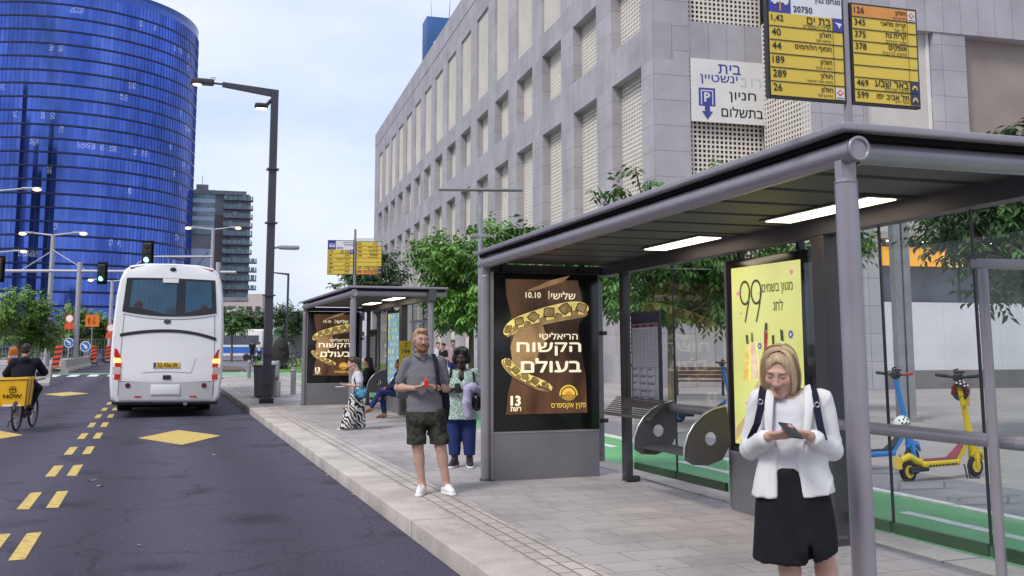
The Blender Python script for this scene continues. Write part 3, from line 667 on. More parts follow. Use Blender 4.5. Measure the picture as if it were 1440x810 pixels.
put_text(tx, 'בתשלום', fr, w_ * .67, h_ * .10, h_ * .165, 1, 'c', .012, wfix=w_ * .56)
x0, y0, s_ = w_ * .09, h_ * .25, w_ * .22
rect(tx, fr, x0, y0, x0 + s_, y0 + s_ * 1.02, 0); rect(tx, fr, x0 + s_ * .13, y0 + s_ * .08, x0 + s_ * .87, y0 + s_ * .9, 3, .003); rect(tx, fr, x0 + s_ * .19, y0 + s_ * .02, x0 + s_ * .81, y0 + s_ * .84, 0, .006)
put_text(tx, 'P', fr @ Matrix.Translation((0, 0, .009)), x0 + s_ * .5, y0 + s_ * .25, s_ * .5, 3, 'c', .03)
poly(tx, fr, [(x0 + s_ * .35, y0 + .003), (x0 + s_ * .65, y0 + .003), (x0 + s_ * .65, y0 - s_ * .3), (x0 + s_ * .83, y0 - s_ * .3), (x0 + s_ * .5, y0 - s_ * .75), (x0 + s_ * .17, y0 - s_ * .3), (x0 + s_ * .35, y0 - s_ * .3)], 0, .012)
tx.build('lettering', [sgm[1], sgm[2], sgm[3], sgm[0]], psign)
# blue plant tank and pale cabinet on the roof
bt = thing('rooftop_tank', 'blue box shaped plant tank with antennas on the stone building roof', 'tank', (22.4, 82.6, ztop - .45), -TH)
mb = MB(); mb.box((0, 0, 2.0), (2.3, 2.2, 4.0), bev=.05); mb.build('tank', mat('tank_blue', (.035, .11, .30), .5, 0, .2, .6), bt)
mb = MB(); mb.cone((-.5, 0, 4.0), (-.6, 0, 5.8), .02, .012, 6); mb.build('antenna', M['steel_dk'], bt); mb = MB(); mb.cone((.9, -.8, 4.0), (1.0, -.8, 6.0), .03, .015, 6); mb.tube([(.9, -.8, 4.0), (1.5, -1.5, 3.7), (2.1, -2.2, 3.9)], .08, 6); mb.build('antenna', M['steel_dk'], bt)
mb = MB(); mb.box((-.2, -1.35, .9), (.7, .5, 1.5), bev=.03); mb.build('cabinet', M['white'], bt)
pc = thing('rooftop_cabinet', 'small pale lift housing standing right of the blue rooftop tank', 'cabinet', (22.6, 74.0, ztop - .45), -TH)
mb = MB(); mb.box((0, 0, 1.5), (1.2, 1.6, 3.0), bev=.05); mb.build('housing', mat('housing', (.42, .42, .5), .7, 0, .1, .5), pc)

# ------------------------------------------------------------------ the blue glass tower
def tower_glass():
    m = bpy.data.materials.new('tower_glass'); m.use_nodes = True; t = m.node_tree; L = t.links.new; b = t.nodes['Principled BSDF']
    uv = N(t, 'ShaderNodeUVMap'); uv.uv_map = 'UVMap'
    fl = N(t, 'ShaderNodeVectorMath', operation='FLOOR'); L(uv.outputs[0], fl.inputs[0])
    wn = N(t, 'ShaderNodeTexWhiteNoise', noise_dimensions='2D'); L(fl.outputs[0], wn.inputs['Vector'])
    ramp = N(t, 'ShaderNodeValToRGB'); e_ = ramp.color_ramp.elements
    e_[0].color = (.062, .115, .42, 1); e_[1].color = (.088, .155, .54, 1); L(wn.outputs['Value'], ramp.inputs[0])
    m5 = N(t, 'ShaderNodeMapping'); m5.inputs['Scale'].default_value = (.09, .10, 1); L(uv.outputs[0], m5.inputs[0]); n5 = N(t, 'ShaderNodeTexNoise', Scale=1.0, Detail=4.0, Roughness=.6); L(m5.outputs[0], n5.inputs['Vector'])
    r5 = N(t, 'ShaderNodeMapRange'); r5.inputs[1].default_value = .3; r5.inputs[2].default_value = .7; r5.inputs[3].default_value = .52; r5.inputs[4].default_value = 1.3; L(n5.outputs['Fac'], r5.inputs[0])
    x5 = N(t, 'ShaderNodeMix', data_type='RGBA', blend_type='MULTIPLY'); x5.inputs[0].default_value = 1; L(ramp.outputs[0], x5.inputs[6]); L(r5.outputs[0], x5.inputs[7])
    L(x5.outputs[2], b.inputs['Base Color']); b.inputs['Metallic'].default_value = .92; b.inputs['Roughness'].default_value = .06
    # rooms with the lamps on: whole runs of bays on some storeys
    fr_ = N(t, 'ShaderNodeVectorMath', operation='FRACTION'); L(uv.outputs[0], fr_.inputs[0]); sp = N(t, 'ShaderNodeSeparateXYZ'); L(fr_.outputs[0], sp.inputs[0])
    mp_ = N(t, 'ShaderNodeMapping'); mp_.inputs['Scale'].default_value = (.11, .9, 1); L(fl.outputs[0], mp_.inputs[0])
    nz_ = N(t, 'ShaderNodeTexNoise', Scale=1.0, Detail=2.0); L(mp_.outputs[0], nz_.inputs['Vector'])
    g1 = N(t, 'ShaderNodeMath', operation='GREATER_THAN'); g1.inputs[1].default_value = .62; L(nz_.outputs['Fac'], g1.inputs[0])
    g2 = N(t, 'ShaderNodeMath', operation='GREATER_THAN'); g2.inputs[1].default_value = .35; L(wn.outputs['Value'], g2.inputs[0])
    # each lit bay shows only a ceiling fitting high in the pane
    m3 = N(t, 'ShaderNodeMapping'); m3.inputs['Scale'].default_value = (4.2, 12, 1); L(uv.outputs[0], m3.inputs[0]); n4 = N(t, 'ShaderNodeTexNoise', Scale=1.3, Detail=2.0); L(m3.outputs[0], n4.inputs['Vector'])
    g3 = N(t, 'ShaderNodeMath', operation='GREATER_THAN'); g3.inputs[1].default_value = .60; L(n4.outputs['Fac'], g3.inputs[0])
    g4 = N(t, 'ShaderNodeMath', operation='GREATER_THAN'); g4.inputs[1].default_value = .42; L(sp.outputs[1], g4.inputs[0])
    a = None
    for g in (g1, g2, g3, g4):
        if a is None: a = g.outputs[0]
        else:
            mu = N(t, 'ShaderNodeMath', operation='MULTIPLY'); L(a, mu.inputs[0]); L(g.outputs[0], mu.inputs[1]); a = mu.outputs[0]
    es = N(t, 'ShaderNodeMath', operation='MULTIPLY'); es.inputs[1].default_value = .5; L(a, es.inputs[0])
    b.inputs['Emission Color'].default_value = (.92, .95, 1, 1); L(es.outputs[0], b.inputs['Emission Strength'])
    return m
M['tglass'] = tower_glass()
M['tband'] = mat('tower_band', (.012, .018, .06), .35, .3, .2, .1)
M['tmull'] = mat('tower_mullion', (.06, .11, .38), .25, .9, .05, .1)
tc1 = at_d(80, 483, 305); tc2 = at_d(-107, 483, 299)
tower = thing('glass_tower', 'tall curved blue glass office tower with dark storey lines and scattered lit rooms', 'building', (tc1.x, tc1.y, 0))
NF, FH = 27, 3.85
def drum(cx, cy, r, a0, a1, z0, zf, seg):
    for f in range(zf):
        za, zb = z0 + f * FH + .62, z0 + (f + 1) * FH; vs = []; fs = []; uvs = []
        for i in range(seg + 1):
            a = a0 + (a1 - a0) * i / seg; x, y = cx + r * math.cos(a), cy + r * math.sin(a); vs += [(x, y, za), (x, y, zb)]
        for i in range(seg): fs.append((2 * i, 2 * i + 2, 2 * i + 3, 2 * i + 1)); uvs += [(i, f), (i + 1, f), (i + 1, f + .999), (i, f + .999)]
        me = bpy.data.meshes.new('window_band'); me.from_pydata(vs, [], fs); me.materials.append(M['tglass'])
        u = me.uv_layers.new(name='UVMap'); u.data.foreach_set('uv', [c for p in uvs for c in p]); me.update()
        o = bpy.data.objects.new('window_band', me); C.objects.link(o); o.parent = tower
        q = MB(); vs = []; fs = []
        for i in range(seg + 1):
            a = a0 + (a1 - a0) * i / seg
            for rr, z in ((r - .05, z0 + f * FH), (r + .16, z0 + f * FH + .12), (r + .16, za - .06), (r - .05, za + .02)): vs.append((cx + rr * math.cos(a), cy + rr * math.sin(a), z))
        for i in range(seg):
            for k in range(3): fs.append((4 * i + k, 4 * i + 4 + k, 4 * i + 5 + k, 4 * i + k + 1))
        q.add(vs, fs); q.build('spandrel', M['tband'], tower)
    q = MB()
    for i in range(seg + 1):
        a = a0 + (a1 - a0) * i / seg; q.box((cx + (r + .05) * math.cos(a), cy + (r + .05) * math.sin(a), z0 + zf * FH / 2), (.12, .05, zf * FH), rz=a)
    q.build('mullions', M['tmull'], tower)
drum(0, 0, 38, R(175), R(375), 0, NF - 1, 110)
drum(tc2.x - tc1.x, tc2.y - tc1.y, 40, R(215), R(345), 0, NF + 2, 66)
q = MB(); ztow = (NF - 1) * FH
q.lathe([(37.6, -2), (37.9, 3.2), (36, 3.4), (36, 0)], (0, 0, ztow), 96); q.build('parapet', M['tmull'], tower)
q = MB(); q.lathe([(37.4, 0), (37.4, ztow), (0, ztow)], (0, 0, 0), 64); q.lathe([(39.4, 0), (39.4, ztow + 3 * FH), (0, ztow + 3 * FH)], (tc2.x - tc1.x, tc2.y - tc1.y, 0), 64); q.build('core', M['darkint'], tower)

for k_, (tx_, ty_, hw_, hh_) in enumerate(((-95, -230, 26, 150), (-190, -180, 34, 128), (-290, -120, 30, 165))):
    rt = thing('dark_tower', ['dark office tower mirrored low in the blue glass, nearest the lamp arms', 'broad dark block mirrored low in the left of the blue glass', 'tall dark tower mirrored in the far left of the blue glass'][k_], 'building', (tx_, ty_, 0), R(-25 - 12 * k_), 'dark towers mirrored in the blue glass')
    mb = MB(); mb.b((-hw_, -12, 0), (hw_, 12, hh_)); mb.build('wall', mat('rt_wall', (.03, .035, .055), .6, 0, .3, .1), rt)
    mb = MB(); mb.b((-hw_ * .5, -10, hh_), (hw_ * .2, 10, hh_ + 22)); mb.build('upper_block', mat('rt_upper', (.05, .055, .08), .6, 0, .3, .1), rt)
    for k in range(0, int(hh_ / 4.1) - 1, 2): mb = MB(); mb.b((-hw_ - .1, -12.1, 3 + 4.1 * k), (hw_ + .1, 12.1, 4.4 + 4.1 * k)); mb.build('window_band', mat('rt_band', (.16, .17, .2), .5, 0, .1, .1) if k == 0 and k_ == 0 else bpy.data.materials['rt_band'], rt)
# ------------------------------------------------------------------ farther buildings
P = at_d(306, 483, 340); t2 = thing('balcony_tower', 'grey green high-rise with rounded glass balconies right of the blue tower', 'building', (P.x, P.y, 0), R(-4))
Mt = [mat('t2_wall', (.27, .27, .31), .7, 0, .2, .2), mat('t2_glass', (.16, .25, .28), .2, .5, .35, .25), mat('t2_white', (.50, .56, .72), .35, .2, .12, .1), mat('t2_balc', (.17, .25, .27), .3, .3, .4, .5)]
mb = MB(); mb.b((-12, 0, 0), (9.6, 22, 53)); mb.build('wall', Mt[0], t2)
mb = MB(); mb.b((-2.2, -.6, 0), (.2, 0, 46)); mb.b((2.2, -.4, 0), (2.9, 0, 40)); mb.build('stair_shaft', mat('t2_shaft', (.16, .13, .14), .8, 0, .1, .2), t2)
mb = MB(); mb.b((-12, -.3, 0), (-2.4, 0, 34)); mb.build('glazed_front', Mt[2], t2)
mb = MB(); mb.tube([(-11.5, -.5, 22), (-4, -.5, 33)], .15, 5); mb.build('brace', Mt[0], t2)
for k in range(15):
    z = 8 + k * 3.1
    if z > 36:
        mb = MB(); mb.b((-12, -.4, z), (-2.4, 0, z + 1.7)); mb.build('window_band', Mt[1] if k % 1 == 0 else Mt[2], t2)
        mb = MB(); mb.b((-12, -.35, z + 1.7), (-2.4, 0, z + 3.1)); mb.build('pale_band', Mt[2], t2)
    mb = MB(); x1 = 12.2 if k < 8 else 10.4
    pl = [(.5, 0), (.5, -1.6), (x1 - 2, -1.6), (x1 - .6, -1.2), (x1, 0), (x1, 3), (.5, 3)]
    mb.prism(pl, .35, Mx((0, 0, z - .3))); mb.build('balcony', Mt[0], t2)
    mb = MB(); pth = pl[1:6]
    for (xa, ya), (xb, yb_) in zip(pth[:-1], pth[1:]):
        n_ = max(1, int(math.hypot(xb - xa, yb_ - ya) / 1.5))
        for j in range(n_):
            u0, u1 = j / n_, (j + .86) / n_
            p, q_ = Vector((xa + (xb - xa) * u0, ya + (yb_ - ya) * u0, 0)), Vector((xa + (xb - xa) * u1, ya + (yb_ - ya) * u1, 0))
            hh_ = 1.25 + .5 * ((j * 7 + k * 3) % 5 == 0); mb.add([(p.x, p.y, z + .05), (q_.x, q_.y, z + .05), (q_.x, q_.y, z + hh_), (p.x, p.y, z + hh_)], [(0, 1, 2, 3)])
    mb.build('balustrade', Mt[3], t2)
mb = MB(); mb.b((-12, -1, 53), (9, .2, 53.3)); mb.b((-12, -.8, 53.3), (8, -.6, 54.4)); mb.b((-9, 4, 53), (-5, 8, 57)); mb.cone((-7, 5, 57), (-7, 5, 60), .1, n=5); mb.build('roof', Mt[0], t2)
P = at_d(345, 483, 200); b3 = thing('low_apartment_block', 'low cream block with a red flower sign beyond the junction trees', 'building', (P.x, P.y, 0), R(-19))
crm = mat('b3_wall', (.52, .46, .43), .85, 0, .12, .3); win = mat('b3_window', (.06, .06, .08), .3, 0, .3, .3)
mb = MB(); mb.b((-5.5, 0, 0), (3.2, 10, 10.2)); mb.b((.2, 0, 10.2), (3.2, 8, 11.6)); mb.build('wall', crm, b3)
mb = MB(); mb.b((-5.5, -.2, 10.2), (.2, .5, 10.9)); mb.build('parapet', mat('b3_top', (.2, .2, .23), .8, 0, .2, .4), b3)
for k in range(5):
    for j in range(3):
        mb = MB(); mb.b((-5 + 1.7 * k, -.06, 2.4 + 2.7 * j), (-4.0 + 1.7 * k, .02, 3.7 + 2.7 * j)); mb.build('window', win, b3)
fs_ = thing('flower_sign', 'red flower emblem above a blue strip on the cream block', 'sign', (P.x, P.y, 0), R(-19))
fr = frame((-2.2, -.35, 7.0), (1, 0, 0)); mb = MB()
rect(mb, fr, -1.5, -2.6, 1.3, 1.6, 2)
for k in range(6): disc(mb, fr, .75 * math.cos(R(90 + 60 * k)), .75 * math.sin(R(90 + 60 * k)), .46, mi=0, z=.02)
disc(mb, fr, 0, 0, .36, mi=2, z=.04); rect(mb, fr, -1.3, -2.3, 1.1, -1.2, 1, .02)
mb.build('emblem', [mat('flower_red', (.6, .03, .07), .5, 0, .05), mat('flower_blue', (.10, .22, .6), .5, 0, .05), mat('flower_white', (.7, .7, .72), .5, 0, .05)], fs_)
P = at_d(511, 483, 150); b4 = thing('white_block', 'plain white apartment block showing beside the stone building end', 'building', (P.x, P.y, 0), R(-19))
mb = MB(); mb.b((-1.8, 0, 0), (4, 12, 17.6)); mb.b((-2.2, 2, 0), (-1.8, 12, 15)); mb.build('wall', mat('b4', (.66, .66, .70), .8, 0, .05, .2), b4)
mb = MB()
for j in range(5): mb.b((-.9, -.05, 2.2 + 2.9 * j), (.1, .02, 3.4 + 2.9 * j))
mb.build('window', win, b4)
# ------------------------------------------------------------------ bus shelters
def build_shelter(loc, rz, tilt, label, near_bench):
    t = thing('bus_shelter', label, 'bus shelter', loc, rz, 'bus shelters'); t.rotation_euler = (tilt, 0, rz)
    ST, DK = M['steel'], M['steel_dk']; L_ = 6.92; D_ = 1.62                # length towards the viewer (-y), depth to the back (+x)
    def part(name, m, fn, par=t):
        q = MB(); fn(q); return q.build(name, m, par)
    part('front_beam', ST, lambda q: (q.cone((0, .14, 2.57), (0, -L_ - .05, 2.57), .066, n=24), q.cone((0, -L_ - .05, 2.57), (0, -L_ - .062, 2.57), .060, n=24)))
    part('end_beam', ST, lambda q: (q.cone((.10, -L_ + .06, 2.575), (D_ + .3, -L_ + .06, 2.575), .062, n=24), q.cone((.075, -L_ + .06, 2.575), (.10, -L_ + .06, 2.575), .07, .07, n=24)))
    part('beam_ring', ST, lambda q: q.lathe([(.052, 0), (.070, 0), (.070, .02), (.052, .02), (.052, 0)], M=Mx((0, -L_ - .052, 2.57), R(90)), n=24))
    part('far_beam', DK, lambda q: q.b((.05, .03, 2.46), (D_ - .05, .09, 2.56)))
    part('rear_beam', DK, lambda q: (q.b((D_ - .10, -L_ - .1, 2.44), (D_ + .05, .1, 2.665)),))
    # roof: edge trim, deck and the corrugated underside
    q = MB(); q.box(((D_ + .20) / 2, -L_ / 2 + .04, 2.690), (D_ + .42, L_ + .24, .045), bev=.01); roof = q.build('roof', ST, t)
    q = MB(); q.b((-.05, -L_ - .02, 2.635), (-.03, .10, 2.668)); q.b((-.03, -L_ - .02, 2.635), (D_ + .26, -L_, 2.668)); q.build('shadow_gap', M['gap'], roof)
    q = MB(); n_ = 12; p_ = (L_ - .02) / n_; vs = []
    for k in range(n_):
        yy = .02 - p_ * k
        vs += [(yy, 2.575), (yy - p_ + .10, 2.575), (yy - p_ + .08, 2.655), (yy - p_, 2.655)]
    vv = []; ff = []
    for a, z in vs: vv += [(.02, a, z), (D_ + .02, a, z)]
    for i in range(len(vs) - 1): ff.append((2 * i, 2 * i + 1, 2 * i + 3, 2 * i + 2))
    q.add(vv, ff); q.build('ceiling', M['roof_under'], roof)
    for yc, yl in ((-2.62, 1.15), (-4.98, 1.3)):
        q = MB(); q.b((D_ - .50, yc - yl / 2, 2.553), (D_ - .26, yc + yl / 2, 2.566)); lp = q.build('ceiling_lamp', M['ceil_light'], t)
        q = MB(); q.b((D_ - .54, yc - yl / 2 - .04, 2.560), (D_ - .22, yc + yl / 2 + .04, 2.60)); q.build('lamp_tray', DK, lp)
    # posts
    for (px, py, r, round_) in ((0, 0, .058, True), (0, -L_ + .06, .063, True), (D_ - .02, -.50, .055, False), (D_ - .02, -4.44, .085, False), (D_ - .02, -L_ + .06, .063, True)):
        q = MB()
        if round_:
            q.cone((px, py, -.22), (px, py, 2.40), r, n=24); q.cone((px, py, 2.40), (px, py, 2.425), r * 1.08, r * .8, n=24); q.b((px - .048, py - .03, 2.42), (px + .048, py + .03, 2.55))
        else: q.box((px, py, 1.12), (r * 1.7, r * 2.0, 2.64), bev=.006)
        po = q.build('post', ST if round_ else DK, t)
        if px == 0 or not round_:
            q = MB(); q.lathe([(r + .002, .03), (r + .012, .028), (r + .014, .0)], (px, py, .0)); q.build('post_collar', DK, po)
    q = MB(); q.box((D_ - .02, -.62, .03), (.17, .10, .06), bev=.01); q.build('foot_block', M['blackp'], t)
    # glazed back: panes, bottom rail, clamps, lean bar
    G0, G1 = -.56, -L_ + .1
    cuts = [G0, -1.62, -2.66, None, -4.05, -5.05, -6.0, G1]
    for a, b_ in zip(cuts[:-1], cuts[1:]):
        if a is None or b_ is None: continue
        q = MB(); q.b((D_ + .04, b_ + .008, .19), (D_ + .05, a - .008, 2.44)); q.build('glass_pane', M['glass'], t)
        q = MB(); q.b((D_ + .028, b_ + .02, .13), (D_ + .062, a - .02, .21)); q.build('bottom_rail', M['railgreen'], t)
    for yj in (-1.62, -5.05, -6.0):
        q = MB(); q.b((D_ + .036, yj - .006, .2), (D_ + .056, yj + .006, 2.44)); q.build('pane_joint', M['blackp'], t)
    for ya, yb_ in ((-.6, -2.78), (-4.44, -L_ + .1)): q = MB(); q.cone((D_ - .06, ya, .90), (D_ - .06, yb_, .90), .046, n=20); q.build('lean_bar', ST, t)
    # side screen at the far end: grey sheet beside the lit panel, with two dark clamps
    q = MB(); q.b((D_ - .24, .0, .17), (D_ - .09, .012, 2.36)); q.build('side_sheet', mat('sheet', (.20, .20, .215), .4, .5, .1, 2), t)
    q = MB()
    for z in (.66, 1.73): q.box((D_ - .09, -.012, z), (.09, .03, .05), bev=.006)
    for z, x in ((.25, D_ - .21), (.25, D_ - .13), (1.0, D_ - .21)): q.ball((x, -.004, z), .009, 8)
    q.build('clamp', M['blackp'], t)
    # near windscreen: low frame across the near end
    q = MB(); q.cone((D_ - .27, -L_ + .52, -.2), (D_ - .27, -L_ + .52, 2.0), .032, n=18); q.build('screen_post', ST, t)
    q = MB(); q.box((D_ - .12, -L_ + .52, 2.03), (.42, .07, .06), bev=.006); q.build('screen_rail', ST, t)
    q = MB(); q.b((D_ - .23, -L_ + .515, .2), (D_ + .03, -L_ + .525, 1.99)); q.build('screen_glass', M['glass'], t)
    # timetable case on the first pane
    q = MB(); q.b((D_ - .005, -1.36, .86), (D_ + .03, -.63, 1.96)); tt = q.build('timetable', M['tt_frame'], t)
    fr = frame((D_ - .008, -.66, .89), (0, -1, 0)); q = MB()
    rect(q, fr, 0, 0, .68, .93, 0); rect(q, fr, 0, .96, .68, 1.05, 1)
    for k in range(7):
        rect(q, fr, .015 + .095 * k, .44, .10 + .095 * k, .92, 2, .002); rect(q, fr, .015 + .095 * k, .885, .10 + .095 * k, .92, 1 if k % 2 else 3, .004)
        for j in range(22): rect(q, fr, .022 + .095 * k, .455 + .019 * j, .022 + .095 * k + random.uniform(.04, .072), .461 + .019 * j, 4, .004)
    for k in range(3):
        for j in range(5): rect(q, fr, .02 + .2 * k, .02 + .082 * j, .19 + .2 * k, .085 + .082 * j, 2, .002); rect(q, fr, .02 + .2 * k, .068 + .082 * j, random.uniform(.08, .19) + .2 * k, .085 + .082 * j, 4, .004)
    rect(q, fr, .62, .02, .66, .42, 2, .002)
    q.build('route_sheets', M['tt_print'], tt)
    # seat between two dished ends hung on the lean bar
    def bench(yA, yB):
        bq = MB(); bq.b((D_ - .42, yB + .02, .485), (D_ - .06, yA - .02, .51)); s_ = bq.build('bench_seat', DK, t)
        for yy in (yA, yB):
            prof = [(.05, .60), (-.42, .0)]
            out_ = [(D_ - .50, .47), (D_ - .49, .58), (D_ - .45, .69), (D_ - .38, .79), (D_ - .29, .87), (D_ - .17, .93), (D_ - .04, .955), (D_ - .0, .62), (D_ - .10, .46), (D_ - .26, .41), (D_ - .42, .42)]
            hole = [(D_ - .22 + .065 * math.cos(2 * math.pi * k / 14), .66 + .065 * math.sin(2 * math.pi * k / 14)) for k in range(14)]
            bm = bmesh.new(); ov = [bm.verts.new((x, 0, z)) for x, z in out_]; hv = [bm.verts.new((x, 0, z)) for x, z in hole]
            ed = [bm.edges.new((ov[i], ov[(i + 1) % len(ov)])) for i in range(len(ov))] + [bm.edges.new((hv[i], hv[(i + 1) % 14])) for i in range(14)]
            bmesh.ops.triangle_fill(bm, use_beauty=True, use_dissolve=False, edges=ed)
            fs = bm.faces[:]; r_ = bmesh.ops.extrude_face_region(bm, geom=fs); vv_ = [g for g in r_['geom'] if isinstance(g, bmesh.types.BMVert)]
            bmesh.ops.translate(bm, verts=vv_, vec=(0, .022, 0)); bmesh.ops.recalc_face_normals(bm, faces=bm.faces[:]); bm.verts.index_update()
            aq = MB(); aq.add([v.co[:] for v in bm.verts], [[v.index for v in f.verts] for f in bm.faces], M=Mx((0, yy - .011, 0))); bm.free()
            e_ = aq.build('bench_end', DK, t)
            aq = MB(); aq.tube([(x - .012, yy, z + .012) for x, z in out_[:7]], .011, 8); aq.build('end_trim', M['alu'], e_)
    bench(-1.72, -2.82)
    if near_bench: bench(-5.0, -6.0)
    # perch: sloped slatted back rest by the far post
    q = MB()
    for k in range(9): q.box((D_ - .34 + .022 * k, -1.18, .80 + .021 * k), (.027, 1.25, .012), M=None)
    q.b((D_ - .37, -1.81, .775), (D_ - .335, -.54, .80)); q.build('perch', M['perch'], t)
    return t
M['gap'] = mat('shadow_gap', (.012, .011, .012), .9, 0, .1, spec=.1)
M['railgreen'] = mat('rail_green', (.035, .085, .035), .4, 0, .1)
M['perch'] = mat('perch_slats', (.13, .115, .115), .55, .2, .15, 8)
M['tt_frame'] = mat('timetable_case', (.03, .03, .045), .3, 0, .1)
M['tt_print'] = [mat('tt_paper', (.40, .39, .47), .5, 0, .06), mat('tt_navy', (.03, .035, .09), .5, 0, .1), mat('tt_white', (.60, .59, .66), .5, 0, .05), mat('tt_red', (.30, .06, .08), .5, 0, .1), mat('tt_ink', (.22, .21, .29), .6, 0, .05)]
SH1, SH2 = (3.70, 11.30, 0), (3.66, 26.55, 0)
sh1 = build_shelter(SH1, R(-1.2), R(-.69), 'near grey bus shelter with tube beams and glazed back, over the woman in white', False)
sh2 = build_shelter(SH2, 0, R(-.3), 'farther grey bus shelter with seated people inside, left of the bearded man', True)

# ------------------------------------------------------------------ advertising light boxes
def print_mats():
    d = {}
    def printed(name, c1, c2, es, scale, stretch=(1, 1, 1), thr=(.35, .65), detail=4.0):
        m = bpy.data.materials.new(name); m.use_nodes = True; t = m.node_tree; L = t.links.new; b = t.nodes['Principled BSDF']
        co = N(t, 'ShaderNodeTexCoord'); mp_ = N(t, 'ShaderNodeMapping'); mp_.inputs['Scale'].default_value = stretch; L(co.outputs['Object'], mp_.inputs[0])
        n = N(t, 'ShaderNodeTexNoise', Scale=scale, Detail=detail); L(mp_.outputs[0], n.inputs['Vector'])
        r = N(t, 'ShaderNodeValToRGB'); r.color_ramp.elements[0].position, r.color_ramp.elements[1].position = thr
        r.color_ramp.elements[0].color = (*c1, 1); r.color_ramp.elements[1].color = (*c2, 1); L(n.outputs['Fac'], r.inputs[0])
        L(r.outputs[0], b.inputs['Base Color']); L(r.outputs[0], b.inputs['Emission Color']); b.inputs['Emission Strength'].default_value = es; b.inputs['Roughness'].default_value = .25
        return m
    d['brown'] = printed('poster_brown', (.030, .014, .008), (.13, .062, .034), .45, 2.4, (1, 1, .35))
    d['bronze'] = printed('poster_bronze', (.09, .045, .022), (.36, .22, .10), .5, 3.2, (1, 1, .5))
    m = bpy.data.materials.new('poster_snake'); m.use_nodes = True; t = m.node_tree; L = t.links.new; b = t.nodes['Principled BSDF']
    co = N(t, 'ShaderNodeTexCoord'); v = N(t, 'ShaderNodeTexNoise', Scale=10.0); L(co.outputs['Object'], v.inputs['Vector'])
    r = N(t, 'ShaderNodeValToRGB'); e = r.color_ramp.elements; e[0].color = (.13, .08, .025, 1); e[0].position = .3; e[1].color = (.30, .20, .07, 1); e[1].position = .7
    L(v.outputs['Fac'], r.inputs[0])
    ck = N(t, 'ShaderNodeTexChecker', Scale=170.0); L(co.outputs['Object'], ck.inputs['Vector'])
    mr = N(t, 'ShaderNodeMapRange'); mr.inputs[3].default_value = .78; mr.inputs[4].default_value = 1.05; L(ck.outputs['Fac'], mr.inputs[0])
    mu = N(t, 'ShaderNodeMix', data_type='RGBA', blend_type='MULTIPLY'); mu.inputs[0].default_value = 1; L(r.outputs[0], mu.inputs[6]); L(mr.outputs[0], mu.inputs[7])
    L(mu.outputs[2], b.inputs['Base Color']); L(mu.outputs[2], b.inputs['Emission Color']); b.inputs['Emission Strength'].default_value = .6; b.inputs['Roughness'].default_value = .25
    d['snake'] = printed('poster_python', (.50, .38, .10), (.70, .58, .20), .55, 9, (1, 1, 1), (.3, .7)); d['saddle'] = m
    d['cream'] = emit_mat('poster_cream', (.80, .72, .52), .55); d['orange'] = emit_mat('poster_orange', (.60, .16, .03), .6); d['gold'] = emit_mat('poster_gold', (.60, .42, .06), .6)
    d['dark'] = emit_mat('poster_dark', (.02, .011, .007), .3); d['yel'] = printed('poster_yellow', (.60, .62, .17), (.74, .75, .27), .42, 1.1)
    d['ink'] = emit_mat('poster_ink', (.06, .075, .03), .3); d['pink'] = emit_mat('poster_pink', (.62, .22, .30), .5); d['hand'] = printed('poster_hand', (.56, .38, .17), (.68, .54, .27), .40, 5)
    d['redb'] = printed('poster_bottle_red', (.22, .02, .02), (.38, .07, .05), .5, 14); d['clear'] = printed('poster_bottle_clear', (.52, .54, .40), (.78, .78, .66), .5, 16); d['amber'] = printed('poster_bottle_amber', (.62, .40, .06), (.75, .62, .22), .5, 14); d['blush'] = printed('poster_bottle_blush', (.62, .42, .30), (.78, .62, .48), .5, 14); d['violet'] = emit_mat('poster_violet', (.10, .10, .34), .5)
    return d
PM = print_mats()
PK = list(PM); PL = [PM[k] for k in PK]; ix = {k: i for i, k in enumerate(PK)}
def ribbon(q, fr, pts, mi, z=0.0, bulge=.012, n=6):
    """flat printed band: (x, y, half width)"""
    P = [Vector((x, y)) for x, y, _ in pts]; vs = []; fs = []; k = len(pts)
    for i in range(k):
        t_ = (P[min(i + 1, k - 1)] - P[max(i - 1, 0)]).normalized(); nn = Vector((-t_.y, t_.x)); wv = pts[i][2]
        vs += [(P[i].x + nn.x * wv, P[i].y + nn.y * wv, z), (P[i].x - nn.x * wv, P[i].y - nn.y * wv, z)]
    for i in range(k - 1): fs.append((2 * i, 2 * i + 1, 2 * i + 3, 2 * i + 2))
    bm = bmesh.new()
    q.add(vs, [tuple(reversed(f)) for f in fs], mi, False, fr)
def curve_pts(ctrl, n=26):
    """Catmull-Rom through (x, y, w)"""
    out_ = []; c = [ctrl[0]] + list(ctrl) + [ctrl[-1]]
    for i in range(1, len(c) - 2):
        for j in range(n):
            u = j / n; out_.append(tuple(.5 * ((2 * c[i][k]) + (-c[i - 1][k] + c[i + 1][k]) * u + (2 * c[i - 1][k] - 5 * c[i][k] + 4 * c[i + 1][k] - c[i + 2][k]) * u * u + (-c[i - 1][k] + 3 * c[i][k] - 3 * c[i + 1][k] + c[i + 2][k]) * u ** 3) for k in range(3)))
    out_.append(tuple(ctrl[-1])); return out_
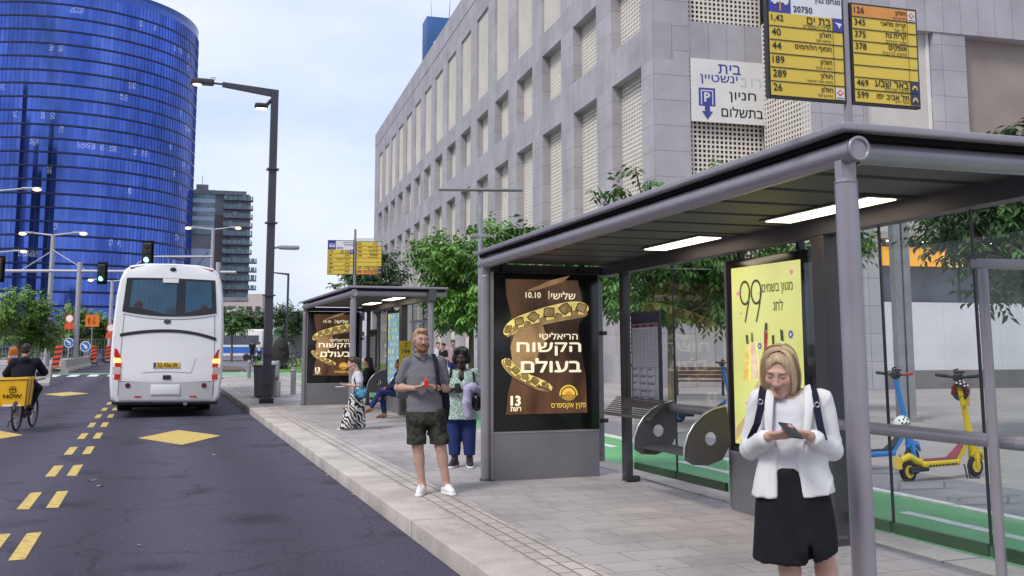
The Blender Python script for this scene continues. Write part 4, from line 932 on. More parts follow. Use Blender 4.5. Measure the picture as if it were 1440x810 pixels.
def light_box(loc, rz, w_, z0, z1, label, group=None, depth=.16):
    t = thing('advertising_panel', label, 'advertising panel', loc, rz, group)
    q = MB(); q.box((w_ / 2, 0, z0 / 2 - .06), (w_ - .015, depth, z0 - .01 + .12), bev=.006); q.build('plinth', M['panelgrey'], t)
    q = MB(); q.box((w_ / 2, .0, (z0 + z1) / 2), (w_, depth - .02, z1 - z0 - .02), bev=.008); c = q.build('case', M['black'], t)
    q = MB(); q.b((-.012, -depth / 2 - .008, .02), (.006, depth / 2 - .02, z1)); q.build('edge_trim', M['steel'], t)
    q = MB(); q.b((.01, -depth / 2 - .004, z0 - .012), (w_ - .01, -depth / 2 + .03, z0 + .008)); q.build('sill', M['galv'], t)
    q = MB(); q.b((.14, -.03, z1), (.19, .03, z1 + .12)); q.build('hanger', M['blackp'], t); q = MB(); q.b((w_ - .23, -.03, z1), (w_ - .18, .03, z1 + .12)); q.build('hanger', M['blackp'], t)
    return t, frame((0, -depth / 2 + .006, z0), (1, 0, 0))
def snake_poster(t, fr, w_, h_):
    """printed sheet: dark surround, brown figure, python, title"""
    q = MB()
    X = lambda u: u * w_; Yv = lambda v: v * h_
    F = lambda u, v: (X(u), Yv(v))
    poly(q, fr, [F(.115, .955), F(.80, .955), F(.845, .80), F(.80, .64), F(.83, .50), F(.87, .33), F(.88, .11), F(.12, .11), F(.14, .25), F(.19, .37), F(.17, .52), F(.15, .63), F(.17, .72), F(.12, .86)], ix['brown'], .002)
    poly(q, fr, [F(.20, .62), F(.30, .66), F(.46, .67), F(.50, .58), F(.42, .50), F(.40, .42), F(.26, .36), F(.18, .42), F(.16, .53)], ix['bronze'], .004)
    poly(q, fr, [F(.31, .885), F(.55, .955), F(.72, .985), F(.66, .945), F(.46, .90), F(.37, .882)], ix['bronze'], .004)
    coil = curve_pts([(X(.13), Yv(.60), h_ * .012), (X(.14), Yv(.625), h_ * .034), (X(.22), Yv(.67), h_ * .042), (X(.40), Yv(.71), h_ * .05), (X(.60), Yv(.745), h_ * .055), (X(.76), Yv(.765), h_ * .055), (X(.86), Yv(.765), h_ * .042), (X(.89), Yv(.755), h_ * .01)])
    ribbon(q, fr, [(x, y, w2 * 1.10) for x, y, w2 in coil], ix['dark'], .004)
    ribbon(q, fr, coil, ix['snake'], .006); ribbon(q, fr, [(x + .02 * w_ * 0, y - w2 * .80, w2 * .19) for x, y, w2 in coil], ix['bronze'], .0085)
    head = curve_pts([(X(.105), Yv(.455), h_ * .012), (X(.12), Yv(.435), h_ * .03), (X(.20), Yv(.375), h_ * .034), (X(.32), Yv(.325), h_ * .034), (X(.42), Yv(.295), h_ * .036), (X(.50), Yv(.275), h_ * .028), (X(.545), Yv(.262), h_ * .012)])
    ribbon(q, fr, [(x, y, w2 * 1.12) for x, y, w2 in head], ix['dark'], .004)
    ribbon(q, fr, head, ix['snake'], .006); ribbon(q, fr, [(x - w2 * .4, y - w2 * .70, w2 * .2) for x, y, w2 in head], ix['bronze'], .0085)
    g = random.Random(5)
    def saddles(band, step, z):
        acc = 0.0; k = 0
        for i in range(1, len(band) - 1):
            (xa, ya, wa), (xb, yb, _) = band[i - 1], band[i]; acc += math.hypot(xb - xa, yb - ya)
            if acc < wa * step or wa < h_ * .018: continue
            acc = 0.0; k += 1; t_ = Vector((xb - xa, yb - ya)).normalized(); nn = Vector((-t_.y, t_.x)); side = .28 if k % 2 else -.42; sc_ = 1.0 if k % 2 else .62
            c_ = Vector((xb, yb)) + nn * wa * side
            for rr, mi, dz in ((.66, 'dark', 0), (.54, 'saddle', .0012)):
                pl = []
                for j in range(11):
                    a_ = 2 * math.pi * j / 11; jit = 1 + .16 * math.sin(j * 2.3 + k * 1.7); p_ = c_ + (t_ * math.cos(a_) * 1.25 + nn * math.sin(a_)) * wa * rr * sc_ * jit
                    off = (p_ - Vector((xb, yb))).dot(nn); off2 = max(-wa * .93, min(wa * .93, off)); p_ = p_ + nn * (off2 - off); pl.append((p_.x, p_.y))
                poly(q, fr, pl, ix[mi], z + dz + .00005 * (k % 8))
    saddles(coil, 1.0, .0065); saddles(head, 1.05, .0065)
    disc(q, fr, X(.47), Yv(.295), h_ * .006, mi=ix['dark'], z=.009)
    poly(q, fr, [F(.41, .277), F(.53, .252), F(.53, .258), F(.42, .285)], ix['dark'], .008)
    f2 = fr @ Matrix.Translation((0, 0, .010)); c = ix['cream']
    put_text(q, '10.10', f2, X(.30), Yv(.838), h_ * .036, c, 'l', .014); rect(q, f2, X(.515), Yv(.832), X(.522), Yv(.885), c); put_text(q, 'שלישי', f2, X(.54), Yv(.832), h_ * .048, c, 'l', .012, wfix=w_ * .23)
    put_text(q, 'הריאליטי', f2, X(.79), Yv(.575), h_ * .045, c, 'r', .016, wfix=w_ * .36)
    put_text(q, 'הקשוח', f2, X(.82), Yv(.475), h_ * .08, c, 'r', .030, wfix=w_ * .60)
    put_text(q, 'בעולם', f2, X(.82), Yv(.37), h_ * .085, c, 'r', .030, wfix=w_ * .56)
    put_text(q, '13', f2, X(.165), Yv(.165), h_ * .058, c, 'l', .05); put_text(q, 'רשת', f2, X(.16), Yv(.13), h_ * .026, c, 'l', .012, wfix=w_ * .095)
    cx, cy, r_ = X(.70), Yv(.225), h_ * .058
    for k in range(26): a = R(k * 180 / 25); disc(q, f2, cx + r_ * math.cos(a), cy + r_ * math.sin(a), h_ * .0055, mi=ix['gold'], n=8)
    poly(q, f2, [(cx + r_ * .78 * math.cos(R(k * 10)), cy + r_ * .78 * math.sin(R(k * 10))) for k in range(19)], ix['gold'])
    poly(q, f2, [(cx + r_ * .42 * math.cos(R(k * 15)), cy + r_ * .42 * math.sin(R(k * 15))) for k in range(13)], ix['orange'], .002)
    for k in range(9):
        a = R(200 + k * 17.5); b_ = a + R(7); poly(q, f2, [(cx, cy), (cx + r_ * .9 * math.cos(a), cy + r_ * .62 * math.sin(a)), (cx + r_ * .9 * math.cos(b_), cy + r_ * .62 * math.sin(b_))], ix['gold'])
    put_text(q, 'פקין אקספרס', f2, X(.70), Yv(.135), h_ * .038, ix['gold'], 'c', .008, wfix=w_ * .33)
    return q.build('poster', PL, t)
HB0, HB1 = .555, 2.46
a1, fr = light_box((3.76, 11.30, 0), R(-.4), 1.38, HB0, HB1, 'lit snake advertisement panel between the two women, at the near shelter far end', 'snake posters'); snake_poster(a1, fr, 1.38, HB1 - HB0)
a2, fr = light_box((3.72, 26.55, 0), 0, 1.38, HB0, HB1, 'smaller lit snake advertisement panel behind the girl in patterned trousers', 'snake posters'); snake_poster(a2, fr, 1.38, HB1 - HB0)
# the lit perfume panel at the back of the near shelter, turned along the street
a3, fr = light_box((5.395, 8.56, 0), R(-91.2), 1.36, .56, 2.43, 'lit yellow perfume advertisement panel behind the woman in white', None, .16)
def perfume(t, fr, w_, h_):
    q = MB(); X = lambda u: u * w_; Y_ = lambda v: v * h_; F = lambda u, v: (X(u), Y_(v))
    rect(q, fr, X(.075), Y_(.045), X(.925), Y_(.95), ix['yel'], .002)
    f2 = fr @ Matrix.Translation((0, 0, .006)); k_ = ix['ink']
    for cx in (.255, .40):
        ribbon(q, f2, [(X(cx) + w_ * .062 * math.cos(R(a)), Y_(.815) + h_ * .058 * math.sin(R(a)), w_ * .009) for a in range(0, 361, 15)], k_)
        ribbon(q, f2, [(X(cx + .062), Y_(.83), w_ * .009), (X(cx + .045), Y_(.76), w_ * .009), (X(cx - .005), Y_(.665), w_ * .009)], k_, .001)
    put_text(q, 'מגוון בשמים', f2, X(.835), Y_(.795), h_ * .055, k_, 'r', .006, wfix=w_ * .36); put_text(q, 'לחג', f2, X(.72), Y_(.715), h_ * .055, k_, 'r', .006, wfix=w_ * .115)
    put_text(q, 'רק', f2, X(.42), Y_(.80), h_ * .012, k_, 'l'); put_text(q, 'לחג', f2, X(.18), Y_(.705), h_ * .012, k_, 'l')
    def heart(x, y, s_, mi, a=0.0):
        p = []
        for i in range(20):
            th = 2 * math.pi * i / 20; hx = 16 * math.sin(th) ** 3 / 16; hy = (13 * math.cos(th) - 5 * math.cos(2 * th) - 2 * math.cos(3 * th) - math.cos(4 * th)) / 16
            p.append((x + s_ * (hx * math.cos(a) - hy * math.sin(a)), y + s_ * (hx * math.sin(a) + hy * math.cos(a))))
        poly(q, f2, p, mi, .002)
    for u, v, s_, a in ((.165, .815, .028, .2), (.83, .895, .03, -.3), (.255, .255, .03, .3), (.735, .305, .018, .5), (.79, .262, .022, -.4), (.30, .18, .02, .9)): heart(X(u), Y_(v), s_, ix['pink'], a)
    for u, v, s_ in ((.43, .545, .024), (.80, .60, .03)):
        for k in range(6): disc(q, f2, X(u) + s_ * .8 * math.cos(k * 1.05), Y_(v) + s_ * .8 * math.sin(k * 1.05), s_ * .55, mi=ix['violet'], n=10, z=.0015 + .0004 * k)
        disc(q, f2, X(u), Y_(v), s_ * .35, mi=ix['cream'], n=10, z=.005)
    def bottle(pts, mi, cap): poly(q, f2, [F(u, v) for u, v in pts], ix[mi], .003); poly(q, f2, [F(u, v) for u, v in cap], k_, .004)
    bottle([(.20, .375), (.285, .36), (.30, .545), (.255, .555)], 'amber', [(.262, .555), (.29, .553), (.285, .60), (.255, .60)])
    bottle([(.335, .375), (.415, .385), (.375, .565), (.305, .56)], 'blush', [(.325, .565), (.35, .565), (.345, .61), (.33, .615)])
    bottle([(.41, .385), (.50, .365), (.505, .44), (.535, .61), (.49, .625), (.475, .47)], 'redb', [(.495, .625), (.53, .615), (.535, .655), (.505, .66)])
    bottle([(.55, .37), (.64, .36), (.665, .41), (.64, .455), (.66, .51), (.62, .535), (.56, .53), (.545, .46), (.53, .42)], 'clear', [(.585, .535), (.61, .535), (.61, .60), (.58, .595)])
    poly(q, f2, [F(.59, .515), F(.62, .485), F(.60, .445), F(.575, .48)], k_, .005); poly(q, f2, [F(.60, .445), F(.625, .41), F(.60, .38), F(.58, .41)], k_, .005)
    bottle([(.725, .355), (.79, .365), (.755, .55), (.69, .57)], 'clear', [(.685, .572), (.72, .565), (.715, .62), (.68, .625)])
    poly(q, f2, [F(.08, .115), F(.22, .19), F(.30, .27), (X(.36), Y_(.35)), F(.46, .40), F(.49, .385), F(.42, .33), F(.40, .25), F(.47, .15), F(.42, .10), F(.30, .13), F(.20, .12), F(.08, .05)], ix['hand'], .002)
    q.build('poster', PL, t)
perfume(a3, fr, 1.36, 1.87)
# farther shelter: its back panel shows blue and yellow artwork
a4, fr = light_box((5.36, 23.9, 0), R(-90), 1.36, .56, 2.43, 'narrow lit pale blue and yellow advertisement panel inside the farther shelter', None, .16)
q = MB(); pb = [emit_mat('print_blue', (.22, .40, .52), .35), emit_mat('print_yellow', (.65, .55, .08), .4), emit_mat('print_white', (.6, .62, .6), .4), emit_mat('print_green', (.20, .42, .25), .35)]
rect(q, fr, .1, .1, 1.26, 1.76, 0, .002)
for k in range(10):
    for j in range(5): disc(q, fr, .2 + .24 * j + random.uniform(-.05, .05), .2 + .165 * k, random.uniform(.03, .08), mi=random.choice((1, 1, 2, 3)), n=10, z=.004 + .0005 * j)
q.build('poster', pb, a4)

# ------------------------------------------------------------------ route signs above the roofs
SGM = [mat('route_yellow', (.70, .50, .065), .45, 0, .06, 1.5), mat('route_black', (.012, .011, .02), .5, 0, .05), mat('route_white', (.70, .70, .74), .45, 0, .05), mat('route_blue', (.04, .05, .30), .45, 0, .05), mat('route_orange', (.66, .27, .06), .45, 0, .12, 3), mat('route_red', (.65, .10, .05), .45, 0, .05), mat('route_navy', (.03, .035, .12), .45, 0, .05)]
def put_route(q, f2, w_, y0, rh, num, name, sub, icol=.86, side='l'):
    if num: put_text(q, num, f2, .03 * w_, y0 + rh * .32, rh * .52, 1, 'l', .006, wmax=w_ * .26)
    if name: put_text(q, name, f2, w_ * (icol - .025), y0 + rh * .38, rh * .50, 1, 'r', .004, wmax=w_ * .62)
    if sub: put_text(q, sub, f2, w_ * (icol - .025), y0 + rh * .06, rh * .25, 1, 'r', .0, wmax=w_ * .6)
def logo(q, f2, x, y, s_):                          # small red lozenge emblem on white
    rect(q, f2, x, y, x + s_, y + s_ * 1.15, 2, .001)
    poly(q, f2, [(x + s_ * .5, y + s_ * 1.06), (x + s_ * .92, y + s_ * .68), (x + s_ * .5, y + s_ * .30), (x + s_ * .08, y + s_ * .68)], 5, .002); poly(q, f2, [(x + s_ * .5, y + s_ * .86), (x + s_ * .72, y + s_ * .68), (x + s_ * .5, y + s_ * .5), (x + s_ * .28, y + s_ * .68)], 2, .003)
    rect(q, f2, x + s_ * .1, y + s_ * .1, x + s_ * .9, y + s_ * .18, 1, .002)
def route_sign(loc, rz, w_, hA, hB, label, k=1.0, reduced=False, wl=None):
    t = thing('route_sign', label, 'bus stop sign', loc, rz, 'route signs on the shelter roofs')
    q = MB(); q.cone((0, 0, -.1), (0, 0, .38 + max(hA, hB) + .06), .024, n=14); q.lathe([(.04, -.09), (.06, -.09), (.06, -.07), (.026, -.06)], n=16); q.build('pole', M['steel'], t)
    g = .035; zb = .20; w_r0 = w_
    def boardf(x0, h_, z0, name='board'):
        w_ = wl if (x0 < 0 and wl) else w_r0
        q = MB(); q.b((x0 - .012, -.02, z0 - .012), (x0 + w_ + .012, .015, z0 + h_ + .012)); b_ = q.build(name, M['blackp'], t); return b_, frame((x0, -.024, z0), (1, 0, 0))
    # left board: white header with a bus pictogram
    w_r = w_; w_ = wl or w_
    b_, f2 = boardf(-g - w_, hA, zb); q = MB(); hh_ = hA * .27; rows = 6; rh = (hA - hh_) / rows
    rect(q, f2, 0, 0, w_, hA - hh_, 0); rect(q, f2, w_ * .30, hA - hh_, w_, hA, 2); rect(q, f2, 0, hA - hh_, w_ * .30, hA, 3)
    bx, by = w_ * .03, hA - hh_ * .66
    rect(q, f2, bx, by, bx + w_ * .24, by + hh_ * .32, 2, .002)
    for u in (.05, .2): disc(q, f2, bx + w_ * u, by, hh_ * .07, mi=2, n=12, z=.003)
    for u in range(5): rect(q, f2, bx + w_ * (.015 + .045 * u), by + hh_ * .13, bx + w_ * (.05 + .045 * u), by + hh_ * .27, 3, .003)
    put_text(q, '1', f2 @ Matrix.Translation((0, 0, .003)), w_ * .15, hA - hh_ * .93, hh_ * .30, 4, 'c', .03)
    f3 = f2 @ Matrix.Translation((0, 0, .002))
    put_text(q, 'תדרל קרליבך/', f3, w_ * .98, hA - hh_ * .30, hh_ * .20, 1, 'r', .01, wmax=w_ * .60); put_text(q, 'מנחם בגין', f3, w_ * .98, hA - hh_ * .58, hh_ * .20, 1, 'r', .01, wmax=w_ * .5); put_text(q, '20750', f3, w_ * .33, hA - hh_ * .92, hh_ * .2, 1, 'l', .012)
    R1 = [('1,42', 'בת ים', 'מרכז הספורט'), ('40', 'חולון', 'מוזיאון אגד'), ('44', 'מסוף הלוחמים', ''), ('189', 'חולון', 'פארק פרס'), ('289', 'חולון', 'מסוף אזור תעשיה'), ('26', 'חולון', 'מוזיאון אגד')]
    for i, (n_, a, s_) in enumerate(R1):
        y0 = hA - hh_ - (i + 1) * rh; put_route(q, f3, w_, y0, rh, n_, a, s_)
        rect(q, f2, 0, y0 - .003, w_, y0 + .003, 1, .003) if i < 5 else None
    rect(q, f2, w_ * .86, 0, w_ * .866, hA - hh_, 1, .004); rect(q, f2, w_ * .87, hA - hh_ - rh * .97, w_, hA - hh_, 3, .004)
    poly(q, f2, [(w_ * .885, hA - hh_ - rh * .3), (w_ * .99, hA - hh_ - rh * .38), (w_ * .95, hA - hh_ - rh * .75), (w_ * .93, hA - hh_ - rh * .5)], 2, .006); logo(q, f3, w_ * .875, rh * .04, w_ * .115)
    q.build('lettering', SGM, b_)
    w_ = w_r
    b_, f2 = boardf(g, hB, zb + (.0 if not reduced else 0)); q = MB(); rows = 8; rh = hB / rows
    f3 = f2 @ Matrix.Translation((0, 0, .002)); rect(q, f2, 0, 0, w_, hB, 0); rect(q, f2, 0, hB - rh if not reduced else 0, w_ * .86, hB if not reduced else rh, 4, .001)
    R2 = [('126', 'חולון', 'מוזיאון אגד'), ('345', 'קרית מלאכי', 'גבי אור'), ('375', 'קרית גת', 'שער הדרום'), ('378', 'אופקים', 'תחנת הרכבת'), ('', '', ''), ('', '', ''), ('469', 'באר שבע', 'תחנה מרכזית'), ('599', 'תל אביב-יפו', 'מסוף רדינג')]
    for i, (n_, a, s_) in enumerate(R2):
        y0 = hB - (i + 1) * rh; put_route(q, f3, w_, y0, rh, n_, a, s_, .86)
        if i < 7: rect(q, f2, 0, y0 - .003, w_, y0 + .003, 1, .003)
    rect(q, f2, w_ * .855, 0, w_ * .861, hB, 1, .004); logo(q, f3, w_ * .87, hB - rh * .95, w_ * .12)
    for i in (0, 1):
        rect(q, f2, w_ * .865, rh * i + .004, w_, rh * (i + 1) - .004, 6, .004); y0 = rh * i + rh * .3
        poly(q, f2, [(w_ * .93 + w_ * .045 * math.cos(R(a)), y0 + rh * .4 * math.sin(R(a))) for a in range(0, 181, 20)], 0, .006); poly(q, f2, [(w_ * .93 + w_ * .025 * math.cos(R(a)), y0 + rh * .2 * math.sin(R(a))) for a in range(0, 181, 20)], 6, .008)
    q.build('lettering', SGM, b_)
    return t
route_sign((3.71, 4.62, 2.79), R(-3), .44, .66, .58, 'yellow route sign with white header over the near shelter, filling the picture top', wl=.48)
s2 = route_sign((3.72, 19.95, 2.80), R(-14), .50, .68, .66, 'small yellow route sign over the farther shelter against the sky', reduced=True)
# yellow line numbers on the farther shelter's glass
ln = thing('line_number_plate', 'yellow plate of black line numbers 2, 194, 68 and 117 inside the farther shelter', 'sign', (5.02, 20.9, 1.06))
q = MB(); q.b((-.135, 0, 0), (.135, .01, .60)); q.build('plate', mat('plate_yellow', (.75, .50, .02), .45, 0, .05), ln)
f2 = frame((-.135, -.004, 0), (1, 0, 0)); q = MB()
for i, s_ in enumerate(('2', '194', '68', '117')): put_text(q, s_, f2, .15, .475 - .145 * i, .09, 0, 'c', .02)
q.build('numbers', SGM[1], ln)
# ------------------------------------------------------------------ white coach
def coach():
    bx, by = .235, 25.35
    t = thing('coach', 'white coach seen from behind with blue curtains and yellow number plate', 'bus', (bx, by, -.15), 0); t.rotation_euler = (0, R(.7), 0)
    W = mat('coach_white', (.79, .78, .79), .28, 0, .04, 1.2, coat=.4)
    BLK = M['blackp']; LEN_ = 11.8
    # section: half width against height; the rear leans in slightly towards the roof
    sec = [(1.16, .36), (1.235, .48), (1.275, .9), (1.28, 1.5), (1.265, 2.2), (1.225, 2.9), (1.175, 3.26), (1.09, 3.50), (.95, 3.62), (.6, 3.685), (0, 3.70)]
    full = sec + [(-x, z) for x, z in sec[-2::-1]]
    lean = lambda z: .02 + .16 * max(0, (z - 1.9) / 1.8) ** 2 - .05 * max(0, 1 - abs(z - .9) / .9)
    q = MB(); n_ = len(full); vs = []
    ring = [(0, .0, 1.0)]
    # rounded rear edge: three rings, then along the sides
    for off, sc in ((0, .955), (.02, .985), (.07, 1.0), (LEN_ - .2, 1.0), (LEN_, .95)):
        for x, z in full:
            zc = 1.9; vs.append((x * sc, lean(z) + off, zc + (z - zc) * (1 - (1 - sc) * .5)))
    fs = []
    for k in range(4):
        for i in range(n_ - 1): fs.append((k * n_ + i, k * n_ + i + 1, (k + 1) * n_ + i + 1, (k + 1) * n_ + i))
        fs.append((k * n_ + n_ - 1, k * n_, (k + 1) * n_, (k + 1) * n_ + n_ - 1))
    q.add(vs, [tuple(reversed(f)) for f in fs], 0, True)
    # rear skin: quads across the section, bulging backwards in the middle
    rows = [(x * .955, 1.9 + (z - 1.9) * (1 - .0225)) for x, z in sec]
    zs = [r_[1] for r_ in rows]; NX = 12; g = []
    def halfw(z): return float(np.interp(z, zs, [r_[0] for r_ in rows]))
    zl = list(np.linspace(zs[0], zs[-2], 30))
    for z in zl:
        hw = halfw(z)
        for i in range(NX + 1): u = -1 + 2 * i / NX; g.append((u * hw, lean(z) - .07 * (1 - u * u), z))
    vs = g; fs = []
    for r_ in range(len(zl) - 1):
        for i in range(NX): a = r_ * (NX + 1) + i; fs.append((a, a + 1, a + NX + 2, a + NX + 1))
    q.add(vs, fs, 0, True)
    body = q.build('body', W, t)
    def rear(x, z, out_=0.0): hw = halfw(z); u = x / hw; return (x, lean(z) - .07 * (1 - u * u) - out_, z)
    def patch(name, pts_fn, m, par=t, out_=.006, nx=14, nz=6, close=False):
        """sheet laid on the rear skin: pts_fn(u, v) -> (x, z)"""
        q = MB(); vs = [rear(*pts_fn(i / nx, j / nz), out_) for j in range(nz + 1) for i in range(nx + 1)]
        fs = [(j * (nx + 1) + i, j * (nx + 1) + i + 1, (j + 1) * (nx + 1) + i + 1, (j + 1) * (nx + 1) + i) for j in range(nz) for i in range(nx)]
        q.add(vs, fs, 0, True); return q.build(name, m, par)
    # rear window, dark surround, curtains in folds, seat backs and the pane
    wt = lambda u: 3.33 - .015 * (2 * u - 1) ** 2; wb = lambda u: 2.50 - .10 * (1 - (2 * u - 1) ** 2) 
    wx_ = lambda u, v: (2 * u - 1) * (1.08 - .06 * v)
    patch('window_surround', lambda u, v: (wx_(u, v), wb(u) + (wt(u) - wb(u)) * v), M['black'], out_=.004)
    cm = mat('curtain_blue', (.15, .33, .47), .8, 0, .2, 3); 
    for u0, u1, sp in ((.07, .56, 0), (.66, .95, 1)):
        q = MB(); nx = 60; vs = []
        for j in (0, 1):
            for i in range(nx + 1):
                u = u0 + (u1 - u0) * i / nx; zt = wt(u) - .06; zb_ = wb(u) + .10 + .05 * math.sin(u * 9); z = zb_ + (zt - zb_) * j
                vs.append(rear(wx_(u, (z - 2.5) / .8), z, max(.008, .016 + .004 * math.sin(i * 1.15))))
        q.add(vs, [(i, i + 1, nx + 2 + i, nx + 1 + i) for i in range(nx)], 0, True); q.build('curtain', cm, t)
    q = MB()
    for x, z, r_, mi in ((-.72, 2.66, .10, 0), (.78, 2.60, .09, 0), (.02, 2.55, .12, 1)):
        p = rear(x, z, .02); q.ball(p, (r_, .012, r_), 14, mi)
    q.build('seat_head', [mat('seat_red', (.22, .04, .05), .7, 0, .1), mat('seat_grey', (.2, .22, .22), .5, 0, .1)], t)
    patch('window_pane', lambda u, v: (wx_(u, v) * .985, wb(u) + .02 + (wt(u) - wb(u) - .04) * v), glass_mat('coach_glass', (.42, .50, .56), .84), out_=.04)
    patch('white_sticker', lambda u, v: (-.02 + .36 * (u - .5), 3.22 + .10 * v), M['white'], out_=.045, nx=2, nz=1)
    # trim line, door seams, recessed plate
    arc = lambda u: 2.02 - .19 * (2 * u - 1) ** 2 * (1 if u > .5 else .62) + .0
    patch('trim_strip', lambda u, v: ((2 * u - 1) * 1.10, arc(u) + .075 * v), M['blackp'], out_=.012, nx=24, nz=1)
    seam = mat('seam', (.10, .10, .11), .8, 0, .05); q = MB()
    for sx in (-1.07, 1.08):
        q.tube([rear(sx * (1.0 - .03 * max(0, z - 1.2)), z, .003) for z in np.linspace(.52, 2.45, 12)], .006, 5)
    q.tube([rear(x, .86 - .03 * (1 - (x / 1.1) ** 2), .003) for x in np.linspace(-1.06, 1.06, 14)], .006, 5)
    q.tube([rear(x, 2.45 - .12 * (1 - (x / 1.1) ** 2), .003) for x in np.linspace(-1.06, 1.06, 14)], .006, 5)
    q.build('panel_seam', seam, t)
    patch('plate_recess', lambda u, v: (-.02 + (2 * u - 1) * (.56 + .1 * v), 1.06 + .36 * v + .03 * (1 - (2 * u - 1) ** 2)), W, out_=.012, nx=12, nz=1)
    q = MB(); p = rear(-.02, 1.24, .02); q.box(p, (.60, .02, .14), 0, bev=.004); q.box((p[0] - .265, p[1] - .011, p[2]), (.055, .004, .115), 1); pl = q.build('number_plate', [SGM[0], SGM[3]], t)
    q = MB(); put_text(q, '52-926-39', frame((p[0] - .22, p[1] - .0125, p[2] - .045), (1, 0, 0)), .24, .0, .09, 0, 'c', .02, wfix=.44); q.build('plate_number', SGM[1], pl)
    q = MB(); q.ball(rear(-.05, 2.28, .004), (.085, .014, .06), 16); q.tube([(rear(-.05, 2.28)[0] + .075 * math.cos(a), rear(0, 2.28)[1] - .012, 2.28 + .05 * math.sin(a)) for a in np.linspace(0, 6.1, 18)], .008, 6); q.build('emblem', M['steel_dk'], t)
    q = MB(); q.box(rear(.0, .955, .01), (.18, .03, .10), bev=.01); q.build('latch', BLK, t)
    q = MB(); p = rear(.02, 3.55, .005); q.ball(p, (.075, .03, .055), 14); q.box((p[0], p[1] - .02, p[2]), (.10, .03, .05), bev=.01); q.build('reversing_camera', BLK, t)
    am = mat('marker_red', (.22, .03, .02), .3, 0, .1, emit=(.6, .05, .02), estr=.15)
    for x in (-.92, .92): q = MB(); q.ball(rear(x, 3.56, .004), (.055, .02, .022), 12); q.build('marker_lamp', am, t)
    # lamp clusters, fog lamps, bumper
    red = mat('lamp_red', (.30, .012, .012), .18, 0, .15, 9, emit=(.5, .02, .01), estr=.25); amb = emit_mat('lamp_amber', (1.0, .42, .10), 1.6); clr = mat('lamp_clear', (.55, .42, .42), .15, 0, .3, 14)
    for s_ in (-1, 1):
        q = MB()
        X = lambda a: s_ * a
        def lens(z0, z1, a0, a1, b0, b1, mi, out_):
            vs = [rear(X(a0), z0, out_), rear(X(a1), z0, out_ - .03), rear(X(b1), z1, out_ - .03), rear(X(b0), z1, out_)]
            vs2 = [(x, y + .09, z) for x, y, z in vs]
            q.add(vs + vs2, [(0, 1, 2, 3), (4, 5, 1, 0), (5, 6, 2, 1), (6, 7, 3, 2), (7, 4, 0, 3)] if s_ > 0 else [(3, 2, 1, 0), (0, 1, 5, 4), (1, 2, 6, 5), (2, 3, 7, 6), (3, 0, 4, 7)], mi)
        lens(.90, 1.02, 1.04, 1.22, 1.03, 1.22, 0, .022); lens(1.02, 1.19, 1.05, 1.21, 1.05, 1.22, 2, .030); lens(1.19, 1.29, 1.03, 1.22, 1.04, 1.22, 0, .022); lens(1.29, 1.40, 1.05, 1.21, 1.06, 1.21, 1, .030); lens(1.40, 1.62, 1.04, 1.22, 1.15, 1.22, 0, .022)
        q.build('tail_lamp', [red, amb, clr], t)
        q = MB(); p = rear(s_ * .86, .76, .01); q.lathe([(.0, .0), (.05, .0), (.062, -.02), (.062, .02)], p, 18, M=None); q2 = MB(); q2.cone(p, (p[0], p[1] - .02, p[2]), .062, .055, 18); q2.build('fog_lamp', mat('fog_red', (.10, .008, .008), .25, 0, .2) if s_ < 0 else bpy.data.materials['fog_red'], t)
        q = MB(); q.b((s_ * 1.10, .12, 2.42), (s_ * 1.245, 1.1, 3.25)); 
        q = MB()
        for k in range(9): z = 2.50 + .075 * k; q.b((s_ * (1.262 - .05 * (z - 2.2)) - .012, .30, z), (s_ * (1.262 - .05 * (z - 2.2)) + .012, .8, z + .03))
        q.build('side_grille', seam, t)
    patch('bumper', lambda u, v: ((2 * u - 1) * 1.06, .42 + .42 * v), mat('bumper_white', (.56, .545, .565), .4, 0, .07, 2), out_=.014)
    q = MB(); p = rear(-.02, .66, .02); q.box(p, (.66, .02, .24), bev=.012); q.build('hatch', W, t)
    for s_ in (-1, 1):
        q = MB(); q.box(rear(s_ * .62, .50, .02), (.16, .012, .035), bev=.004); q.build('reflector', red, t)
    q = MB(); q.cone((.45, .0, .33), (.45, .25, .33), .05, n=14); q.build('exhaust_pipe', M['galv'], t)
    q = MB(); q.b((-1.2, .12, .30), (1.2, .5, .40)); q.b((-.30, -.02, .36), (.6, .1, .405), 1); q.build('underside', [BLK, M['galv']], t)
    q = MB(); q.b((-1.0, .5, .22), (1.0, 3.0, .5)); q.b((-.6, .7, .3), (.5, 1.1, .62)); q.build('chassis', M['gap'], t)
    for s_ in (-1, 1):
        for yy in (3.0, 8.9):
            q = MB(); q.cone((s_ * .80, yy, .5), (s_ * 1.16, yy, .5), .5, n=28); w_ = q.build('wheel', M['rubber'], t)
            q = MB(); q.cone((s_ * 1.155, yy, .5), (s_ * 1.17, yy, .5), .30, .24, 24); q.build('rim', M['galv'], w_)
    return t
coach()

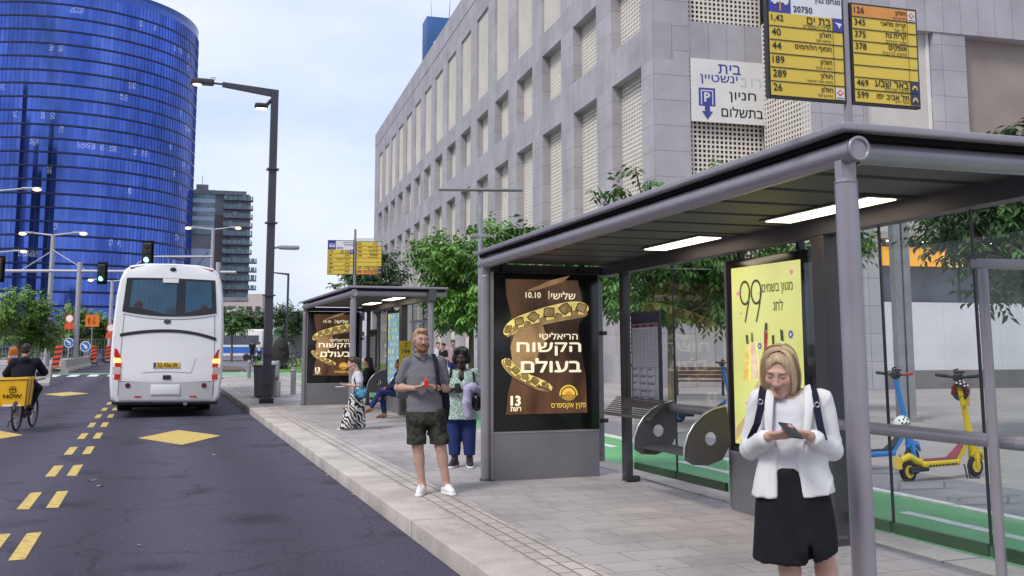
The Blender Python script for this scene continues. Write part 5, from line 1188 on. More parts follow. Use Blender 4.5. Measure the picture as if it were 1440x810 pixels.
# ------------------------------------------------------------------ street lamps, traffic signals, posts
def tall_lamp(loc, label, group, arm=2.13, rz=0, lod=False, cat='street lamp', h=8.67):
    t = thing('street_lamp', label, cat, loc, rz, group); DK = M['lampdark']
    q = MB(); q.cone((0, 0, -.1), (0, 0, h), .155, .135, n=4, sides=True); q.build('post', DK, t)
    q = MB(); q.box((0, 0, .06), (.36, .36, .16), bev=.02)
    q.build('base', M['blackp'], t)
    q = MB(); q.add([(.10, -.08, h), (.10, .08, h), (.10, .08, h - .2), (.10, -.08, h - .2), (-1.42, -.07, h + .10), (-1.42, .07, h + .10), (-1.42, .07, h - .02), (-1.42, -.07, h - .02)], [(0, 1, 2, 3), (7, 6, 5, 4), (0, 4, 5, 1), (1, 5, 6, 2), (2, 6, 7, 3), (3, 7, 4, 0)]); q.build('arm', DK, t)
    q = MB(); q.cone((-1.42, 0, h + .05), (-1.72, 0, h + .06), .03, n=10); q.tube([(-1.68, 0, h + .09), (-1.60, 0, h + .22), (-1.74, 0, h + .20)], .012, 6); q.box((-1.95, 0, h + .07), (.62, .26, .16), bev=.04); hd = q.build('lamp_head', DK, t)
    q = MB(); q.ball((-2.08, 0, h - .01), (.12, .10, .045), 14); q.build('lens', M['lampglow'], hd)
    if not lod:
        q = MB(); q.box((-.36, -.02, h - .48), (.36, .26, .14), bev=.05); q.cone((-.2, 0, h - .42), (-.09, 0, h - .28), .05, n=10); f_ = q.build('flood_lamp', M['blackp'], t)
        q = MB(); q.b((-.50, -.1, h - .562), (-.22, .08, h - .545)); q.build('lens', M['lampwhite'], f_)
        q = MB(); q.cone((.08, 0, 4.22), (.26, 0, 4.26), .03, n=10); q.box((.50, 0, 4.25), (.56, .20, .11), bev=.035); s_ = q.build('path_lamp', M['galv'], t)
        q = MB(); q.b((.3, -.06, 4.188), (.68, .06, 4.196)); q.build('lens', M['white'], s_)
        q = MB()
        q.b((-.1, -.165, .5), (.08, -.15, 1.0)); q.build('hatch', DK, t)
        for z in (1.3, 2.9, 4.9, 6.4): q = MB(); q.b((-.162, -.162, z), (.162, .162, z + .03)); q.build('band', DK, t)
    return t
M['lampdark'] = mat('lamp_dark_grey', (.065, .062, .078), .5, .3, .12, 3)
tall_lamp((2.84, 27.8, 0), 'tall dark grey lamp post on the kerb with arm over the road', 'tall kerbside lamps')
P = at_d(403, 483, 100); tall_lamp((P.x, P.y, 0), 'distant tall lamp post right of the kerbside lamp post', 'tall kerbside lamps', lod=True)
def t_lamp(loc, w_, label, rz):
    t = thing('path_lamp', label, 'street lamp', loc, rz, 'T shaped path lamps')
    z = loc[2]; t.location.z = 0; G_ = M['galv']
    q = MB(); q.cone((0, 0, 0), (0, 0, z), .06, .05, n=14); q.build('post', G_, t)
    q = MB(); q.box((0, 0, z), (w_, .20, .05), bev=.015); q.build('cross_arm', M['steel'], t)
    q = MB(); q.box((0, 0, z - 1.02), (.42, .1, .09), bev=.01); q.build('bracket', M['steel'], t)
p = at_d(676, 267, 21.5); t_lamp((p.x, p.y, p.z), 1.85, 'T shaped lamp rising behind the near shelter roof', R(-16))
p = at_d(607, 352, 34); t_lamp((p.x, p.y, p.z), 1.75, 'T shaped lamp in front of the tree between the shelters', R(-16))
def twin_lamp(px, py, D, half, label, hz=None, one=False):
    p = at_d(px, py, D); t = thing('twin_lamp', label, 'street lamp', (p.x, p.y, 0), R(-19.6), 'pale double arm lamps')
    G_ = M['pale']; q = MB(); q.cone((0, 0, 0), (0, 0, p.z), .20, .14, n=12); q.build('mast', G_, t)
    for s_ in ((-1, 1) if not one else (1,)):
        q = MB(); q.cone((0, 0, p.z - .05), (s_ * half * .62, 0, p.z + .12), .07, .05, 8); q.box((s_ * half * .82, 0, p.z + .14), (half * .42, .3, .12), bev=.04); a_ = q.build('arm', G_, t)
        q = MB(); q.ball((s_ * half * .94, -.05, p.z + .06), (.26, .2, .10), 12); q.build('lens', M['lampglow'], a_)
    return t
M['pale'] = mat('pale_mast', (.42, .42, .47), .5, .2, .06, 2)
twin_lamp(75, 330, 70, 2.3, 'pale mast with two lit lamp arms left of the coach')
twin_lamp(-8, 268, 62, 2.9, 'lit lamp arm entering at the left edge above the tree')
twin_lamp(-12, 355, 80, 2.8, 'lower lit lamp arm at the left edge above the red signal')
p = twin_lamp(300, 322, 85, 2.3, 'lit lamp arm just above the coach roof, before the balcony tower')
p = twin_lamp(158, 395, 95, 2.2, 'small double lamp between the coach and the green signal')
# span gantry with signals
gt = thing('signal_gantry', 'long thin horizontal gantry beam carrying traffic signals over the junction', 'gantry', (0, 0, 0)); gt.rotation_euler = (0, 0, 0)
a, b_ = at_d(-30, 381, 68), at_d(332, 361, 68); b2 = at_d(75, 381, 68)
q = MB(); q.cone(a, b2, .11, n=8); q.cone(b2, at_d(332, 383, 68), .11, n=8); q.build('beam', M['pale'], gt)
q = MB(); q.cone(at_d(206, 361, 68), at_d(300, 361, 68), .08, n=8); q.build('upper_beam', M['pale'], gt); q = MB(); q.tube([at_d(30, 380, 68), at_d(75, 352, 68), at_d(120, 380, 68)], .04, 6); q.build('tie_rod', M['pale'], gt); q = MB(); q.tube([at_d(180, 381, 68), at_d(206, 362, 68)], .05, 6); q.build('tie_rod', M['pale'], gt)
for px in (112, 307):
    c_ = at_d(px, 381, 68); q = MB(); q.cone((c_.x, c_.y, 0), (c_.x, c_.y, c_.z + .6), .17, n=10); q.build('mast', M['pale'], gt)
def signal(px, py, D, lit, label, sc=1.0):
    p = at_d(px, py, D); t = thing('traffic_signal', label, 'traffic light', p, R(-19), 'traffic signals over the junction')
    q = MB(); q.box((0, 0, 0), (.50 * sc, .22, 1.25 * sc), bev=.05); q.build('housing', M['blackp'], t)
    q = MB(); q.b((-.36 * sc, .1, -.78 * sc), (.36 * sc, .13, .78 * sc)); q.build('backboard', M['gap'], t)
    for k, c_ in enumerate(('red', 'amber', 'green')):
        z = (.40 - .40 * k) * sc; q = MB(); q.ball((0, -.11, z), (.16 * sc, .05, .16 * sc), 14)
        on = c_ == lit; m = emit_mat('signal_' + c_, {'red': (1, .08, .05), 'green': (.18, 1, .72), 'amber': (1, .6, .1)}[c_], 3.5) if on else mat('signal_off', (.03, .03, .03), .3, 0, .1)
        q.build('lamp', m, t)
        q = MB(); q.tube([(.17 * sc * math.cos(a_), -.2, z + .17 * sc * math.sin(a_)) for a_ in np.linspace(-.2, math.pi + .2, 9)], .03, 5); q.build('hood', M['blackp'], t)
signal(207, 356, 60, 'green', 'traffic signal with green light just above the coach roof')
signal(143, 384, 66, 'green', 'traffic signal with green light left of the coach', .95)
signal(-3, 378, 58, 'red', 'traffic signal with red light cut by the left picture edge', 1.0)
signal(416, 448, 88, None, 'dark pedestrian signal beside the farther shelter, by the lawn', .7)
p = at_d(71, 460, 92); 
bx = thing('signal_cabinet', 'dark blue cabinet box fixed on the mast behind the delivery rider', 'signal box', at_d(72, 457, 69.6))
q = MB(); q.box((0, 0, 0), (.6, .4, .75), bev=.05); q.b((-.3, -.23, -.2), (-.05, -.2, .2)); q.build('housing', mat('cab_blue', (.06, .065, .16), .5, 0, .2), bx)

# ------------------------------------------------------------------ things on the pavement
def bin_(loc):
    t = thing('litter_bin', 'dark grey square litter bin behind the kerbside lamp post', 'litter bin', loc, R(-8))
    q = MB(); q.add([(-.27, -.2, .06), (.27, -.2, .06), (.27, .2, .06), (-.27, .2, .06), (-.31, -.23, .92), (.31, -.23, .92), (.31, .23, .92), (-.31, .23, .92)], [(3, 2, 1, 0), (4, 5, 6, 7), (0, 1, 5, 4), (1, 2, 6, 5), (2, 3, 7, 6), (3, 0, 4, 7)]); q.build('body', M['steel_dk'], t)
    q = MB(); q.box((0, 0, .95), (.68, .52, .05), bev=.015); q.build('rim', M['steel_dk'], t)
    q = MB(); q.box((0, 0, .03), (.4, .3, .06)); q.build('foot', M['blackp'], t)
    q = MB(); q.box((.15, -.225, .75), (.1, .02, .1)); q.build('sticker', M['white'], t)
p = gnd(371, 559); bin_((p.x, p.y, 0))
def bollard(p, label, h=.85, r=.085):
    t = thing('bollard', label, 'bollard', (p.x, p.y, 0), 0, 'steel bollards')
    q = MB(); q.cone((0, 0, 0), (0, 0, h - .02), r, n=18); q.cone((0, 0, h - .02), (0, 0, h), r, r * .8, 18); q.build('post', M['steel'], t)
    q = MB(); q.lathe([(r + .001, h - .12), (r + .004, h - .12), (r + .004, h - .06), (r + .001, h - .06)]); q.build('band', M['galv'], t)
bollard(gnd(412, 555), 'steel bollard nearest the farther shelter'); bollard(gnd(350, 532), 'steel bollard left of the litter bin'); bollard(gnd(390, 534), 'steel bollard right of the kerbside lamp post')
wt_ = thing('dark_planter', 'dark round topped bin on the lawn edge beyond the bollards', 'bin', at_d(394, 505, 62)); wt_.location.z = .05
q = MB(); q.lathe([(0, 0), (.45, 0), (.52, .3), (.56, .9), (.50, 1.4), (.34, 1.75), (.1, 1.9), (0, 1.92)], n=20); q.build('body', M['rubber'], wt_); q = MB(); q.box((0, -.5, 1.3), (.3, .12, .2), bev=.03); q.build('flap', M['blackp'], wt_)
# steel column and the plaza benches seen through the glass
P = gnd(1275, 592); cl = thing('steel_column', 'tall ribbed steel column on the plaza behind the scooters', 'column', (P.x, P.y, 0), R(-20))
q = MB(); q.b((-.16, -.14, 0), (-.02, .14, 5.6)); q.b((.03, -.12, 0), (.17, .12, 5.6)); q.b((-.03, -.05, 0), (.04, .05, 5.6)); q.build('shaft', M['galv'], cl); q = MB(); q.box((0, 0, .02), (.5, .42, .04)); q.build('base_plate', M['strip'], cl)
wb_ = thing('waste_box', 'low grey waste box with green lid left of the steel column', 'waste box', (P.x - .95, P.y + 1.2, 0), R(-20))
q = MB(); q.box((0, 0, .5), (.85, .5, .9), bev=.03); q.build('body', M['strip'], wb_); q = MB(); q.box((0, 0, 1.0), (.95, .58, .08), bev=.02); q.build('lid', mat('lid_green', (.03, .22, .08), .5, 0, .1), wb_)
def plaza_bench(p, rz, label):
    t = thing('plaza_bench', label, 'bench', (p.x, p.y, 0), rz, 'wooden benches on the plaza')
    q = MB()
    for k in range(4): q.box((0, -.18 + .12 * k, .45), (1.7, .10, .04), bev=.006)
    q.build('seat', M['wood'], t); q = MB()
    for k in range(3): q.box((0, .26 + .03 * k, .58 + .12 * k), (1.7, .03, .10), bev=.006)
    q.build('backrest', M['wood'], t)
    for s_ in (-.7, .7):
        q = MB(); q.tube([(s_, -.2, 0), (s_, -.12, .42), (s_, .22, .42), (s_, .34, .9)], .028, 8); q.tube([(s_, .3, 0), (s_, .18, .42)], .028, 8); q.build('leg', M['blackp'], t)
plaza_bench(gnd(903, 548), R(62), 'dark wooden bench on the plaza, seen beside the timetable'); plaza_bench(gnd(985, 556), R(-28), 'dark wooden bench on the plaza, seen left of the yellow panel')
# low scooter rails on the grey strip
for i, (px, py) in enumerate(((1282, 690), (1368, 712), (1222, 668))):
    p = gnd(px, py); t = thing('scooter_rail', ['low steel parking rail in front of the yellow scooter', 'low steel parking rail nearest the picture right edge', 'low steel parking rail in front of the blue scooter'][i], 'rail', (p.x + .15, p.y, 0), R(-8), 'low scooter parking rails')
    q = MB(); q.box((0, 0, .085), (.8, .045, .014)); q.build('bar', M['alu'], t)
    for s_ in (-.28, .28): q = MB(); q.box((s_, 0, .04), (.02, .04, .08)); q.build('foot', M['alu'], t)

# ------------------------------------------------------------------ electric scooters
def scooter(loc, rz, label, cm, trim, lod=0):
    """forward is +x"""
    t = thing('electric_scooter', label, 'scooter', loc, rz, 'parked electric scooters')
    for x, s_ in ((0, 'rear'), (1.16, 'front')):
        q = MB(); q.tube([(x + .098 * math.cos(a), 0, .125 + .098 * math.sin(a)) for a in np.linspace(0, 2 * math.pi, 25)[:-1]], .030, 10, closed=True); w_ = q.build('wheel', M['rubber'], t)
        q = MB(); q.cone((x, -.03, .125), (x, .03, .125), .072, n=18); 
        q.build('hub', trim, w_)
    q = MB(); q.box((.50, 0, .20), (.62, .17, .075), bev=.025); q.add([(.76, -.075, .165), (.76, .075, .165), (.76, .075, .235), (.76, -.075, .235), (1.00, -.04, .38), (1.00, .04, .38), (1.00, .04, .46), (1.00, -.04, .46)], [(3, 2, 1, 0), (4, 5, 6, 7), (0, 1, 5, 4), (1, 2, 6, 5), (2, 3, 7, 6), (3, 0, 4, 7)])
    q.tube([(.22, 0, .21), (.12, 0, .24), (.02, 0, .295), (-.10, 0, .26), (-.145, 0, .20)], [.05, .05, .045, .035, .02], 10); q.build('deck', cm, t)
    q = MB(); q.box((.47, 0, .242), (.52, .14, .012), bev=.004); q.add([(.73, -.07, .245), (.73, .07, .245), (.93, .045, .395), (.93, -.045, .395)], [(0, 3, 2, 1)]); q.build('grip_mat', mat('mat_red', (.22, .045, .075), .85, 0, .2, 20) if cm is M['sc_yellow'] else M['blackp'], t)
    q = MB(); q.box((.14, 0, .15), (.34, .10, .07), bev=.02); q.cone((.10, -.05, .125), (-.02, -.05, .125), .025, n=8); q.build('swing_arm', M['blackp'], t)
    q = MB(); q.tube([(1.165, 0, .20), (1.13, 0, .36), (1.09, 0, .52), (1.02, 0, .80), (.955, 0, 1.06), (.925, 0, 1.16)], [.045, .055, .042, .034, .034, .032], 12); st = q.build('stem', cm, t)
    q = MB(); q.tube([(1.10, .0, .30), (1.26, 0, .29), (1.315, 0, .20)], [.05, .04, .02], 8); q.build('front_guard', cm, t)
    for s_ in (-1, 1): q = MB(); q.box((1.15, .055 * s_, .19), (.05, .02, .18), bev=.008); q.build('fork', cm, t)
    q = MB(); q.tube([(.915, -.28, 1.215), (.925, -.12, 1.20), (.92, 0, 1.185), (.925, .12, 1.20), (.915, .28, 1.215)], .015, 8); h_ = q.build('handlebar', M['blackp'], t)
    for s_ in (-1, 1):
        q = MB(); q.cone((.925, s_ * .14, 1.203), (.912, s_ * .30, 1.217), .021, n=12); q.build('grip', M['blackp'] if s_ > 0 or cm is M['sc_yellow'] else mat('grip_red', (.4, .07, .05), .6, 0, .1), h_)
    q = MB(); q.box((.935, 0, 1.19), (.10, .09, .09), bev=.02); q.tube([(.95, .05, 1.22), (.97, .08, 1.28), (.96, .02, 1.29)], .012, 6); q.box((.95, -.02, 1.255), (.06, .10, .03), bev=.008); q.build('display', M['blackp'], h_)
    q = MB(); q.tube([(.98, .03, 1.17), (1.06, .06, 1.0), (1.10, .06, .7), (1.13, .04, .45)], .008, 6); q.build('cable', M['blackp'], t)
    q = MB(); q.tube([(.96, -.05, .15), (.94, -.09, .01), (1.04, -.15, .012)], .010, 6); q.tube([(.90, -.05, .17), (.88, -.10, .012)], .010, 6); q.build('kick_stand', M['blackp'], t)
    q = MB(); q.box((-.165, 0, .23), (.02, .11, .13), M=None); q.build('plate', SGM[0], t)
    return t
M['sc_yellow'] = mat('scooter_yellow', (.66, .48, .015), .35, 0, .06, 4); M['sc_blue'] = mat('scooter_blue', (.035, .22, .58), .35, 0, .06, 4)
p0 = gnd(1273, 679); sc1 = scooter((p0.x + .05, p0.y, 0), R(8), 'yellow electric scooter with red deck mat and a black red helmet on its stem', M['sc_yellow'], SGM[0])
q = MB()
for k in range(9): q.b((.26 + .055 * k, -.087, .172), (.295 + .055 * k, -.0865, .195))
q.build('deck_text', M['blackp'], sc1)
q = MB(); q.box((1.005, -.036, .98), (.13, .02, .26), bev=.008); q.build('battery_cover', M['sc_yellow'], sc1)
def helmet(loc, cm, pm, label, rot):
    t = thing('helmet', label, 'helmet', loc); t.rotation_euler = rot
    s_ = SDF(); s_.ell((0, 0, 0), (.105, .135, .115), .01); s_.ell((0, -.0, -.10), (.085, .115, .10), .02, 's'); s_.cut((0, 0, -.05), (0, 0, -1))
    sdf_obj('shell', [(s_, .008, 0)], cm, t)
    q = MB()
    for k, (u, v) in enumerate(((0, .25), (.5, .32), (-.5, .32), (.25, .7), (-.25, .7), (0, 1.0), (.7, .75), (-.7, .75))):
        d_ = Vector((math.sin(u) * math.cos(v * .9 - .6), -math.cos(u) * math.cos(v * .9 - .6), math.sin(v * .9 - .6))); q.ball((d_.x * .103, d_.y * .133, d_.z * .113), (.011, .011, .016), 8)
    q.build('vent', pm, t)
    q = MB(); q.tube([(-.09, 0, -.04), (-.05, -.02, -.16), (.05, -.02, -.16), (.09, 0, -.04)], .006, 5); q.build('strap', M['blackp'], t)
    return t
p = at_y(1268, 598, 10.15); helmet(p, mat('helmet_white', (.72, .72, .72), .3, 0, .04), M['gap'], 'white cycle helmet with dark vents hanging on the blue scooter', (R(-35), 0, R(-15)))
p = at_y(1351, 549, 9.62); helmet(p, mat('helmet_black', (.025, .025, .03), .35, 0, .1, col2=(.35, .04, .05), scale=7, thr=(.52, .56)), M['white'], 'black and red helmet strapped to the yellow scooter stem', (R(-60), R(20), R(-60)))
p = gnd(1192, 664); scooter((p.x, p.y + .05, 0), R(6), 'blue electric scooter with a white helmet behind the near shelter glass', M['sc_blue'], M['sc_blue'])
p = gnd(1018, 592); scooter((p.x - 1.05, p.y, 0), R(-12), 'second blue scooter farther off, just left of the yellow panel', M['sc_blue'], M['sc_blue'])

# ------------------------------------------------------------------ left road works
def striped_board(px, py, D, label, h=1.25, tilt=0):
    p = at_d(px, 483, D); z0 = .05; t = thing('striped_board', label, 'barrier board', (p.x, p.y, z0), R(-19), 'striped barrier boards'); t.rotation_euler = (0, tilt, R(-19))
    q = MB(); q.box((0, 0, h * .58), (.42, .05, h * .84), 0); q.build('board', M['rw_red'], t)
    q = MB(); f = frame((-.21, -.03, h * .16), (1, 0, 0))
    for k in range(4): y = h * .2 * k; poly(q, f, [(0, y + .02), (.42, y + .16), (.42, y + .28), (0, y + .14)], 0)
    q.build('stripe', M['blackp'], t); q = MB(); q.box((0, 0, .05), (.6, .4, .12), bev=.02); q.build('foot', M['rubber'], t)
M['rw_red'] = mat('barrier_red', (.62, .06, .025), .5, 0, .06, emit=(.5, .04, .01), estr=.06); M['rw_orange'] = mat('sign_orange', (.70, .17, .01), .45, 0, .05)
striped_board(78, 0, 58, 'leaning red striped board beside the delivery rider', 1.45, R(10)); striped_board(132, 0, 78, 'red striped board right of the blue arrow sign', 1.4, R(2)); striped_board(153, 0, 82, 'red striped board half hidden by the coach', 1.4)
def barrier(a, b_, label):
    v = Vector(b_) - Vector(a); t = thing('concrete_barrier', label, 'barrier', (a[0], a[1], -.15), math.atan2(v.y, v.x), 'concrete barriers')
    prof = [(-.30, 0), (.30, 0), (.30, .12), (.16, .32), (.11, .78), (-.11, .78), (-.16, .32), (-.30, .12)]; L_ = v.length
    vs = [(x_, y, z) for x_ in (0, L_) for y, z in prof]; n_ = 8
    q = MB(); q.add(vs, [tuple(range(n_)), tuple(reversed(range(n_, 2 * n_)))] + [(i, i + n_, (i + 1) % n_ + n_, (i + 1) % n_) for i in range(n_)]); q.build('block', M['concrete'], t)
    q = MB(); q.b((L_ * .3, -.31, .0), (L_ * .3 + .3, .31, .08)); q.b((L_ * .7, -.31, .0), (L_ * .7 + .3, .31, .08)); q.build('slot', M['gap'], t)
barrier((-8.6, 46.8), (-4.15, 46.2), 'pale concrete barrier just behind the delivery rider'); barrier((-4.15, 46.3), (-3.7, 44.5), 'short end of concrete barrier right of the delivery rider') if False else None
barrier((-5.3, 66), (-4.9, 90), 'long concrete barrier beside the zebra crossing, left of the coach')
barrier((-16, 52), (-9.0, 51), 'concrete barrier cut by the left picture edge')
def round_sign(px, py, D, label, kind, post_top=None):
    p = at_d(px, py, D); t = thing('road_sign', label, 'road sign', (p.x, p.y, 0), R(-19), 'temporary road signs')
    z = p.z; q = MB(); q.cone((0, .03, 0), (0, .03, z + .3), .045, n=8); q.build('post', M['galv'], t); q = MB(); f = frame((0, -.03, z), (1, 0, 0))
    if kind == 'arrow':
        q.cone((0, -.02, z), (0, .0, z), .42, n=24); disc(q, f, 0, 0, .36, mi=1, n=24); d_ = .7
        c_, s_ = math.cos(R(-45)), math.sin(R(-45)); T = lambda a, b_: (a * c_ - b_ * s_, a * s_ + b_ * c_)
        poly(q, f, [T(-.28, -.05), T(.05, -.05), T(.05, -.15), T(.28, 0), T(.05, .15), T(.05, .05), T(-.28, .05)], 0, .012)
    elif kind == 'noentry':
        q.cone((0, -.02, z), (0, 0, z), .40, n=24, mi=2); disc(q, f, 0, 0, .30, mi=0, n=24); q.b((-.42, -.02, z - .95), (.42, .0, z - .45), 2)
    else:
        q.b((-.58, -.02, z - .5), (.58, 0, z + .5), 3); f2 = f
        poly(q, f, [(-.30, -.32), (-.22, -.32), (-.22, .12), (-.12, .12), (-.26, .32), (-.40, .12), (-.30, .12)], 4, .004); poly(q, f, [(.12, .32), (.20, .32), (.20, -.12), (.30, -.12), (.16, -.32), (.02, -.12), (.12, -.12)], 4, .004); poly(q, f, [(-.06, -.1), (.0, -.1), (.0, .1), (-.06, .1)], 4, .004)
    q.build('face', [M['white'], SGM_BLUE, M['rw_red'], M['rw_orange'], M['rust']], t)
SGM_BLUE = mat('sign_face_blue', (.03, .14, .52), .4, 0, .05); M['rust'] = mat('sign_mark', (.25, .05, .01), .6, 0, .1)
round_sign(97, 482, 84, 'smaller round blue arrow sign under the white and red sign', 'arrow'); round_sign(120, 487, 80, 'larger round blue arrow sign left of the striped board', 'arrow')
round_sign(98, 448, 90, 'white round sign over a red plate on a thin post', 'noentry'); round_sign(130, 451, 84, 'square orange road works sign on a post', 'orange'); round_sign(156, 461, 90, 'red plate sign at the left edge of the coach', 'noentry')
def fence(px0, px1, D, h, label):
    a, b_ = at_d(px0, 483, D), at_d(px1, 483, D * 1.04); v = b_ - a; t = thing('mesh_fence', label, 'fence', (a.x, a.y, .0), math.atan2(v.y, v.x), 'temporary mesh fences')
    L_ = Vector((v.x, v.y)).length; q = MB(); n_ = int(L_ / .28)
    for i in range(n_): q.b((i * .28, -.012, .15), (i * .28 + .03, .012, h))
    for z in (.2, h * .5, h): q.b((0, -.014, z), (L_, .014, z + .05))
    q.build('mesh', M['galv'], t)
    k = 0
    while k * 2.4 < L_: q = MB(); q.cone((k * 2.4, 0, 0), (k * 2.4, 0, h + .1), .05, n=8); q.build('post', M['galv'], t); k += 1
fence(88, 172, 95, 2.0, 'temporary mesh fence behind the blue arrow signs'); fence(-20, 62, 88, 1.3, 'low mesh fence behind the delivery rider')
p = at_d(20, 492, 75); cn = thing('traffic_drum', 'orange traffic drum left of the delivery rider', 'drum', (p.x, p.y, .1))
q = MB(); q.lathe([(0, 0), (.42, 0), (.40, .5), (.36, 1.0), (.28, 1.22), (0, 1.26)], n=18); q.build('body', M['rw_orange'], cn); q = MB(); q.lathe([(.418, .45), (.408, .62)], n=18); q.build('band', M['white'], cn)

# ------------------------------------------------------------------ far traffic beyond the junction
def far_vehicle(px, py, D, label, cat, col, L_, h, w_, stripe=None, rz=0):
    p = at_d(px, 483, D); t = thing(cat.replace(' ', '_'), label, cat, (p.x, p.y, 0), rz)
    q = MB(); q.box((0, 0, h * .5 + .2), (w_, L_, h - .3), bev=.18); q.build('body', col, t)
    q = MB(); q.b((-w_ * .42, -L_ / 2 - .02, h * .52), (w_ * .42, -L_ / 2 + .02, h * .85)); q.b((-w_ / 2 - .015, -L_ * .45, h * .52), (w_ / 2 + .015, L_ * .45, h * .82)); q.build('window', M['shopglass'], t)
    if stripe: q = MB(); q.b((-w_ / 2 - .012, -L_ / 2 - .025, h * .25), (w_ / 2 + .012, L_ * .45, h * .45)); q.build('stripe', stripe, t)
    for x in (-1, 1): q = MB(); q.box((x * w_ * .38, -L_ / 2 - .03, h * .28), (w_ * .12, .05, h * .10)); q.build('tail_light', M['rw_red'], t)
    for x in (-1, 1):
        for y in (-.3, .32): q = MB(); q.cone((x * w_ * .34, y * L_, .35), (x * w_ * .5, y * L_, .35), .36, n=14); q.build('wheel', M['rubber'], t)
far_vehicle(322, 0, 95, 'white and blue city bus behind the junction tree', 'city bus', M['white'], 8, 2.9, 2.5, SGM_BLUE, R(60))
far_vehicle(352, 0, 118, 'dark van beside the green hoarding beyond the bike path', 'van', M['steel_dk'], 5, 2.1, 2.0, None, R(20))
hg = thing('green_hoarding', 'green site hoarding beyond the bike path behind the far cyclist', 'hoarding', at_d(362, 483, 125), R(-19)); hg.location.z = 0
q = MB()
for k in range(5): q.b((-3.6 + 1.5 * k, 0, 0), (-2.14 + 1.5 * k, .06, 3.0))
q.build('panel', mat('hoarding_green', (.06, .22, .16), .6, 0, .2, .4), hg)
gh = thing('grey_hoarding', 'pale grey site fence beyond the parked bicycles', 'hoarding', at_d(400, 483, 112), R(-19)); gh.location.z = 0
q = MB()
for k in range(9): q.b((-4 + 1.5 * k, 0, 0), (-2.56 + 1.5 * k, .06, 2.5))
q.build('panel', mat('hoarding_grey', (.30, .30, .36), .6, 0, .15, .4), gh)
# bicycles
def bicycle(loc, rz, label, group=None, col=None, s_=1.0, lean=0):
    """forward is +y"""
    t = thing('bicycle', label, 'bicycle', loc, rz, group); t.rotation_euler = (0, lean, rz)
    fm = col or M['blackp']
    for y in (0, 1.05):
        q = MB(); q.tube([(0, y + .31 * math.cos(a), .335 + .31 * math.sin(a)) for a in np.linspace(0, 2 * math.pi, 29)[:-1]], .024, 8, closed=True); w_ = q.build('wheel', M['rubber'], t)
        q = MB()
        for k in range(9): a = math.pi * k / 9; q.cone((0, y + .3 * math.cos(a), .335 + .3 * math.sin(a)), (0, y - .3 * math.cos(a), .335 - .3 * math.sin(a)), .003, n=4, cap=False)
        q.cone((-.06, y, .335), (.06, y, .335), .03, n=10); q.build('spokes', M['galv'], w_)
    q = MB(); P_ = {'bb': (0, .42, .30), 'st': (0, .30, .82), 'hd': (0, .86, .86), 'hd0': (0, .90, .70), 'r': (0, 0, .335), 'f': (0, 1.05, .335)}
    for a, b_, r_ in (('bb', 'st', .02), ('bb', 'hd0', .024), ('st', 'hd', .02), ('hd', 'hd0', .024), ('hd0', 'f', .02), ('bb', 'r', .014), ('st', 'r', .012)): q.cone(P_[a], P_[b_], r_, n=8)
    q.build('frame', fm, t)
    q = MB(); q.tube([(-.28, .78, 1.02), (-.1, .84, .99), (.1, .84, .99), (.28, .78, 1.02)], .013, 8); q.cone((0, .86, .86), (0, .84, .99), .018, n=8); q.build('handlebar', M['blackp'], t)
    q = MB(); q.cone((0, .30, .80), (0, .27, .93), .014, n=8); q.box((0, .25, .95), (.15, .26, .05), bev=.02); q.build('saddle', M['blackp'], t)
    q = MB(); q.cone((-.05, .42, .30), (.05, .42, .30), .07, n=14); q.box((-.11, .42, .14), (.09, .1, .025)); q.box((.11, .42, .46), (.09, .1, .025)); q.cone((.06, .42, .3), (.06, .42, .46), .012, n=6); q.cone((-.06, .42, .3), (-.06, .42, .14), .012, n=6); q.build('crank', M['steel_dk'], t)
    return t
for k in range(4):
    p = at_d(405 + 6 * k, 483, 60 + 3 * k); bicycle((p.x, p.y, .06), R(70 + 9 * k), ['parked bicycle at the left end of the lawn row', 'second parked bicycle of the lawn row', 'third parked bicycle of the lawn row', 'parked bicycle of the lawn row nearest the farther shelter'][k], 'bicycles parked by the lawn')

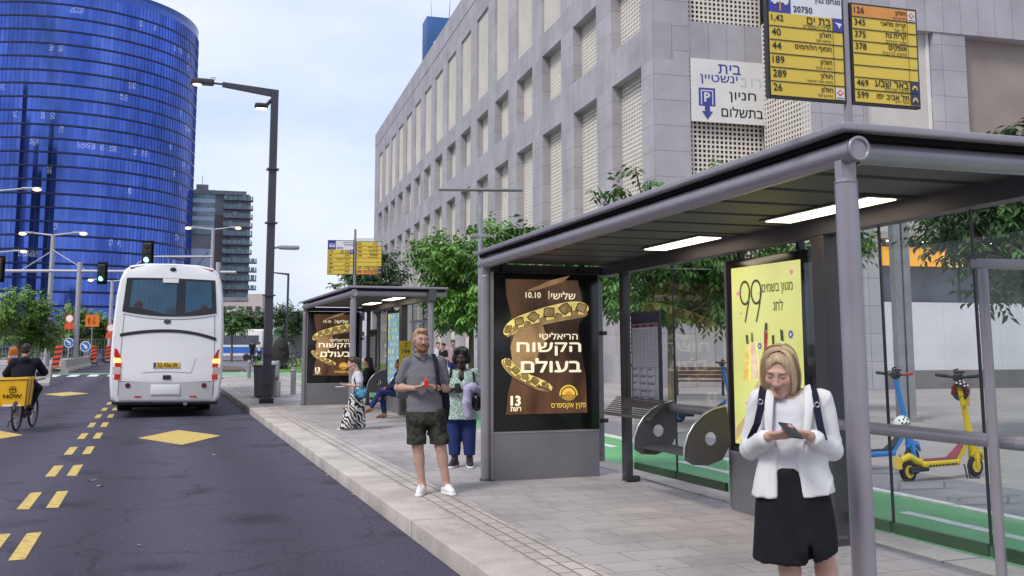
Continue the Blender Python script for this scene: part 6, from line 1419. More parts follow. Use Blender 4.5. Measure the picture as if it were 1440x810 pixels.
# ------------------------------------------------------------------ trees and shrubs
def leaf_mat(name, c1, c2):
    m = mat(name, c1, .55, 0, .0, attr='tint', col2=c2, scale=1.2, thr=(.3, .7)); b = m.node_tree.nodes['Principled BSDF']
    b.inputs['Transmission Weight'].default_value = 0; b.inputs['Subsurface Weight'].default_value = 0
    return m
M['leaf_bright'] = leaf_mat('leaf_bright', (.075, .20, .022), (.15, .31, .05)); M['leaf_mid'] = leaf_mat('leaf_mid', (.045, .12, .02), (.085, .19, .036)); M['leaf_dark'] = leaf_mat('leaf_dark', (.028, .066, .018), (.055, .12, .032)); M['leaf_yellow'] = leaf_mat('leaf_light', (.075, .17, .03), (.16, .27, .05))
def leaf_mesh(centres, rad, n, ls, seed, droop=.5, narrow=.42, sprig=7):
    """sprigs of folded leaves scattered through several clumps"""
    g = np.random.default_rng(seed); V = []; Fc = []; T = []
    cen = np.array(centres); rad = np.array(rad); ns = n // sprig
    pick = g.choice(len(cen), ns, p=rad[:, 0] ** 2 / (rad[:, 0] ** 2).sum())
    d = g.normal(size=(ns, 3)); d /= np.linalg.norm(d, axis=1)[:, None]; rr = g.random(ns) ** .45
    P = cen[pick] + d * rad[pick] * rr[:, None]
    ax = d * np.array([1, 1, .35]) + g.normal(size=(ns, 3)) * .45 + np.array([0, 0, -.15]); ax /= np.linalg.norm(ax, axis=1)[:, None]
    clump_t = g.uniform(.72, 1.2, len(cen))
    for i in range(ns):
        a = Vector(ax[i]); side = a.cross(Vector((0, 0, 1))); side = side.normalized() if side.length > .01 else Vector((1, 0, 0)); up = side.cross(a)
        tint = clump_t[pick[i]] * g.uniform(.8, 1.22)
        for k in range(sprig):
            f = (k + .5) / sprig; s_ = -1 if k % 2 else 1; base = Vector(P[i]) + a * (ls * 2.4 * f - ls * .6)
            dl = (a * .55 + side * s_ * .9 + Vector((0, 0, -droop * g.uniform(.3, 1.1)))).normalized(); L_ = ls * g.uniform(.7, 1.25)
            wv = dl.cross(up + side * g.uniform(-.4, .4)); wv = (wv.normalized() if wv.length > .01 else side) * L_ * narrow * .5
            tip = base + dl * L_ + Vector((0, 0, -L_ * .12)); mid = base + dl * L_ * .5; o = len(V); fold = Vector((0, 0, L_ * .05))
            V += [base, mid - wv + fold, tip, mid + wv + fold]; Fc += [(o, o + 1, o + 2), (o, o + 2, o + 3)]
            T += [tint * g.uniform(.85, 1.15)] * 4
    return V, Fc, T
def sprigs(loc, pts): return [(*(at_d(px, py, D) - Vector(loc)), r, .55) for px, py, D, r in pts]
def tree(name, label, loc, clumps, n, ls, lm, trunk_h, trunk_r, seed, group=None, limbs=True, lean=(0, 0), cat='tree', droop=.5, narrow=.42, bark=None):
    t = thing(name, label, cat, loc, 0, group); g = random.Random(seed)
    V, Fc, T = leaf_mesh([c[:3] for c in clumps], [(c[3], c[3], c[3] * (c[4] if len(c) > 4 else .8)) for c in clumps], n, ls, seed, droop, narrow)
    me = bpy.data.meshes.new('crown'); me.from_pydata([v[:] for v in V], [], Fc); me.materials.append(M[lm])
    at = me.color_attributes.new('tint', 'FLOAT_COLOR', 'POINT'); at.data.foreach_set('color', [c for v in T for c in (v, v, v * .95, 1)])
    o = bpy.data.objects.new('crown', me); C.objects.link(o); o.parent = t
    q = MB(); top = Vector((lean[0], lean[1], trunk_h))
    q.tube([(0, 0, -.1), (0, 0, .15), top * .35 + Vector((g.uniform(-.04, .04), g.uniform(-.04, .04), 0)), top * .7, top], [trunk_r * 1.4, trunk_r * 1.1, trunk_r, trunk_r * .85, trunk_r * .7], 10)
    if limbs:
        for c in clumps:
            e_ = Vector(c[:3]); m_ = top.lerp(e_, .5) + Vector((g.uniform(-.2, .2), g.uniform(-.2, .2), g.uniform(-.1, .25))) * c[3]
            q.tube([top * .92, m_, e_, e_ + (e_ - m_) * .1], [trunk_r * .5, trunk_r * .32, trunk_r * .18, trunk_r * .08], 6)
    q.build('trunk', bark or M['bark'], t)
    return t
def ball_clumps(n, c, r, cr, seed, flat=.8):
    g = random.Random(seed); out_ = []
    for i in range(n):
        th = g.uniform(0, 6.28); v = g.uniform(-1, 1); rr = r * g.random() ** .5; out_.append((c[0] + rr * math.cos(th), c[1] + rr * math.sin(th), c[2] + r * flat * v * .8, cr * g.uniform(.6, 1.2)))
    return out_
# the bright tree between the two shelters
p = gnd(640, 556); tree('street_tree', 'bright green street tree between the two shelters', (7.25, 23.3, 0), ball_clumps(20, (0, 0, 3.1), 1.2, .55, 3) + [(-1.35, -.2, 3.75, .32), (-1.25, -.1, 4.05, .22), (.4, 0, 4.35, .45), (-.5, .1, 2.35, .4), (.6, -.1, 2.2, .45)], 12000, .15, 'leaf_bright', 2.3, .075, 5, droop=.8)
# tree behind the near shelter glass, its sprigs rising over the roof
tree('street_tree', 'dark street tree behind the timetable pane, sprigs showing above the roof', (8.7, 15.9, 0), ball_clumps(18, (.2, 0, 3.15), 1.25, .6, 8, .75) + sprigs((8.7, 15.9, 0), [(845, 270, 17.2, .12), (870, 268, 17.4, .17), (895, 244, 17.4, .14), (915, 262, 17.4, .18), (940, 272, 17.6, .14), (1004, 236, 17.8, .13), (985, 246, 17.8, .10), (880, 290, 17.5, .3), (960, 290, 17.6, .3)]) + [(.9, -.3, 2.25, .5), (-.3, -.3, 2.3, .45)], 10500, .15, 'leaf_mid', 2.2, .07, 9, droop=.8)
tree('street_tree', 'small street tree whose twigs show over the near shelter roof left end', (8.6, 19.3, 0), ball_clumps(9, (0, 0, 3.1), .8, .5, 28) + sprigs((8.6, 19.3, 0), [(712, 326, 20.6, .22), (738, 322, 20.8, .2), (722, 345, 20.7, .3)]), 3600, .17, 'leaf_mid', 2.3, .06, 29, droop=.8)
# big plaza tree on the right behind the scooters
tree('plaza_tree', 'large dark leafed tree on the plaza at the right picture edge', (13.6, 12.2, 0), ball_clumps(26, (.4, 0, 3.55), 1.7, .75, 11, .72) + [(-1.55, .3, 3.6, .6), (-1.2, 0, 3.0, .5), (-.9, .2, 2.55, .45), (.3, -.2, 2.3, .5), (.9, -.1, 2.2, .5)] + sprigs((13.6, 12.2, 0), [(1425, 182, 17, .24), (1438, 200, 17, .3)]), 16000, .165, 'leaf_dark', 2.5, .11, 12, droop=.75)
tree('plaza_tree', 'slimmer plaza tree beside the steel column in front of the yellow fascia', (14.2, 19.5, 0), ball_clumps(12, (0, 0, 3.4), 1.1, .55, 13), 3600, .18, 'leaf_mid', 2.4, .08, 14, droop=.75)
tree('plaza_tree', 'plaza tree behind the bench near the timetable', (13.0, 24.5, 0), ball_clumps(16, (0, 0, 3.6), 1.5, .7, 15), 5200, .2, 'leaf_dark', 2.2, .09, 16, droop=.75)
tree('plaza_tree', 'dark plaza tree behind the walkers and the woman in green', (13.2, 38, 0), ball_clumps(16, (0, 0, 4.0), 1.9, .8, 17), 4200, .24, 'leaf_mid', 2.3, .1, 18, droop=.7)
tree('street_tree', 'dark green tree showing over the farther shelter roof', (9.2, 43.5, 0), ball_clumps(14, (0, 0, 4.4), 1.3, .6, 19) + [(-1.3, 0, 5.1, .4), (-.9, 0, 4.5, .4), (.3, 0, 5.6, .4)], 3600, .24, 'leaf_dark', 3.0, .09, 20, droop=.7)
# left of the road and beyond the junction
def far_tree(px, D, h, r, lm, label, seed, n=2600, ls=.35, group='trees beyond the junction', th=None):
    p = at_d(px, 483, D); tree('roadside_tree', label, (p.x, p.y, -.05), ball_clumps(15, (0, 0, h - r * .95), r * .78, r * .46, seed, .95), n, ls, lm, th or (h - 2 * r + .5), .11, seed + 1, group, droop=.5, narrow=.5)
far_tree(28, 66, 5.6, 2.4, 'leaf_yellow', 'fresh green young tree above the delivery rider', 31, 4200, .32)
far_tree(-14, 72, 5.2, 2.0, 'leaf_yellow', 'fresh green young tree cut by the left picture edge', 33, 2200)
far_tree(112, 98, 5.6, 2.2, 'leaf_yellow', 'fresh green tree above the white and red sign', 35)
far_tree(146, 100, 5.0, 1.9, 'leaf_yellow', 'fresh green tree touching the left edge of the coach', 37)
far_tree(88, 112, 4.6, 2.4, 'leaf_dark', 'dark bushy tree behind the blue arrow signs', 39)
far_tree(326, 88, 5.2, 1.6, 'leaf_mid', 'thin junction tree right of the coach', 41, 1800, .3)
far_tree(352, 112, 6.0, 2.2, 'leaf_dark', 'dark tree left of the kerbside lamp post under the flower sign', 43)
far_tree(398, 110, 6.4, 2.6, 'leaf_dark', 'dark tree right of the kerbside lamp post, over the parked bicycles', 45)
far_tree(424, 125, 6.0, 2.4, 'leaf_mid', 'dark tree touching the farther shelter left post', 47)
far_tree(380, 150, 5.0, 2.4, 'leaf_dark', 'low dark tree far behind the kerbside lamp post', 49)
def hedge(px0, px1, D, h, label, lm, seed):
    a, b_ = at_d(px0, 483, D), at_d(px1, 483, D); n_ = 9; cl_ = [((b_.x - a.x) * k / n_, (b_.y - a.y) * k / n_, h * .5, h * .5, 1.0) for k in range(n_ + 1)]
    tree('shrub_row', label, (a.x, a.y, 0), cl_, 2600, .3, lm, h * .3, .05, seed, None, False, cat='shrubs')
hedge(-40, 70, 100, 2.4, 'low shrub row behind the low mesh fence at the left', 'leaf_mid', 51); hedge(70, 172, 116, 3.2, 'dark shrub row behind the temporary fence', 'leaf_dark', 53)
hedge(300, 420, 170, 4.0, 'far hedge line beyond the bike path', 'leaf_dark', 55)
# ------------------------------------------------------------------ people
def V3(*a): return np.array(a, float)
def rot_m(psi, pitch=0.0, roll=0.0): return Euler((pitch, roll, psi), 'XYZ').to_matrix()
class Head:
    """faces -y before turning; all face shapes are placed through this frame"""
    def __init__(s, c, psi=0, pitch=0, roll=0, k=1.0): s.c = Vector(c); s.m = rot_m(psi, pitch, roll); s.e = s.m.to_euler(); s.k = k
    def p(s, x, y, z): v = s.c + s.m @ (Vector((x, y, z)) * s.k); return (v.x, v.y, v.z)
    def ell(s, S, c, r, k=.02, op='u'): S.ell(s.p(*c), [a * s.k for a in r], k, op, tuple(s.e))
    def cap(s, S, a, b_, r0, r1=None, k=.015, op='u'): S.cap(s.p(*a), s.p(*b_), r0 * s.k, (r1 if r1 is not None else r0) * s.k, k, op)
def head_sdf(H, neck, jaw=1.0, down=False):
    S = SDF(); e, c = H.ell, H.cap
    e(S, (0, .015, .035), (.074, .093, .085), .01); e(S, (0, -.022, -.032), (.058 * jaw, .070, .082), .04)
    e(S, (0, -.068, -.098), (.026 * jaw, .022, .020), .03); c(S, (-.045, -.02, -.075), (-.015, -.07, -.098), .018, .016, .02); c(S, (.045, -.02, -.075), (.015, -.07, -.098), .018, .016, .02)
    e(S, (-.036, -.066, -.020), (.026, .024, .026), .025); e(S, (.036, -.066, -.020), (.026, .024, .026), .025)
    c(S, (-.036, -.082, .030), (.036, -.082, .030), .010, None, .02)
    e(S, (-.031, -.101, .008), (.019, .018, .012), .014, 's'); e(S, (.031, -.101, .008), (.019, .018, .012), .014, 's')
    c(S, (0, -.090, .018), (0, -.112, -.026), .0075, .0125, .012); e(S, (-.012, -.102, -.030), (.010, .011, .008), .008); e(S, (.012, -.102, -.030), (.010, .011, .008), .008)
    c(S, (-.020, -.088, -.054), (0, -.096, -.052), .0055, .0065, .008); c(S, (.020, -.088, -.054), (0, -.096, -.052), .0055, .0065, .008)
    c(S, (-.017, -.087, -.064), (0, -.093, -.066), .006, .0075, .008); c(S, (.017, -.087, -.064), (0, -.093, -.066), .006, .0075, .008)
    for s_ in (-1, 1): e(S, (s_ * .076, .012, -.004), (.010, .022, .032), .010)
    for s_ in (-1, 1): e(S, (s_ * .031, -.0755, .0175 if not down else .011), (.0185, .0150, .0090 if not down else .0125), .006); e(S, (s_ * .031, -.074, -.0035), (.017, .0135, .0065), .006)
    S.cap(H.p(0, .025, -.05), neck, .054 * H.k, .060, .03)
    return S
def hand_sdf(w, d, n, side, curl=.5, k=1.0, spread=.12):
    """w wrist, d towards the fingers, n out of the palm; side +1: thumb on d x n side"""
    S = SDF(); w = np.array(w, float); d = np.array(d, float); d /= np.linalg.norm(d); n = np.array(n, float); n -= d * (n @ d); n /= np.linalg.norm(n); u = np.cross(d, n) * side
    P = lambda a, b_, c: w + (d * a + u * b_ + n * c) * k
    for b_ in (-.028, -.010, .010, .028): S.cap(P(.012, b_ * .8, 0), P(.085, b_, 0), .013 * k, .0115 * k, .012)
    for b_, L_, s_ in ((.031, .070, .6), (.0105, .080, .2), (-.0105, .074, -.2), (-.031, .058, -.6)):
        a = P(.088, b_, 0); ang = .25; r = .0092 * k
        for seg, fr_ in ((0, .45), (1, .32), (2, .23)):
            dd = d * math.cos(ang) + n * math.sin(ang) + u * s_ * spread; dd /= np.linalg.norm(dd); b2 = a + dd * L_ * fr_ * k
            S.cap(a, b2, r, r * .92, .003); a = b2; ang += curl * 1.35; r *= .93
    a = P(.022, .030, .006); b2 = P(.055, .056, .024); c2 = P(.085, .058, .040); S.cap(a, b2, .0125 * k, .0105 * k, .012); S.cap(b2, c2, .0105 * k, .0085 * k, .004)
    return S
def skin(name, col, lip):
    m = mat(name, col, .5, 0, .06, 9, attr='tint', spec=.4); b = m.node_tree.nodes['Principled BSDF']; b.inputs['Subsurface Weight'].default_value = .06; b.inputs['Subsurface Radius'].default_value = (.02, .008, .004)
    return m
def paint_face(H, lip=(.85, .55, .55), brow=(.55, .48, .42), blush=(1.08, .92, .9), lip_on=True):
    """colour of lips, brows, cheeks; nostril and lip-line shade painted into the skin"""
    def fn(o, V):
        R_ = np.array(H.m); L_ = (V - np.array(H.c)) @ R_ / H.k; col = np.ones((len(V), 4), np.float32)
        def put(c, r, rgb):
            d = (((L_ - np.array(c)) / np.array(r)) ** 2).sum(1); a = np.clip(1.6 - 1.4 * d, 0, 1)[:, None]; col[:, :3] = col[:, :3] * (1 - a) + np.array(rgb) * a
        for s_ in (-1, 1):
            put((s_ * .036, -.075, -.022), (.026, .03, .022), blush); put((s_ * .033, -.088, .029), (.021, .02, .0055), brow); put((s_ * .012, -.112, -.036), (.005, .012, .004), (.6, .5, .5))  # last mark darkens the nostrils: recess shade put into the tint
        put((0, -.096, -.058), (.026, .022, .0105), lip); put((0, -.097, -.0585), (.022, .02, .0022), tuple(c * .6 for c in lip))  # second mark paints the shade of the crease between the lips
        a_ = o.data.color_attributes.new('tint', 'FLOAT_COLOR', 'POINT'); a_.data.foreach_set('color', col.ravel())
    return fn
def eyes(H, par, iris, lid=0.0):
    q = MB()
    for s_ in (-1, 1):
        c = H.p(s_ * .031, -.0745, .007); q.ball(c, .0125 * H.k, 14, 0)
        d = H.m @ Vector((s_ * .04, -1, -.05)); d.normalize(); p = Vector(c) + d * .0085 * H.k; q.ball(p, .0062 * H.k, 10, 1); p = Vector(c) + d * .0122 * H.k; q.ball(p, .0030 * H.k, 8, 2)
    return q.build('eye', [mat('eye_white', (.55, .52, .5), .25, 0, .05), mat('iris', iris, .2, 0, .1), M['black']], par)
def body_sdf(J, r=1.0, bare=True):
    S = SDF(); g = {k: np.array(v, float) for k, v in J.items()}
    mid = (g['sl'] + g['sr']) / 2; hip = (g['hl'] + g['hr']) / 2; sw = np.linalg.norm(g['sl'] - g['sr']); ax = (g['sr'] - g['sl']) / max(sw, 1e-6)
    psi = math.atan2(ax[1], ax[0]); up = mid - hip
    S.ell(mid - up * .20, (sw * .44, .095 * r, .16), .03, rot=(0, 0, psi)); S.ell(hip + up * .32, (sw * .38, .10 * r, .18), .06, rot=(0, 0, psi)); S.ell(hip + up * .04, (sw * .42, .11 * r, .13), .06, rot=(0, 0, psi))
    S.cap(g['nb'], mid, .052, .058, .03); S.cap(g['sl'], g['sr'], .040, .040, .03)
    for s_ in 'lr':
        S.chain([g['s' + s_], g['e' + s_], g['w' + s_]], [.044 * r, .039 * r, .027 * r], .02); S.ell(g['e' + s_] * .72 + g['w' + s_] * .28, (.042 * r,) * 3, .03)
        S.chain([g['h' + s_], g['k' + s_], g['a' + s_]], [.082 * r, .055 * r, .037 * r], .03)
        kn, an = g['k' + s_], g['a' + s_]; back = J.get('calf', V3(0, .018, 0)); S.ell(kn * .70 + an * .30 + back, (.050 * r, .052 * r, .10), .04)
        S.cap(an, g['t' + s_], .034, .026, .03); S.cap(an, an + (an - g['t' + s_]) * np.array([.25, .25, 0]) + V3(0, 0, -.045), .034, .028, .03)
    return S
def cloth(name, col, rough=.85, vary=.08, scale=8, **k):
    return mat(name, col, rough, 0, vary, scale, bump=k.pop('bump', .12), bscale=k.pop('bscale', 260), spec=.2, **k)
def shoe(t, ank, toe, m, sole, name='shoe', h=.075):
    a = np.array(ank, float); b_ = np.array(toe, float); d = b_ - a; d[2] = 0; L_ = np.linalg.norm(d); d /= L_; S = SDF(); z = .045
    heel = a - d * .05; S.cap((heel[0], heel[1], z), (heel[0] + d[0] * .10, heel[1] + d[1] * .10, z + .012), .040, .042, .02); S.cap((a[0] + d[0] * .05, a[1] + d[1] * .05, z + .008), (b_[0], b_[1], z - .008), .044, .036, .02)
    S.cap((a[0], a[1], z + .01), (a[0] + d[0] * .01, a[1] + d[1] * .01, h + .03), .042, .041, .02); S.cut((0, 0, .012), (0, 0, -1)); S.cut((0, 0, h + .035), (0, 0, 1))
    o = sdf_obj(name, [(S, .009, 0)], m, t); S2 = SDF(); S2.cap((heel[0], heel[1], .014), (b_[0] + d[0] * .012, b_[1] + d[1] * .012, .014), .044, .043, .01); S2.cut((0, 0, .026), (0, 0, 1)); S2.cut((0, 0, 0), (0, 0, -1))
    sdf_obj('sole', [(S2, .009, 0)], sole, o); return o
def who(label, px, D, py=483): p = at_d(px, py, D); return thing('person', label, 'person', (p.x, p.y, 0), -math.atan2(p.x, p.y))
def hairm(name, c1, c2):
    m = mat(name, c1, .5, 0, 0, 38, col2=c2, thr=(.35, .65), spec=.4); t = m.node_tree; co = t.nodes['Texture Coordinate']; n = t.nodes['Noise Texture']
    mp_ = N(t, 'ShaderNodeMapping'); mp_.inputs['Scale'].default_value = (2.2, 2.2, .16); t.links.new(co.outputs['Object'], mp_.inputs[0]); t.links.new(mp_.outputs[0], n.inputs['Vector'])
    bp = N(t, 'ShaderNodeBump', Strength=.6, Distance=.004); t.links.new(n.outputs['Fac'], bp.inputs['Height']); t.links.new(bp.outputs[0], t.nodes['Principled BSDF'].inputs['Normal'])
    return m
def locks(H, par, mats, phis, keys, n, jit=.004, r=.0062, seed=1):
    """separate locks combed from the parting: keys(phi) gives the way points in the head frame"""
    g = random.Random(seed); q = MB()
    for k in range(n):
        ph_ = phis[0] + (phis[1] - phis[0]) * (k + g.random()) / n; pts = list(keys(ph_)); e1 = pts[-1]; pts[-1] = (e1[0] * g.uniform(.92, 1.06), e1[1], e1[2] + g.uniform(-.014, .012)); o_ = Vector((g.gauss(0, jit), g.gauss(0, jit), g.gauss(0, jit)))
        P_ = [Vector(p) + o_ * (.3 + .7 * i / (len(pts) - 1)) for i, p in enumerate(pts)]; L_ = []
        for i in range(len(P_) - 1):
            for u in (0, .5): L_.append(P_[i].lerp(P_[i + 1], u))
        L_.append(P_[-1]); L_ = [L_[0]] + [(L_[i - 1] + L_[i] * 2 + L_[i + 1]) / 4 for i in range(1, len(L_) - 1)] + [L_[-1]]
        rr = r * g.uniform(.7, 1.25); q.tube([H.p(*p) for p in L_], [rr * (.6 + .4 * min(1, i / 2)) if i < len(L_) - 2 else rr * (.75 if i == len(L_) - 2 else .25) for i in range(len(L_))], 5, g.randrange(len(mats)))
    return q.build('hair_lock', mats, par)
M['denim'] = cloth('denim', (.022, .035, .13), vary=.2); M['skin_light'] = skin('skin_light', (.50, .30, .23), 0); M['skin_fair'] = skin('skin_fair', (.48, .295, .23), 0); M['skin_dark'] = skin('skin_dark', (.055, .026, .017), 0); M['skin_tan'] = skin('skin_tan', (.36, .19, .12), 0)
M['navy_web'] = cloth('navy_webbing', (.012, .014, .03))
def place_like(root, name, label, cat):
    t = thing(name, label, cat, root.location, root.rotation_euler.z); return t

# --- the woman in the white jacket
wo = who('woman in white jacket and black skirt looking down at her phone', 1108, 5.1)
H = Head((-.045, -.030, 1.456), R(-10), R(21), R(3), .96)
J = dict(nb=(-.02, .03, 1.345), sl=(-.150, .03, 1.318), sr=(.158, .03, 1.320), el=(-.205, .05, 1.060), er=(.200, .05, 1.065), wl=(-.098, -.19, 1.150), wr=(.082, -.19, 1.158), hl=(-.07, .03, .86), hr=(.09, .03, .86), kl=(-.025, .0, .475), kr=(.15, .03, .475), al=(-.03, .04, .09), ar=(.16, .06, .09), tl=(-.05, -.11, .035), tr=(.19, -.09, .035))
hl_ = hand_sdf(J['wl'], (.82, -.45, .12), (.30, .35, .75), -1, .42, .86); hr_ = hand_sdf(J['wr'], (-.82, -.45, .12), (-.30, .35, .75), 1, .42, .86)
sdf_obj('body', [(body_sdf(J, .90), .011, 0), (head_sdf(H, J['nb'], .96, True), .0042, 0), (hl_, .0042, 0), (hr_, .0042, 0)], M['skin_light'], wo, paint_face(H, (.95, .52, .5), (.62, .5, .42)))
q = MB()
for s_ in (-1, 1): q.tube([H.p(s_ * .031 + a * .0150, -.0885 + .007 * (a * a), .0005 + .003 * a * a) for a in (-1, -.5, 0, .5, 1)], [.001, .0017, .002, .0017, .001], 6)
q.build('eyelash', mat('lash', (.05, .03, .025), .7, 0, .05), wo)
S = SDF(); e, c = H.ell, H.cap
e(S, (0, .020, .042), (.090, .108, .096), .01); e(S, (0, .018, -.035), (.096, .090, .118), .03)
e(S, (.006, -.128, -.014), (.060, .084, .128), .010, 's'); e(S, (0, -.02, -.165), (.2, .2, .058), .008, 's'); e(S, (.010, -.10, .135), (.003, .06, .020), .010, 's')
S.fold = lambda X, Y, Z: .0011 * np.sin(150 * X + 6 * np.sin(12 * Z)) + .0008 * np.sin(90 * Y + 40 * X)
sdf_obj('hair', [(S, .0055, 0)], hairm('hair_ash_blonde', (.26, .175, .095), (.50, .38, .24)), wo)
def bobkeys(p):
    s_, c_ = math.sin(p), math.cos(p); return [(.016, -.052 * c_ + .004, .140 - .010 * c_ * c_), (.052 * s_ + .004, -.072 * c_ + .012, .130), (.081 * s_, -.098 * c_ + .014, .085), (.094 * s_, -.102 * c_ + .016, .02), (.095 * s_, -.096 * c_ + .016, -.05), (.082 * s_, -.082 * c_ + .010, -.112)]
locks(H, wo, [mat('lock_light', (.52, .39, .23), .4, 0, .1, 20), mat('lock_mid', (.34, .23, .12), .45, 0, .1, 20), mat('lock_dark', (.17, .105, .05), .5, 0, .1, 20)], (R(50), R(310)), bobkeys, 190, .0055, .0050, 4)
wf = folds(.009, ((1, .3, -.75), .15, 0), ((-1, .5, -.6), .19, 1.5))
white_t = cloth('tee_white', (.60, .59, .63), vary=.03, bump=.3, bscale=12); jkt = cloth('jacket_white', (.66, .65, .655), vary=.03, bump=.35, bscale=11); blk = cloth('skirt_black', (.010, .010, .013), vary=.2, bump=.4, bscale=10)
S = SDF(); S.loft([(.93, .0, .03, .150, .125), (1.0, 0, .03, .150, .122), (1.15, 0, .02, .155, .125), (1.27, .005, .03, .155, .105), (1.325, .005, .035, .13, .075), (1.352, .0, .04, .075, .062)], .02, e=2.3); S.cap((-.08, .02, 1.315), (.09, .02, 1.315), .042, .042, .02); H2 = H.p(0, .0, -.15); S.ell((-.012, -.055, 1.372), (.062, .06, .045), .01, 's'); S.fold = folds(.004, ((1, 0, -1), .09, 0), ((.2, .2, 1), .06, 1)); S.cut((0, 0, .955), (0, 0, -1))
sdf_obj('tee', [(S, .008, 0)], white_t, wo)
S = SDF(); S.loft([(.835, .005, .03, .206, .150), (.90, .005, .03, .196, .144), (1.0, .005, .03, .172, .133), (1.15, .005, .03, .160, .126), (1.26, .008, .035, .160, .108), (1.315, .008, .04, .150, .085), (1.352, .005, .05, .088, .070)], .02, e=2.5)
S.cap((-.140, .035, 1.318), (.146, .035, 1.320), .052, .052, .02)
for a, b_, w2 in (('sl', 'el', 'wl'), ('sr', 'er', 'wr')):
    A, B, W_ = (np.array(J[x]) for x in (a, b_, w2)); cu = B + (W_ - B) * .74; S.cap(A + V3(0, 0, -.004), B, .055, .052, .012); S.cap(B, cu, .052, .043, .012); S.cap(cu - (W_ - B) * .05, cu + (W_ - B) * .02, .045, .0445, .006)
S.loft([(.80, -.018, -.30, .072, .26), (1.0, -.022, -.30, .066, .26), (1.12, -.02, -.30, .060, .26), (1.25, -.008, -.30, .052, .26), (1.40, -.005, -.30, .062, .27)], .015, 's', 2.6)
S.fold = wf; S.cut((0, 0, .845), (.10, .05, -1))
jo = sdf_obj('jacket', [(S, .0085, 0)], jkt, wo)
q = MB()
for s_, pts in ((-1, [(-.068, .02, 1.385), (-.074, -.062, 1.352), (-.082, -.108, 1.28), (-.090, -.132, 1.18), (-.090, -.138, 1.07)]), (1, [(.072, .02, 1.385), (.070, -.062, 1.352), (.070, -.108, 1.28), (.062, -.132, 1.18), (.056, -.138, 1.07)])):
    vs = []; fs = []
    for i, p in enumerate(pts): wv = (.030, .038, .046, .036, .006)[i]; vs += [p, (p[0] + s_ * wv * .55, p[1] - .012, p[2] + .006), (p[0] + s_ * wv, p[1] + .010 + wv * .15, p[2] + .01)]
    for i in range(len(pts) - 1):
        for k in range(2): fs.append((3 * i + k, 3 * i + 3 + k, 3 * i + 4 + k, 3 * i + k + 1))
    q.add(vs, fs, 0, True)
q.build('lapel', jkt, jo)
S = SDF(); S.loft([(.520, .005, .02, .212, .152), (.62, .005, .025, .204, .150), (.75, .003, .03, .192, .147), (.86, .002, .03, .176, .140), (.965, 0, .03, .150, .125)], .02, e=2.2); S.cap((-.02, -.09, .96), (.06, -.105, .60), .040, .055, .03); S.fold = folds(.007, ((1, .1, .05), .16, .4), ((1, -.2, .1), .10, 2)); S.cut((0, 0, .555), (.16, .3, -1)); S.cut((.0, 0, .985), (0, 0, 1)); S.ell((.075, -.16, .50), (.018, .10, .13), .02, 's')
sdf_obj('skirt', [(S, .009, 0)], blk, wo)
for a, b_ in (('al', 'tl'), ('ar', 'tr')): shoe(wo, J[a], J[b_], M['white'], M['white'])
ph = place_like(wo, 'phone', 'dark mobile phone held in both hands by the woman in white', 'phone'); q = MB(); q.box((0, 0, 0), (.072, .008, .145), bev=.003, M=Mx((.0, -.285, 1.186), R(-66), R(8), R(28)), rz=0); q.build('case', M['blackp'], ph); q = MB(); q.box((0, .0055, 0), (.062, .002, .13), M=Mx((.0, -.285, 1.186), R(-66), R(8), R(28))); q.build('screen', M['shopglass'], ph)
bp = place_like(wo, 'backpack', 'navy backpack whose straps cross the white jacket shoulders', 'backpack')
for s_, pts in ((-1, [(-.120, .10, 1.37), (-.128, .03, 1.388), (-.134, -.05, 1.352), (-.142, -.098, 1.28), (-.162, -.10, 1.20), (-.20, -.02, 1.12)]), (1, [(.108, .10, 1.37), (.112, .03, 1.388), (.120, -.05, 1.352), (.130, -.098, 1.27), (.142, -.118, 1.19), (.155, -.122, 1.13)])):
    q = MB(); ribs = []
    for i, p in enumerate(pts): ribs += [(p[0] - .018, p[1] - .006, p[2]), (p[0] + .018, p[1] - .006, p[2]), (p[0] + .018, p[1] + .004, p[2]), (p[0] - .018, p[1] + .004, p[2])]
    q.add(ribs, [(4 * i + k, 4 * i + 4 + k, 4 * i + 4 + (k + 1) % 4, 4 * i + (k + 1) % 4) for i in range(len(pts) - 1) for k in range(4)], 0, False); st_ = q.build('strap', M['navy_web'], bp)
    q = MB(); q.tube([(pts[3][0] + .012 * math.cos(a), pts[3][1] - .012, pts[3][2] + .03 + .012 * math.sin(a)) for a in np.linspace(0, 6.28, 11)[:-1]], .0025, 5, closed=True); q.build('ring', M['alu'], st_)
S = SDF(); S.ell((.02, .26, 1.14), (.13, .09, .19), .02); sdf_obj('pack', [(S, .014, 0)], M['navy_web'], bp)

# --- the bearded man
mn = who('bearded man with glasses, grey polo shirt and dark shorts at the kerb', 600, 10.83)
H = Head((-.060, -.02, 1.638), R(16), R(2), 0, 1.03)
J = dict(nb=(-.04, .02, 1.485), sl=(-.205, .0, 1.405), sr=(.150, .03, 1.415), el=(-.305, .05, 1.125), er=(.215, .06, 1.115), wl=(-.120, -.20, 1.130), wr=(.075, -.18, 1.140), hl=(-.105, .0, .87), hr=(.095, .0, .87), kl=(-.085, -.01, .50), kr=(.160, -.02, .50), al=(-.035, .02, .09), ar=(.230, .0, .09), tl=(-.065, -.13, .04), tr=(.285, -.11, .04))
hl_ = hand_sdf(J['wl'], (.92, -.36, .12), (.2, .5, .8), -1, .75, .98); hr_ = hand_sdf(J['wr'], (-.88, -.42, .14), (-.2, .5, .8), 1, .75, .98)
sdf_obj('body', [(body_sdf(J, 1.05), .012, 0), (head_sdf(H, J['nb'], 1.06), .0055, 0), (hl_, .006, 0), (hr_, .006, 0)], M['skin_fair'], mn, paint_face(H, (.85, .5, .48), (.62, .42, .28)))
